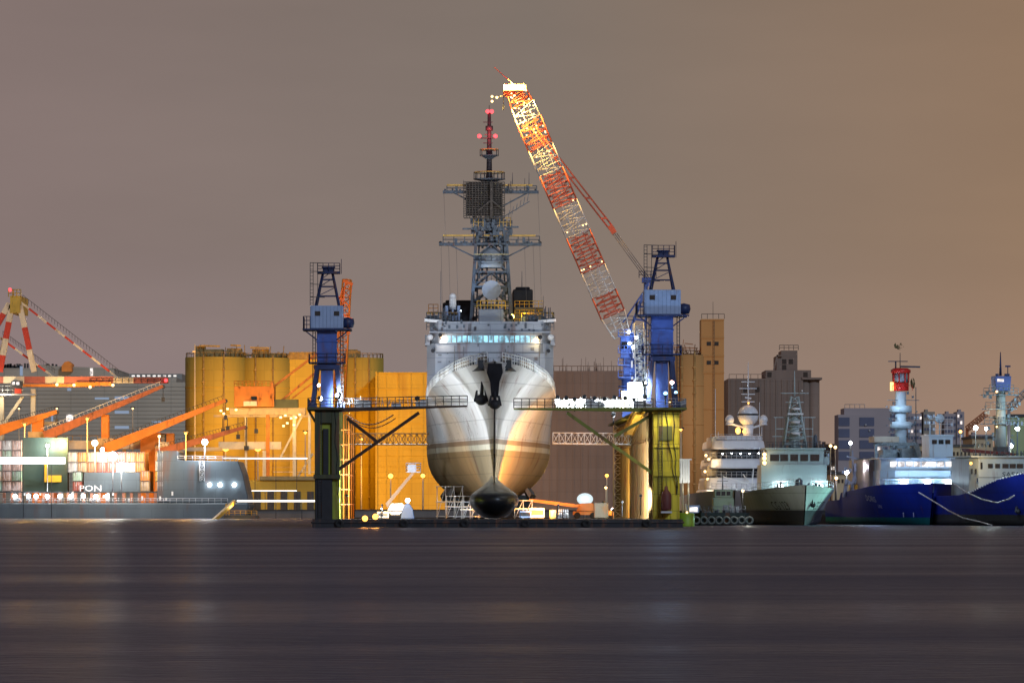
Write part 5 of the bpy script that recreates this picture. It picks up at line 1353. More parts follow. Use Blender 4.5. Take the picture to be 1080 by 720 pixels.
# A frame
m = MB()
for y in (-2,2):
    m.bar(f.p(684,296,y*.5), f.p(664,350,y), .5); m.bar(f.p(687,296,y*.5), f.p(679,352,y), .45)
    m.bar(f.p(684,300,y*.5), f.p(657,340,y), .25)
for q in (.25,.5,.75): 
    a = f.p(684,296,-1)+(f.p(664,350,-2)-f.p(684,296,-1))*q; b = f.p(687,296,-1)+(f.p(679,352,-2)-f.p(687,296,-1))*q; m.bar(a, b, .3)
m.box(f.x(677), f.x(690), f.Y-1.5, f.Y+1.5, f.z(298), f.z(293)); m.box(f.x(679), f.x(683), f.Y-1, f.Y+1, f.z(305), f.z(298.2))
m.build('back_frame', BLUE, t)
m = MB(); m.rail([f.p(674,293,-1.6), f.p(692,293,-1.6)], 1.1, 1.1, .06, 2); m.rail([f.p(653,341,-3), f.p(668,341,-3)], 1.2, 1.2, .06, 2); m.build('railing', BLUED, t)
# boom: foot (655,352) to tip (541,92), alternating red and white lattice bays
foot = f.p(656,354,-2); tip = f.p(543,93,-2)
bays = [(0,.085,'w'),(.085,.17,'r'),(.17,.27,'w'),(.27,.41,'r'),(.41,.53,'w'),(.53,.66,'r'),(.66,.76,'w'),(.76,.87,'r'),(.87,.93,'w'),(.93,1,'r')]
BR_ = mat('boom_red_paint', (.60,.12,.06), .5, var=.15); BW_ = mat('boom_white_paint', (.74,.72,.68), .5, var=.1)
def wd(t_): return 2.6+1.2*min(1,t_/.08) if t_ < .08 else (3.9 if t_ < .9 else 3.9-1.0*(t_-.9)/.1)
for a, b, c in bays:
    m = MB(); m.truss(foot+(tip-foot)*a, foot+(tip-foot)*b, wd(a)*.8, wd(a)*1.08, max(2,round((b-a)*38)), .085 if c == 'w' else .095, wd(b)*.8, wd(b)*1.08)
    # inner walkway and pipes
    n_ = (tip-foot).normalized(); pp = Vector((0,1,0)).cross(n_)
    for q in (-.15,.22): m.bar(foot+(tip-foot)*a+pp*q*wd(a), foot+(tip-foot)*b+pp*q*wd(b), .16)
    if c == 'r':
        for k in range(5):
            q = a+(b-a)*(k+.5)/5; x = foot+(tip-foot)*q; m.bar(x-pp*wd(q)*.4, x+pp*wd(q)*.4, .12, .3)
    m.build('boom_section', BR_ if c == 'r' else BW_, t)
m = MB(); m.box(tip.x-1.9, tip.x+1.6, tip.y-1.6, tip.y+1.6, tip.z-.3, tip.z+.5); m.bar(tip, tip+Vector((-1.6,0,-1.2)), .8, 1.0); m.bar(tip+Vector((.5,0,0)), f.p(521,71,-2), .14); 
for s_ in (-1,1): m.cyl(tip+Vector((-1.2,s_*.5,-.8)), tip+Vector((-1.2,s_*.8,-.8)), .8, .8, 14)
m.build('boom_head', BR_, t)
m = MB(); m.box(tip.x-1.9, tip.x+1.9, tip.y-1.9, tip.y-1.61, tip.z-.55, tip.z+.35); m.build('head_light', em('boom_light', (1,.5,.12), 4), t)
lamp('SPOT', tip+Vector((-1.5,-3.2,2.5)), 110000, (1,.55,.12), t, .4, foot+(tip-foot)*.86, 100)
lamp('POINT', foot+(tip-foot)*.84+Vector((-3.0,-3.5,0)), 5200, (1,.6,.15), t, .3)
m = MB()
for k in range(44):
    q = RN.uniform(.8,.99) if k < 33 else RN.choice((.28,.43,.53,.66,.73)); x = foot+(tip-foot)*q+pp*RN.uniform(-.5,.5)*wd(q); m.ball(x+Vector((0,-1.9,0)), .13, n=6, m=4)
m.build('boom_lamp', L_WARM, t)
# hook ropes and small lamps at the tip
m = MB(); m.cyl(f.p(531,95,-2), f.p(531,112,-2), .05, .05, 4); m.box(f.x(530), f.x(532), f.Y-2.4, f.Y-1.8, f.z(112)-.8, f.z(112)); m.build('hook_rope', DARKG, t)
m = MB()
for x, y in ((519,102),(519,107),(524,103)): m.ball(f.p(x,y,-2), .22, n=8, m=6)
m.build('tip_lamp', L_WARM, t)
m = MB(); m.bar(f.p(533,101,-2), f.p(518,103,-2), .1); m.bar(f.p(519,101,-2), f.p(519,108,-2), .08); m.build('tip_spreader', DARKG, t)
# pendants
m = MB()
for o in (-.45,.45): m.cyl(f.p(562,134,-2)+Vector((o,0,0)), f.p(645,241,-2)+Vector((o,0,0)), .14, .14, 5)
for k in range(5): a = f.p(562,134,-2)+(f.p(645,241,-2)-f.p(562,134,-2))*(k+.5)/5; m.bar(a-Vector((.5,0,0)), a+Vector((.5,0,0)), .3)
m.bar(f.p(643,238,-2), f.p(648,246,-2), 1.2, .9); m.build('pendant', BR_, t)
m = MB()
for o in (-.4,0,.4): m.cyl(f.p(648,246,-2)+Vector((o,0,0)), f.p(683,294,-1)+Vector((o,0,0)), .06, .06, 4); m.cyl(f.p(562,132,-2)+Vector((o,0,0)), tip+Vector((.5,0,0)), .06, .06, 4)
m.build('luffing_rope', CABLE, t)
lamp('POINT', f.p(668,412,-9), 1600, (.7,.85,1), t, .5)
lamp('POINT', f.p(660,375,-10), 500, (.6,.8,1), t, .5)
m = MB()
for x, y in ((663,350),(671,356),(664,362),(668,366)): m.ball(f.p(x,y,-4.2), .25, n=8, m=6)
m.build('cab_lamp', L_WHITE, t)

# ------------------------------------------------------------------ silos and towers right of the dock
f = F(1060)
silo('tall round ochre silo just right of the dock crane', f, 706, 746, 374, CONCO, group='round silos right of the dock', gear=False)
t = thing('elevator_tower', 'slim ochre elevator tower rising above the round silo', 'tower', f.p(752,548,2), None)
m = MB(); m.box(f.x(740), f.x(764), f.Y+2, f.Y+12, QZ, f.z(336)); m.build('wall', CONCO, t)
m = MB()
for y in (336,355,374,392,430): m.box(f.x(739.7), f.x(764.3), f.Y+1.75, f.Y+1.997, f.z(y)-.3, f.z(y))
m.build('string_course', CONCO, t)
m = MB()
for x in (752,753.5): m.bar(f.p(x,550,1.7), f.p(x,338,1.7), .06)
for k in range(50): m.bar(f.p(752,340+k*4,1.7), f.p(753.5,340+k*4,1.7), .06)
m.cyl(f.p(752,336,3), f.p(752,318,3), .06, .04, 4); m.rail([f.p(740,336,2.2), f.p(764,336,2.2)], 1.1, 1.2, .06, 1)
m.build('ladder', DARKG, t)
for x in (748,756): 
    for y in (360,380): m = MB(); m.box(f.x(x)-.5, f.x(x)+.5, f.Y+1.9, f.Y+1.995, f.z(y)-.9, f.z(y)); m.build('window', GLASS, t)
t = thing('silo_gallery', 'rusty pipe gallery on top of the round ochre silo', 'gallery', f.p(726,374,4), None)
m = MB()
m.box(f.x(708), f.x(741), f.Y+4, f.Y+6, f.z(374)+.3, f.z(372))
for k in range(26): x = f.x(RN.uniform(709,741)); m.cyl((x,f.Y+3.8,f.z(374)), (x+RN.uniform(-1,1),f.Y+3.8,f.z(374)+RN.uniform(.8,3.0)), .1, .1, 4)
for a, b, y in ((709,735,366),(715,740,369),(722,731,362)): m.bar(f.p(a,y,4), f.p(b,y+1,4), .22)
m.bar(f.p(719,374,4), f.p(721,358,4), .15)
m.build('pipe', mat('gallery_rust', (.3,.16,.08), .7, rust=.3), t)
mast_lamp('dim amber street lamp hidden at the round silo foot', (f.x(708), f.Y-60, 20), 40000, (1,.5,.2), f.p(728,430,5), L_AMBER, .3, grp='lamps by the right silos')
f = F(1300)
t = thing('grain_elevator', 'large brown grain elevator with stepped top behind the white yacht', 'grain elevator', f.p(818,544), None)
m = MB(); m.box(f.x(768), f.x(847), f.Y, f.Y+30, QZ, f.z(399)); m.build('wall', CONCB, t)
m = MB()
for k in range(5): 
    c = ((f.x(850+k*3.2)), f.Y+4+k*5, QZ)
for a, b in ((843,855),(853,865)):
    r = (f.x(b)-f.x(a))/2; m.lathe([(.01,0),(r,0),(r,f.z(400)-QZ),(.01,f.z(400)-QZ+.2)], ((f.x(a)+f.x(b))/2, f.Y+r+1, QZ), 24)
m.build('silo_wall', CONCB, t)
m = MB(); m.box(f.x(808), f.x(856), f.Y+2, f.Y+24, f.z(399), f.z(390)); m.box(f.x(820), f.x(842), f.Y+4, f.Y+20, f.z(390), f.z(374.5)); m.box(f.x(825), f.x(842), f.Y+4.2, f.Y+19, f.z(374.5), f.z(369)); m.build('head_house', CONCB, t)
m = MB(); m.box(f.x(846), f.x(867), f.Y-.5, f.Y+26, f.z(400.2), f.z(398)); m.bar(f.p(816,390,3), f.p(820,374,3), .4); m.bar(f.p(819,375,3), f.p(826,375,3), .4)
m.rail([f.p(822,369,4.3), f.p(842,369,4.3)], 1.4, 1.5, .09, 2); m.rail([f.p(769,399,.3), f.p(807,399,.3)], 1.2, 2, .07, 1); m.build('roof_edge', CONCB, t)
m = MB()
for k in range(13): x = f.x(771+k*6); m.box(x-.18, x+.18, f.Y-.2, f.Y-.003, QZ, f.z(400))
m.build('pilaster', CONCB, t)
for (x, y) in ((828,380),(835,380),(828,386),(812,394),(850,394),(786,410),(799,410)): m = MB(); m.box(f.x(x)-.6, f.x(x)+.6, f.Y-.21 if y > 400 else f.Y+1.9 if y > 390 else f.Y+3.9, f.Y-.004 if y > 400 else f.Y+1.995 if y > 390 else f.Y+3.995, f.z(y)-.9, f.z(y)+.5); m.build('window', GLASS, t)

# ------------------------------------------------------------------ town buildings far right
f = F(2600)
FAC = mat('office_grey_facade', (.42,.36,.36), .8, var=.08, scale=.02)
FAC2 = mat('town_tan_facade', (.36,.32,.26), .8, var=.1, scale=.02)
GL2 = mat('office_blue_glass', (.12,.14,.22), .3, var=.2, scale=.05)
t = thing('office_block', 'wide grey office block with dark glass bays beyond the ships', 'office building', f.p(918,541), None)
m = MB(); m.box(f.x(884), f.x(922), f.Y, f.Y+30, QZ, f.z(437)); m.box(f.x(891), f.x(938), f.Y+4, f.Y+34, f.z(460), f.z(430)); m.box(f.x(922.1), f.x(957), f.Y+5, f.Y+35, QZ, f.z(431)); m.build('wall', FAC, t)
for (a, b) in ((884.5,896),(906.5,922)):
    for r in range(4):
        m = MB(); m.box(f.x(a), f.x(b), f.Y-.4, f.Y-.01, f.z(449+r*12), f.z(440+r*12)); m.build('window', GL2, t)
for k in range(9):
    for c in range(3): m = MB(); m.box(f.x(924+c*8), f.x(929+c*8), f.Y+4.6, f.Y+4.99, f.z(440+k*7), f.z(436+k*7)); m.build('window', L_ROOM if (k*3+c) % 11 == 4 else GL2, t)
m = MB(); m.rail([f.p(891,430,4), f.p(912,430,4)], 2, 3, .15, 1)
for c in range(3): m.ball(f.p(913+c*4,448+c*6,-.6), .7, n=6, m=4)
m.build('roof_lamp', STEEL, t)
tb = [(957,972,436,FAC,'grey slab building right of the office block, behind the red mast'),(974,986,434,FAC2,'narrow tan building between the two ship masts'),(996,1008,436,FAC,'dim twin tower, left one, between the two ships'),(1009,1017,434,FAC,'dim twin tower, right one, between the two ships'),
      (866,884,468,FAC2,'low tan building between the grey patrol boat and office block'),(1024,1046,458,FAC,'low grey building left of the blue cabin mast')]
for a, b, y, mt, lb in tb:
    t = thing('town_building', lb, 'building', f.p((a+b)/2,541,50), None, 'town buildings beyond the ships')
    m = MB(); m.box(f.x(a,50), f.x(b,50), f.Y+50, f.Y+70, QZ, f.z(y,50)); m.box(f.x(a+2,50), f.x(a+5,50), f.Y+52, f.Y+60, f.z(y,50), f.z(y-2.5,50)); m.build('wall', mt, t)
    for r in range(4):
        n_ = int((b-a)/3)
        for c in range(n_): m = MB(); m.box(f.x(a+1+c*3,50), f.x(a+2.8+c*3,50), f.Y+49.6, f.Y+49.99, f.z(y+6+r*7,50), f.z(y+3+r*7,50)); m.build('window', L_DIM if RN.random() < .2 else L_ROOM if RN.random() < .12 else GL2, t)
f = F(1150)
YG = mat('warehouse_tan', (.5,.42,.28), .8, var=.1, scale=.1, streak=True); GG = mat('warehouse_green', (.35,.45,.25), .8, var=.15, scale=.1)
for a, b, y, mt, lb in ((955,984,470,YG,'tan warehouse behind the blue and white ship'),(1006,1028,471,YG,'tan warehouse with pale wall between the two blue ships'),(1028,1050,462,YG,'tan warehouse behind the blue cabin mast'),(1062,1096,439,GG,'lit green building at the right edge behind the mast'),(880,925,500,YG,'low tan shed behind the stern of the blue ship')):
    t = thing('warehouse', lb, 'warehouse', f.p((a+b)/2,546,6), None, 'warehouses behind the ships')
    m = MB(); m.box(f.x(a), f.x(b), f.Y+6, f.Y+30, QZ, f.z(y)); m.build('wall', mt, t)
    m = MB(); m.box(f.x(a)-.4, f.x(b)+.4, f.Y+5.5, f.Y+30.5, f.z(y)+.003, f.z(y)+.7); m.build('roof', DARKG, t)
    for k in range(int((b-a)/4)): m = MB(); m.box(f.x(a+1.5+k*4), f.x(a+3.5+k*4), f.Y+5.85, f.Y+5.99, f.z(y+9), f.z(y+5)); m.build('window', GLASS if mt is YG else L_DIM, t)
for i, (px, py, gl, c, pw, lb) in enumerate(((876,470,L_WARM,(1,.7,.4),900,'warm street lamp above the low tan building'),(881,471.5,L_WARM,(1,.7,.4),0,'second warm street lamp beside the first, lower'),(882,504,L_WARM,(1,.65,.5),900,'pinkish lamp near the water by the patrol boat'),(893,498,L_WHITE,(.8,.9,1),1600,'bright white lamp behind the blue ship stern'),
     (897,467,L_WHITE,(.8,.9,1),0,'tiny white lamp against the office block'),(1013,455,L_AMBER,(1,.6,.3),600,'amber lamp below the twin towers'),(1029,451,L_WHITE,(.8,1,1),1500,'starry white lamp left of the blue cabin mast'),(1066,470,L_WHITE,(.8,1,.7),2600,'green white lamp before the lit green building'),(1073,452,L_WHITE,(.8,1,.7),1500,'upper green white lamp at the right edge'),(1040,452,L_WHITE,(.8,1,1),0,'small white lamp between crane arm and mast'))):
    g = F(1120)
    t = thing('street_lamp', lb, 'lamp', g.p(px,546), None, 'street lamps behind the ships')
    m = MB(); m.cyl((g.x(px),g.Y,QZ), (g.x(px),g.Y,g.z(py)), .16, .1, 6); m.build('pole', DARKG, t)
    m = MB(); m.ball(g.p(px,py,-.3), .55 if pw > 1000 else .4, n=10, m=6); m.build('lens', gl, t)
    if pw: lamp('POINT', g.p(px,py,-1.8), pw, c, t, .4)
# small quay cranes among the ships
for lb, a, b, Yq in (('slanted grey crane jib rising right of the blue cabin mast', (1064,430), (1092,404), 1100), ('thin dull red jib left of the blue cabin mast', (1020,452), (1040,436), 1200)):
    g = F(Yq); t = thing('jib_crane', lb, 'crane', g.p(a[0],546), None, 'small cranes behind the ships')
    m = MB(); m.truss(g.p(*a), g.p(*b), 1.4, 1.4, 10, .12); m.build('jib', BOOM if a[0] < 1050 else STEEL, t)
    m = MB(); m.cyl((g.x(a[0]),g.Y,QZ), g.p(*a), .5, .4, 10); m.build('column', BOOM if a[0] < 1050 else STEEL, t)
# ------------------------------------------------------------------ moored ships on the right
def ship_frame(px, Y, yaw): return Matrix.Translation((P(px,HY,Y).x, Y, 0)) @ Matrix.Rotation(yaw, 4, 'Z')
class SF:
    """local measuring of a ship whose bow stands at (px0, Y) and whose axis is turned by yaw"""
    def __init__(s, px0, Y, yaw): s.px, s.Y, s.a = px0, Y, yaw; s.M = ship_frame(px0, Y, yaw); s.X0 = P(px0,HY,Y).x
    def u(s, px, v):      # lateral offset at station v along the axis
        # world X = X0 + u cos a - v sin a ; Y = Y + u sin a + v cos a
        k = (px-540)/S; c, n = math.cos(s.a), math.sin(s.a)
        return (k*(s.Y+v*c)-s.X0+v*n)/(c-k*n)
    def z(s, py, v, u=0): return CAMH+(HY-py)*(s.Y+v*math.cos(s.a)+u*math.sin(s.a))/S
LETW = mat('white_lettering', (.8,.82,.85), .5)
# ---- grey patrol ship
s = SF(850, 676, .05); V = s.M
t = thing('patrol_ship', 'pale grey patrol ship moored bow on, dark number on its bow, five bridge windows', 'patrol ship', (0,0,0), V)
HP = Hull(D=[(0,.1),(2,1.9),(5,3.8),(10,5.5),(16,6.2),(30,6.3),(60,5.8)], W=[(0,.08),(5,1.3),(12,3.4),(20,4.9),(32,5.6),(60,5.2)],
          zd=[(0,6.0),(10,5.4),(25,5.0),(60,4.9)], wl=.8, zk=-.6, rake=3.0, full=[(0,2),(60,3)], flare=1.3, L=60)
PG = banded('patrol_hull_paint', [(-1,(.05,.055,.06)),(2.25,(.42,.47,.46))], .45, .1, .6, .08)
m = MB(); HP.mesh(m, [0,.5,1,2,3.5,5,7,10,13,16,20,25,30,36], 14); m.build('hull', PG, t)
PW = mat('patrol_pale_paint', (.30,.39,.39), .45, var=.06, scale=.8, streak=True, rust=.06)
for side in (-1, 1):
    m = MB()
    def pl(x, y, side=side):
        v = 9.2-side*x*1.0 if side > 0 else 9.2+x
        v = 8.4+(x if side < 0 else x)*(1 if side > 0 else -1); z = 2.35+y*1.0
        return HP.point(v, z, side, .05)
    m.text('CG 123', 1.75, pl); m.build('hull_number', BLACK, t)
m = MB(); zd5 = 5.4
m.rail([HP.point(v, interp(HP.zd, v), -1, -.08) for v in (1,4,8,12,16,20)], 1.0, .9, .03, 2); m.rail([HP.point(v, interp(HP.zd, v), 1, -.08) for v in (1,4,8,12,16,20)], 1.0, .9, .03, 2); m.build('deck_railing', STEEL, t)
q = HP.point(3.2, 3.4, 1, .1); anchor((q.x+.0,q.y-.1,q.z+.2), .5, .3).build('anchor', BLACK, t)
hv = 17
m = MB(); u0, u1 = s.u(803,hv), s.u(872,hv); uc = (u0+u1)/2; hwid = (u1-u0)/2
m.slab([(uc-hwid,hv),(uc+hwid,hv),(uc+hwid,hv+6),(uc-hwid,hv+6)], 4.6, s.z(490,hv)); m.build('deckhouse', PW, t)
m = MB(); bz0, bz1 = s.z(490,hv), s.z(474,hv)
b0, b1 = s.u(809,hv), s.u(869,hv)
m.prism([(b0,bz0+.003),(b1,bz0+.003),(b1,bz1),(b0,bz1)], hv+.3, hv+6); m.box(b0-.25, b1+.25, hv-.2, hv+6.3, bz1+.003, bz1+.28); br = m.build('bridge', PW, t)
for i in range(5):
    m = MB(); a = s.u(812.5+i*10.6,hv); b = s.u(812.5+i*10.6+(9.4 if i in (0,4) else 8.2),hv)
    m.box(a, b, hv+.2, hv+.297, s.z(486,hv), s.z(479,hv)); m.build('window', GLASS, br)
for i in (0,1):
    m = MB(); a = s.u(803.5 if i == 0 else 869.5,hv); m.box(a, a+.8, hv+.5, hv+3, bz0, bz0+1.2); m.rail([(a,hv+.5,bz0+1.2),(a+.8,hv+.5,bz0+1.2)], .9, .4, .03, 2); m.build('bridge_wing', PW, t)
cxp = s.u(838,hv+4)
m = MB(); m.truss((cxp,hv+4,bz1), (cxp,hv+4,s.z(418,hv+4)), 3.6, 2.4, 9, .14, 1.1, .9); m.cyl((cxp,hv+4,s.z(418,hv+4)), (cxp,hv+4,s.z(391,hv+4)), .14, .06, 6)
m.cyl((cxp,hv+4,bz1), (cxp,hv+4,s.z(430,hv+4)), 1.0, .45, 10)
for y, w_ in ((414.5,2.2),(424,1.4),(440,3.2),(452,2.8),(460,3.4)): zz = s.z(y,hv+4); m.bar((cxp-w_,hv+4,zz), (cxp+w_,hv+4,zz), .2, .12)
for x in (-2.9,-1.4,1.5,2.8): m.cyl((cxp+x,hv+4,bz1), (cxp+x,hv+4,s.z(440,hv+4)), .07, .05, 5)
m.build('mast', mat('patrol_mast', (.42,.5,.5), .5, rust=.1), t)
m = MB()
for y in (432,446,458): m.lathe([(.01,0),(.7,.05),(.7,.35),(.01,.4)], (cxp,hv+2.8,s.z(y,hv)), 10)
for x, y in ((833,424),(832.5,430),(841,425),(846,412),(846,452)): m.ball((s.u(x,hv+3),hv+3,s.z(y,hv+3)), .14, n=6, m=4)
m.bar((cxp-1.2,hv+2.6,s.z(436,hv)), (cxp+1.2,hv+2.6,s.z(436,hv)), .2, .25); m.build('radar', WHITE, t)
m = MB()
for k in range(26): x = RN.uniform(b0,b1); z = bz1+.28; m.cyl((x,hv+1,z), (x,hv+1,z+RN.uniform(.3,1.2)), .05, .05, 4)
m.rail([(b0,hv+.1,bz1+.28),(b1,hv+.1,bz1+.28)], .9, 1, .03, 2); m.lathe([(.01,0),(.35,0),(.3,1.8),(.01,2.1)], (s.u(860,hv+2),hv+2,bz1+.3), 10); m.build('roof_gear', MASTG, t)
# foredeck gun, bulwark
m = MB(); gx = s.u(843,9); m.cyl((gx,9.5,5.2), (gx,9.5,6.2), .7, .6, 12); m.ball((gx,9.5,6.5), .6, n=10, m=6); m.cyl((gx,9.2,6.6), (gx-.2,7.6,7.0), .07, .06, 6)
for k in range(16): x = RN.uniform(-3.6,4.2); m.box(x-.15, x+.15, 9, 9.4, 5.3, 5.3+RN.uniform(.4,1.3))
m.build('deck_gun', MASTG, t)
for side, px in ((-1,823),(1,865)):
    m = MB(); u = s.u(px,hv-1); m.ball((u,hv-1.2,s.z(513,hv)), .42, n=12, m=8); m.build('deck_flood', L_WHITE, t)
    m = MB(); m.box(u-1.2, u+1.2, hv-1, hv-.6, s.z(508,hv), s.z(507,hv)); m.bar((u-1.1,hv-.8,4.8), (u-1.1,hv-.8,s.z(508,hv)), .1); m.bar((u+1.1,hv-.8,4.8), (u+1.1,hv-.8,s.z(508,hv)), .1); m.build('light_frame', WHITE, t)
    lamp('POINT', (u,hv-2.3,s.z(513,hv)+.2), 150, (.6,.95,1), t, .3)
m = MB()
for y in (479,488,483): m.ball((s.u(806,hv),hv-.4,s.z(y,hv)), .3, n=8, m=6)
m.build('side_lamp', L_WARM, t); lamp('POINT', (s.u(806,hv),hv-1.4,s.z(484,hv)), 110, (1,.6,.25), t, .3)

# ---- white yacht
s = SF(775, 712, .04); V = s.M
t = thing('yacht', 'large white yacht with round domes above its tiered decks, between tug and patrol ship', 'yacht', (0,0,0), V)
YW = mat('yacht_white', (.72,.74,.78), .3, var=.04, scale=1)
HYT = Hull(D=[(0,.1),(2,2.0),(6,3.8),(12,5.0),(22,5.4),(50,5.2)], W=[(0,.08),(6,2.0),(14,4.2),(24,5.0),(50,5.0)], zd=[(0,5.4),(12,5.0),(50,4.4)], wl=.6, zk=-.5, rake=4.0, full=[(0,2),(50,3)], flare=1.2, L=50)
m = MB(); HYT.mesh(m, [0,1,2,4,6,9,12,16,22,30,40,50], 8); m.build('hull', YW, t)
tiers = [(742,806,520,548,9),(747,807,506,520,12),(751,808,492,504,16),(752,809,483,494,17),(754,809,462,474,20)]
def tier(nm, a, b, y0, y1, v, mt, dep=22, slope=1.0, bev=.2):
    m = MB(); ua, ub = s.u(a,v), s.u(b,v); z0, z1 = s.z(y1,v), s.z(y0,v)
    m.add([(ua,v+1.5,z0),(ua+1.5,v,z0),(ub-1.5,v,z0),(ub,v+1.5,z0),(ub,v+dep,z0),(ua,v+dep,z0),
           (ua+.2,v+1.5+slope,z1),(ua+1.5,v+slope,z1),(ub-1.5,v+slope,z1),(ub-.2,v+1.5+slope,z1),(ub-.2,v+dep,z1),(ua+.2,v+dep,z1)],
          [(5,4,3,2,1,0),(6,7,8,9,10,11),(0,1,7,6),(1,2,8,7),(2,3,9,8),(3,4,10,9),(4,5,11,10),(5,0,6,11)])
    return m.build(nm, mt, t, bev)
tier('lower_house', 745, 807, 516, 532, 10, YW)
tier('lower_house', 748, 806, 503.4, 515.8, 13, YW)
tier('window_band', 757, 805, 494, 503.2, 15, GLASS, 18)
tier('upper_deck', 751, 807, 483.5, 493.8, 14, YW, 24, .4)
tier('window_band', 757, 806, 473.5, 483.3, 17, GLASS, 16)
tier('sun_deck', 753, 808, 464, 473.3, 16, YW, 24, .4)
tier('roof_bar', 756, 806, 459, 463.8, 19, YW, 12, .3)
m = MB()
for k in range(5): m.ball((s.u(762+k*9.5,16.5),16.4,s.z(RN.uniform(476,481),16.5)), .1, n=6, m=4)
m.build('window_light', L_WHITE, t)
m = MB()
for y, v in ((516,10),(503.4,13),(483.5,14),(464,16)): m.rail([(s.u(750,v),v+.3,s.z(y,v)),(s.u(804,v),v+.3,s.z(y,v))], .95, .8, .035, 2)
m.build('railing', STEEL, t)
m = MB(); 
for k in range(5):
    a = s.u(740+k*2.6,20); m.box(a, s.u(756,20), 19+k*.4, 30, s.z(532-k*15,20), s.z(518-k*15,20)-.4)
m.build('side_deck', mat('yacht_cream', (.7,.6,.42), .4, var=.1), t, .1)
c = (s.u(789,24), 24)
m = MB(); m.ball((*c, s.z(438,24)), 11.3*.15, n=24, m=14, z0=-1); dome_ = m.build('radome', YW, t)
m = MB(); m.lathe([(1.72,-.14),(1.74,-.14),(1.74,.14),(1.72,.14)], (*c, s.z(437,24)), 24); m.build('dome_band', BLACK, dome_)
m = MB(); m.cyl((*c, s.z(462,24)), (*c, s.z(448,24)), .75, .9, 14)
m.bar((c[0]-3,24,s.z(446.5,24)), (c[0]-.6,24,s.z(451,24)), .35, .3); m.bar((c[0]+.6,24,s.z(451,24)), (c[0]+3,24,s.z(446.5,24)), .35, .3); m.build('dome_mast', YW, t)
for px in (769.5, 805):
    m = MB(); m.ball((s.u(px,24),24,s.z(442.5,24)), .72, .8, 16, 10); m.cyl((s.u(px,24),24,s.z(448,24)), (s.u(px,24),24,s.z(446,24)), .72, .6, 14); m.build('radome', YW, t)
m = MB(); m.cyl((*c, s.z(427,24)), (*c, s.z(381,24)), .16, .05, 6)
for y, w_ in ((402.5,1.1),(409.5,1.4),(415.5,1.1),(423.5,1.05)): zz = s.z(y,24); m.bar((c[0]-w_,24,zz), (c[0]+w_,24,zz), .16, .14)
m.bar((c[0]-.5,24,s.z(419,24)), (c[0]+.5,24,s.z(420,24)), .25); m.build('mast', YW, t)
m = MB()
for px, a, b in ((754.5,462,410),(757.5,462,455),(801,500,424),(803.5,470,450)): m.cyl((s.u(px,18),18,s.z(a,18)), (s.u(px,18),18,s.z(b,18)), .07, .05, 5)
m.build('whip_aerial', YW, t)
m = MB(); m.ball((c[0]-1.7,23.3,s.z(454,24)), .42, .55, 10, 8); m.ball((c[0]-.75,23.2,s.z(455,24)), .25, n=8, m=6); m.ball((c[0],23.3,s.z(425,24)), .14, n=8, m=6); m.build('mast_lamp', L_AMBER, t)
lamp('POINT', (c[0]-1.9,22.2,s.z(455,24)), 200, (1,.6,.2), t, .3)
m = MB()
for px, py in ((745,480),(748,484),(744,497),(747,505),(741,520),(744,531),(767,497)): m.ball((s.u(px,17),17.8,s.z(py,17)), .22, n=8, m=6)
m.build('deck_lamp', L_WARM, t)
lamp('POINT', (s.u(742,16),15,s.z(484,16)), 330, (1,.66,.32), t, .3); lamp('POINT', (s.u(742,12),11,s.z(512,12)), 280, (1,.75,.5), t, .3)
m = MB()   # lit netting of gear on the lower deck
for k in range(90):
    x = s.u(RN.uniform(764,802),9); z = s.z(RN.uniform(511,527),9); d = RN.uniform(.2,.9); m.bar((x,9.3,z), (x+RN.uniform(-d,d),9.3,z+RN.uniform(-d,d)), .09)
m.build('deck_gear', WHITE, t); lamp('POINT', (s.u(783,9),6.5,s.z(514,9)), 220, (.8,.95,1), t, .3)
m = MB(); m.bar((s.u(762,11),11.4,s.z(502,11)), (s.u(790,9),9.5,s.z(510,9)), .12); m.bar((s.u(784,11),11.4,s.z(500,11)), (s.u(790,9),9.5,s.z(508,9)), .15)
m.bar((s.u(795,11),11.4,s.z(494,11)), (s.u(793,9),9.5,s.z(520,9)), .15); m.build('davit', WHITE, t)

# ---- small tug with tyre fenders
s = SF(762, 672, .0); V = s.M
t = thing('tugboat', 'small dark tugboat hung with a row of tyres in front of the yacht', 'tugboat', (0,0,0), V)
TG = mat('tug_dark_green', (.03,.045,.045), .6, var=.3, rust=.25)
HT = Hull(D=[(0,3.2),(2,4.0),(5,4.3),(14,4.2)], W=[(0,3.0),(5,4.0),(14,4.0)], zd=[(0,1.9),(14,1.6)], wl=.3, zk=-.4, rake=.5, full=[(0,3),(14,3)], flare=1, L=14)
m = MB(); HT.mesh(m, [0,1,2,3.5,5,8,14], 6); m.add([(-3.2,-.0,1.9),(3.2,0,1.9),(3.2,.5,-.4),(-3.2,.5,-.4)], [(0,1,2,3)]); m.build('hull', TG, t)
for k in range(8):
    u = -3.9+k*1.12; m = MB(); rr = .48
    vs = []; n1, n2_ = 14, 6
    rows = []
    for a in range(n1+1):
        A = 2*PI*a/n1; rows.append([(u+(rr+.17*math.cos(2*PI*b/n2_))*math.cos(A), -.3+.17*math.sin(2*PI*b/n2_), .75+(rr+.17*math.cos(2*PI*b/n2_))*math.sin(A)) for b in range(n2_+1)])
    m.grid(rows); m.build('tyre', mat('tyre_grey', (.10,.115,.11), .8), t)
m = MB(); m.box(-1.2, 1.9, 4, 8.5, 1.6, 4.1); m.box(-1.0,1.7,4.2,7.5,4.1,5.3); wh = m.build('wheelhouse', mat('tug_house_green', (.12,.17,.13), .5, rust=.2), t, .08)
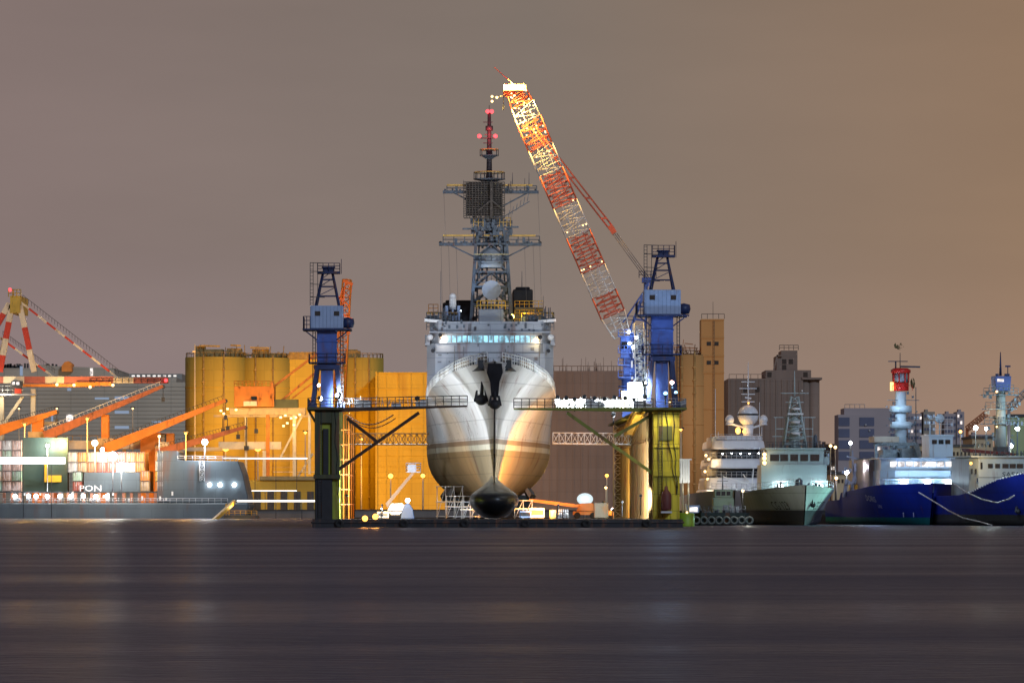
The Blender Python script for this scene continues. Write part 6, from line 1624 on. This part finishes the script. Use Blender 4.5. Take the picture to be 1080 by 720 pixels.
for a in (-.75,.0,.75):
    m = MB(); m.box(.35+a-.28, .35+a+.28, 4.1, 4.19, 4.45, 5.05); m.build('window', GLASS, wh)
m = MB(); m.cyl((.3,6,5.3), (.3,6,7.6), .1, .06, 6); m.bar((-.5,6,6.6), (1.1,6,6.6), .08); m.rail([(-3.4,.4,1.9),(3.4,.4,1.9)], .9, .7, .04, 2)
for k in range(14): x = RN.uniform(-3.5,3.5); m.box(x-.2, x+.2, 1, 1.5, 1.8, 1.8+RN.uniform(.3,1.4))
m.build('mast', MASTG, t)
lamp('POINT', (3.2,-.9,5.2), 700, (1,.95,.85), t, .25)  # lamp and post added on the tug to brighten the patrol hull
m = MB(); m.cyl((3.0,0,1.8),(3.0,0,5.0),.05,.05,5); m.build('added_lamp_post', BLACK, t)
m = MB(); m.ball((3.0,0,5.1), .2, n=8, m=6); m.build('added_bow_lamp', L_WARM, t)
s2 = SF(738, 690, .0)
t = thing('workboat', 'small low dark workboat with pale cabin between marker and tug', 'workboat', (0,0,0), s2.M)
m = MB(); HT.mesh(m, [0,1,2,3.5,5,8,14], 6); m.v = [(x*.6, y*.7, z*.7) for x, y, z in m.v]; m.build('hull', TG, t)
m = MB(); m.box(-1.9, .2, 3, 6, 1.2, 3.0); m.build('cabin', LBLUE, t, .1)
m = MB(); m.box(-1.6, -.2, 2.9, 2.99, 2.0, 2.7); m.build('window', L_ROOM, t)

# ---- channel marker with white slatted top, moored by the dock corner
s = SF(722, 640, 0); t = thing('channel_marker', 'green floating marker with white slatted board on posts at the dock corner', 'marker', (0,0,0), s.M)
m = MB(); m.lathe([(.01,-.4),(1.15,-.4),(1.2,.2),(1.15,1.75),(.9,1.9),(.01,1.9)], (0.2,0,0), 20); m.build('float', mat('marker_green', (.25,.38,.03), .5, var=.2, rust=.2), t)
m = MB(); 
for x in (-.25,.55): m.cyl((x,0,1.9), (x,0,s.z(508,0)), .13, .13, 8)
m.cyl((.15,-.2,1.9),(.15,-.2,3.2),.2,.1,8); m.build('post', CREAM, t)
m = MB()
for k in range(5): x = s.u(715,0)+k*(s.u(727,0)-s.u(715,0))/4.6; m.box(x, x+.22, -.15, .15, s.z(509,0), s.z(485,0))
m.box(s.u(714,0), s.u(729.5,0), -.2, .2, s.z(485,0), s.z(483.6,0)); m.box(s.u(715,0), s.u(727.5,0), .16, .3, s.z(509,0), s.z(485.2,0)); m.build('slatted_board', WHITE, t)
lamp('SPOT', (.3,-4,2.2), 1800, (1,.95,.8), t, .2, (.2,0,8), 50)
m = MB(); m.ball((.3,-1.0,1.95), .15, n=8, m=6); m.build('lamp_lens', L_WARM, t)

# ---- blue and white ship with three floodlights
s = SF(985, 686, .10); V = s.M
t = thing('research_ship', 'blue hulled ship with red mast cabin and three glaring lights under its bridge', 'ship', (0,0,0), V)
HB = Hull(D=[(0,.1),(2,2.1),(5,4.1),(10,6.0),(18,7.2),(30,7.6),(70,7.2)], W=[(0,.1),(5,1.8),(12,5.0),(22,6.8),(70,6.9)],
          zd=[(0,6.3),(12,6.1),(24,5.5),(38,5.0),(39,3.9),(70,3.4)], wl=.6, zk=-.6, rake=3.4, full=[(0,2),(70,3)], flare=1.35, L=70)
RB = banded('blue_ship_paint', [(-1,(.01,.20,.19)),(1.15,(.012,.035,.36))], .35, .12, .5, .05)
m = MB(); HB.mesh(m, [0,.5,1,2,3.5,5,7,10,13,17,21,26,31,37,38,39,42,46,50,54], 14); m.build('hull', RB, t)
m = MB()
for side in (-1,):
    def pl2(x, y): return HB.point(17.5-x*1.2, 3.6+y-.25*x*.35, -1, .05)
    m.text('DORIS', 1.25, pl2); 
    def pl3(x, y): return HB.point(14.5-x*1.2, 2.6+y-.1*x, -1, .05)
    m.text('LINE', .7, pl3)
    for v in (9,6.5): q = HB.point(v, 1.9, -1, .06); m.add([q, q+Vector((.0,-.4,-.7)), q+Vector((.05,-.7,-.7)), q+Vector((.05,-.4,0))], [(0,1,2,3)])
m.build('lettering', LETW, t)
RW = mat('ship_cyan_white', (.52,.66,.76), .4, var=.06, scale=.7, streak=True, rust=.05)
RT = mat('ship_beige', (.45,.40,.33), .5, var=.1, rust=.1)
hv = 14
zz = lambda y, v=14: s.z(y, v)
m = MB(); a, b = s.u(928,hv+2), s.u(1016,hv)
m.slab([(a,hv+2),(a+2,hv),(b-2,hv),(b,hv+2),(b,hv+26),(a,hv+26)], 5.0, zz(496)); m.build('deckhouse', RW, t)
m = MB(); a2, b2 = s.u(930,hv+1.5), s.u(1015,hv)
m.slab([(a2,hv+2.2),(a2+2,hv+.5),(b2-2,hv+.5),(b2,hv+2.2),(b2,hv+18),(a2,hv+18)], zz(495.8), zz(484)); br = m.build('bridge', RW, t)
m = MB(); m.slab([(a2-.4,hv+1.8),(a2+2,hv-.1),(b2-2,hv-.1),(b2+.4,hv+1.8),(b2+.4,hv+18),(a2-.4,hv+18)], zz(483.9), zz(482.6)); m.build('roof', RW, br)
n_ = 9
for i in range(n_):
    u0 = s.u(939+i*8.3,hv+.4); u1 = s.u(939+i*8.3+6.9,hv+.4)
    m = MB(); m.box(u0, u1, hv+.4, hv+.497, zz(492), zz(486.5)); m.build('window', L_ROOM, br)
m = MB(); m.box(a+.3, b-.3, hv-.5, hv-.003, zz(511), zz(506)); m.build('lit_gallery', em('gallery_glow', (.3,.7,1), .5, var=.8), t)
m = MB(); m.box(a, b, hv-.9, hv-.003, zz(505.9), zz(504.8)); m.rail([(a,hv-.8,zz(510)),(b,hv-.8,zz(510))], .8, .8, .03, 2); m.build('gallery_roof', RW, t)
m = MB(); a3 = s.u(905,26); m.box(s.u(914,24), s.u(936,24), 22, 40, 4.8, zz(484,24)); m.build('side_house', RT, t, .1)
m = MB(); m.box(s.u(901,33), s.u(920,30), 32, 38, 5.05, s.z(511,33)); m.build('deck_box', mat('box_gold', (.75,.45,.05), .5, rust=.2), t, .1)
for px in (953,978,1000):
    m = MB(); u = s.u(px,hv-1); m.ball((u,hv-1.2,zz(508.5)), .5, n=12, m=8); m.build('deck_flood', L_WHITE, t)
    lamp('POINT', (u,hv-2.4,zz(508)+.1), 200, (.45,.75,1), t, .3)
# small upper wheelhouse, domes, pipe bridge
m = MB(); m.box(s.u(980,20), s.u(1005,20), 20, 26, zz(483,20)+.1, zz(460,20)); m.box(s.u(979,20), s.u(1006,20), 19.8, 26.3, zz(460,20)+.003, zz(458,20)); uh = m.build('upper_house', RW, t)
for i in range(3):
    m = MB(); u0 = s.u(983+i*7,20); m.box(u0, u0+.75, 19.9, 19.997, zz(468,20), zz(463.5,20)); m.build('window', GLASS, uh)
m = MB(); m.rail([(s.u(980,20),19.9,zz(458,20)),(s.u(1005,20),19.9,zz(458,20))], 2.4, 1.0, .04, 3); m.build('railing', WHITE, uh)
for px, r_ in ((981,.35),(991,.75)):
    m = MB(); m.ball((s.u(px,22),22,zz(441 if r_ > .5 else 440,22)), r_, n=14, m=8); m.cyl((s.u(px,22),22,zz(458,22)), (s.u(px,22),22,zz(444,22)), .1, .1, 6); m.build('radome', RW, t)
m = MB()
zt = zz(468,20); m.bar((s.u(922,26),26,zt), (s.u(967,20),20,zt), .5, .5); m.bar((s.u(966,20),20,zt), (s.u(970,20),20,zz(482,20)), .7, .6)
for px in (924,940,958): m.bar((s.u(px,24),24,zt), (s.u(px,24),24,zz(483,24)), .4)
m.box(s.u(930,24), s.u(946,24), 23, 27, zz(483,24), zz(474,24)); m.box(s.u(950,22), s.u(967,22), 21, 25, zz(483,24), zz(473,24))
for k in range(40): x = s.u(RN.uniform(923,968),22); z = zt-RN.uniform(-.2,2.2); m.bar((x,21.5,z), (x+RN.uniform(-.6,.6),21.5,z+RN.uniform(-.8,.8)), .14)
m.build('gear_frame', mat('gear_grey_blue', (.25,.32,.36), .5, var=.25, scale=2, rust=.1), t)
m = MB(); m.box(s.u(921,26), s.u(947,26), 25, 30, zz(466,24), zz(460,24)); m.build('pale_panel', RT, t)
# mast column
mx_ = s.u(950,26); my = 26; Zm = lambda y: s.z(y, my)
m = MB(); m.cyl((mx_,my,zz(483,24)), (mx_,my,Zm(413)), 1.0, .85, 16)
for y in (452,435): m.lathe([(.9,0),(1.75,.1),(1.75,1.05),(.9,1.1)], (mx_,my,Zm(y)), 18)
m.build('mast_column', RW, t)
m = MB(); m.lathe([(.01,0),(1.25,0),(1.3,1.25),(.01,1.25)], (mx_,my,Zm(412)), 8); m.lathe([(.01,0),(1.55,.05),(1.6,.5),(1.1,.8),(.01,.8)], (mx_,my,Zm(393.5)), 8)
for k in range(8): A = PI/8+k*PI/4; m.cyl((mx_+1.22*math.cos(A),my+1.22*math.sin(A),Zm(403.5)), (mx_+1.3*math.cos(A),my+1.3*math.sin(A),Zm(393)), .1, .1, 4)
m.rail([(mx_-1.6,my-1.4,Zm(412)),(mx_+1.6,my-1.4,Zm(412))], .8, .6, .04, 1); m.build('red_cabin', mat('cabin_red', (.6,.025,.02), .4, var=.12), t)
m = MB(); m.lathe([(.01,0),(1.1,0),(1.15,1.4),(.01,1.4)], (mx_,my,Zm(403.2)), 8); m.build('cabin_window', mat('cabin_glass_grey', (.25,.27,.33), .2), t)
m = MB(); m.box(mx_-1.75, mx_-1.3, my-.9, my-.3, Zm(412), Zm(403)); m.build('side_light_box', em('side_light', (1,.65,.2), 2.0), t)
m = MB(); m.cyl((mx_-.1,my,Zm(389)), (mx_-.1,my,Zm(372)), .08, .05, 5); m.bar((mx_-2,my,Zm(381)), (mx_+1.1,my,Zm(381)), .14); m.bar((mx_-.2,my-.6,Zm(386.5)), (mx_+2.9,my-.9,Zm(387)), .3, .26)
m.cyl((mx_-.8,my,Zm(389)), (mx_-.8,my,Zm(381)), .12, .12, 6); m.build('radar_scanner', mat('scanner_dark', (.05,.05,.08), .5), t)
m = MB()
for k in range(22):
    A = RN.uniform(0,2*PI); r = RN.uniform(.2,1.0); m.add([(mx_-.3+r*math.cos(A)*.9,my,Zm(364)+r*.5*math.sin(A)),(mx_-.3+r*math.cos(A+.5)*.9,my+.1,Zm(365)+r*.6*math.sin(A+.6)),(mx_-.1+r*.5*math.cos(A+1),my-.1,Zm(366)+r*.5*math.sin(A+.9))], [(0,1,2)])
    m.add([(mx_+1.9+.3*math.cos(A),my,Zm(404)+.9*math.sin(A)),(mx_+1.9+.4*math.cos(A+.8),my,Zm(404)+.9*math.sin(A+.7)),(mx_+2.0,my,Zm(404)+.5*math.sin(A+1.5))], [(0,1,2)])
m.build('signal_flag', mat('flag_olive', (.12,.10,.04), .8), t)
m = MB()
m.cyl((mx_+2.4,my,zz(483,24)), (mx_+2.4,my,Zm(408)), .09, .06, 6)
for k in range(24): x = mx_+RN.choice((-1,1))*RN.uniform(1.0,2.4); z = RN.uniform(Zm(480),Zm(415)); m.box(x-.15, x+.15, my-.8, my-.4, z, z+RN.uniform(.15,.5))
for y in (422,441,460): m.bar((mx_-2.2,my-.6,Zm(y)), (mx_+2.8,my-.6,Zm(y)), .1)
m.build('mast_fitting', MASTG, t)
# aft deck cranes and davits
m = MB()
for (p, q, w_) in (((897,522),(904,492),.6),((905,518),(912,488),.5),((914,514),(921,482),.5),((890,524),(893,505),.5),((900,500),(899,475),.25),((893,481),(918,487),.3)):
    v = 34; m.bar((s.u(p[0],v),v,s.z(p[1],v)), (s.u(q[0],v),v,s.z(q[1],v)), w_)
for k in range(26): v = 33; x = s.u(RN.uniform(889,922),v); z = s.z(RN.uniform(520,490),v); m.box(x-.2, x+.2, v, v+.4, z-.3, z+RN.uniform(.1,.5))
m.build('deck_crane', mat('gear_pale_blue', (.3,.38,.5), .5, var=.2, rust=.15), t)
m = MB(); m.rail([HB.point(v, interp(HB.zd, v), -1, -.05) for v in (2,8,13)], 1.0, 1, .03, 2); m.build('deck_railing', STEEL, t)
lamp('POINT', (s.u(905,30),26,9), 500, (.85,.8,1), t, .3)
lamp('POINT', (mx_-3,my-5,Zm(425)), 900, (.6,.8,1), t, .3)

lamp('SPOT', (-4.5,.2,7.6), 16000, (.45,1,.85), t, .3, (-15.5,-6,3), 70)  # unseen turquoise spot added to light the patrol hull side
lamp('POINT', (-8.5,3,7.5), 500, (.35,.45,1), t, .3)
# ---- second blue ship at the right edge
s = SF(1115, 650, .2); V = s.M
t = thing('trawler', 'blue ship at the right edge with red awning and blue mast cabin', 'ship', (0,0,0), V)
HR = Hull(D=[(0,.1),(2,2.2),(5,4.0),(10,5.6),(18,6.3),(60,6.2)], W=[(0,.1),(5,1.4),(12,3.8),(22,5.6),(60,5.8)],
          zd=[(0,8.2),(6,7.3),(12,6.4),(20,5.0),(26,4.5),(60,4.2)], wl=.6, zk=-.6, rake=2.6, full=[(0,2),(60,3)], flare=1.3, L=60)
TB = banded('trawler_paint', [(-1,(.06,.065,.07)),(1.6,(.012,.03,.40))], .35, .15, .5, .05)
m = MB(); HR.mesh(m, [0,.5,1,2,3.5,5,7,10,13,17,21,26,31,38,46], 14); m.build('hull', TB, t)
q = HR.point(9.5, 2.6, -1, .1); anchor((q.x+.1,q.y-.2,q.z+.3), .6, .3).build('anchor', DARKG, t)
m = MB()
for side in (-1,1):
    pts = [HR.point(v, interp(HR.zd, v), side, .02) for v in (.5,2,4,6,9,12,16,20,24)]
    for a, b in zip(pts, pts[1:]):
        k = 0
        while k < 4: m.box((a+(b-a)*k/4).x-.12, (a+(b-a)*k/4).x+.12, (a+(b-a)*k/4).y-.12, (a+(b-a)*k/4).y+.12, (a+(b-a)*k/4).z-.05, (a+(b-a)*k/4).z+.2); k += 1
m.build('bulwark_cleat', WHITE, t)
TW = mat('trawler_house_paint', (.48,.58,.55), .45, var=.1, scale=.7, streak=True, rust=.12)
hv = 28; zz = lambda y, v=28: s.z(y, v)
m = MB(); a = s.u(1032,hv); b = s.u(1100,hv); m.slab([(a,hv),(b,hv),(b,hv+12),(a,hv+12)], 4.0, zz(482)); m.slab([(s.u(1022,hv+2),hv+2),(a-.003,hv+.05),(a-.003,hv+11),(s.u(1022,hv+2),hv+11)], 4.0, zz(483)); dh = m.build('deckhouse', TW, t)
for i in range(6):
    m = MB(); u0 = s.u(1042+i*7.6,hv); m.box(u0, u0+(.72 if i < 2 else .95), hv-.1, hv-.003, zz(493.5), zz(488.8)); m.build('window', GLASS, dh)
m = MB()
for (px, py, w_, h_) in ((1034,491,.3,.5),(1024,497,.25,.4),(1028,497,.25,.4),(1030,506,.2,.3)): u0 = s.u(px,hv); m.box(u0, u0+w_, hv-.1+(2 if px < 1031 else 0)*.0, hv-.005, zz(py)-h_, zz(py)+h_)
m.build('porthole', GLASS, dh)
m = MB(); m.box(a, b, hv-.06, hv-.003, zz(503.5), zz(503)); m.text('SAFARI', 1.0, lambda x, y: (s.u(1070,hv)+x*1.25, hv-.05, zz(502.4)+y)); m.build('lettering', BLACK, dh)
m = MB(); m.slab([(s.u(1023,hv),hv-.6),(b,hv-.6),(b,hv+12),(s.u(1023,hv),hv+12)], zz(482)+.003, zz(480.5)); m.build('roof', TW, t)
m = MB()
m.add([(s.u(1024,hv),hv+1,zz(473)),(s.u(1024,hv),hv+5,zz(472)),(s.u(1075,hv),hv+5,zz(476.5)),(s.u(1075,hv),hv+1,zz(478)),(s.u(1026,hv),hv+1,zz(477)),(s.u(1026,hv),hv+5,zz(476)),(s.u(1072,hv),hv+5,zz(479)),(s.u(1072,hv),hv+1,zz(480))],
      [(0,1,2,3),(7,6,5,4),(0,3,7,4),(1,5,6,2),(0,4,5,1),(3,2,6,7)]); m.build('awning', mat('awning_red', (.16,.03,.025), .7, var=.15), t)
m = MB()
for k in range(60): x = s.u(RN.uniform(1024,1100),hv); z = zz(480.4); m.cyl((x,hv,z), (x,hv,z+RN.uniform(.2,.9)), .07, .07, 4)
m.build('roof_gear', MASTG, t)
mx_ = s.u(1055.5,hv+6); my = hv+6; Zm = lambda y: s.z(y, my)
m = MB(); m.cyl((mx_,my,zz(481)), (mx_,my,Zm(412)), .85, .68, 16); m.build('mast_column', TW, t)
m = MB(); m.box(mx_-.9, mx_+.9, my-1, my+1, Zm(478), Zm(471)); m.build('mast_foot', DARKG, t)
m = MB(); m.prism([(mx_-1.1,Zm(412)),(mx_+1.15,Zm(412)),(mx_+1.3,Zm(396.5)),(mx_-1.2,Zm(396.5))], my-1.1, my+1.1); cb = m.build('mast_cabin', mat('cabin_blue', (.10,.16,.42), .4, var=.12), t, .05)
m = MB(); m.box(mx_-.9, mx_+.1, my-1.2, my-1.11, Zm(402.5), Zm(399.5)); m.build('window', L_ROOM, cb)
m = MB()
for y, w_ in ((412.5,2.1),(416,3.0),(431,2.7),(446.5,2.9)): m.box(mx_-w_, mx_+w_*.8, my-1.2, my+1, Zm(y)-.1, Zm(y)); m.rail([(mx_-w_,my-1.1,Zm(y)),(mx_+w_*.8,my-1.1,Zm(y))], .95, .8, .04, 2)
for k in range(40): x = mx_+RN.choice((-1,1))*RN.uniform(.9,2.8); z = RN.uniform(Zm(470),Zm(415)); m.box(x-.15, x+.15, my-.8, my-.4, z, z+RN.uniform(.15,.6))
m.cyl((mx_+2.6,my,zz(481)), (mx_+2.6,my,Zm(440)), .1, .1, 6); m.build('mast_platform', mat('gear_teal_grey', (.2,.28,.32), .5, var=.2), t)
m = MB(); m.cyl((mx_-.05,my,Zm(396)), (mx_-.05,my,Zm(371)), .22, .06, 8); m.cyl((mx_+1.1,my,Zm(396)), (mx_+1.1,my,Zm(386)), .07, .07, 6); m.bar((mx_+.7,my,Zm(386)), (mx_+1.5,my,Zm(386)), .25)
for x in (-.8,.6,.9): m.box(mx_+x-.2, mx_+x+.2, my-.9, my-.5, Zm(396.4), Zm(394))
m.build('topmast', BLUED, t)
m = MB(); m.ball((mx_-1.0,my-1.2,Zm(413)), .18, n=8, m=6); m.ball((mx_-.95,my-1,Zm(450)), .14, n=8, m=6); m.build('mast_lamp', L_WARM, t)
lamp('POINT', (mx_-1.9,my-2.2,Zm(435)), 130, (1,.6,.3), t, .2); lamp('POINT', (mx_+3,my-5,Zm(430)), 700, (.6,.85,1), t, .3)
lamp('POINT', (s.u(1022,hv),hv-3.2,9.2), 420, (1,.62,.25), t, .3)
lamp('POINT', (-9,4,9.5), 1100, (.75,.95,1), t, .3)
m = MB(); m.ball((s.u(1021.5,hv),hv-1.2,9.2), .22, n=8, m=6); m.build('side_lamp', L_AMBER, t)
# mooring ropes
for lb, pts_ in (('white mooring rope sagging from the blue ship to the trawler bow', ((1003,508,668),(1018,518,664),(1035,526,660),(1052,530,652),(1064,526,650),(1070,522,650))),
                 ('white mooring rope running down from the blue ship bow to the water', ((969,519,684),(984,528,680),(1000,538,674),(1016,546,668),(1034,550,660),(1046,553.5,652)))):
    t = thing('mooring_rope', lb, 'rope', P(*pts_[-1]), None, 'mooring ropes between the blue ships')
    pp_ = [P(*q) for q in pts_]; fine_ = []
    for a, b in zip(pp_, pp_[1:]):
        for k in range(3): fine_.append(a+(b-a)*k/3)
    m = MB(); m.tube(fine_+[pp_[-1]], .11, 5); m.build('strand', mat('rope_white', (.6,.62,.62), .8), t)
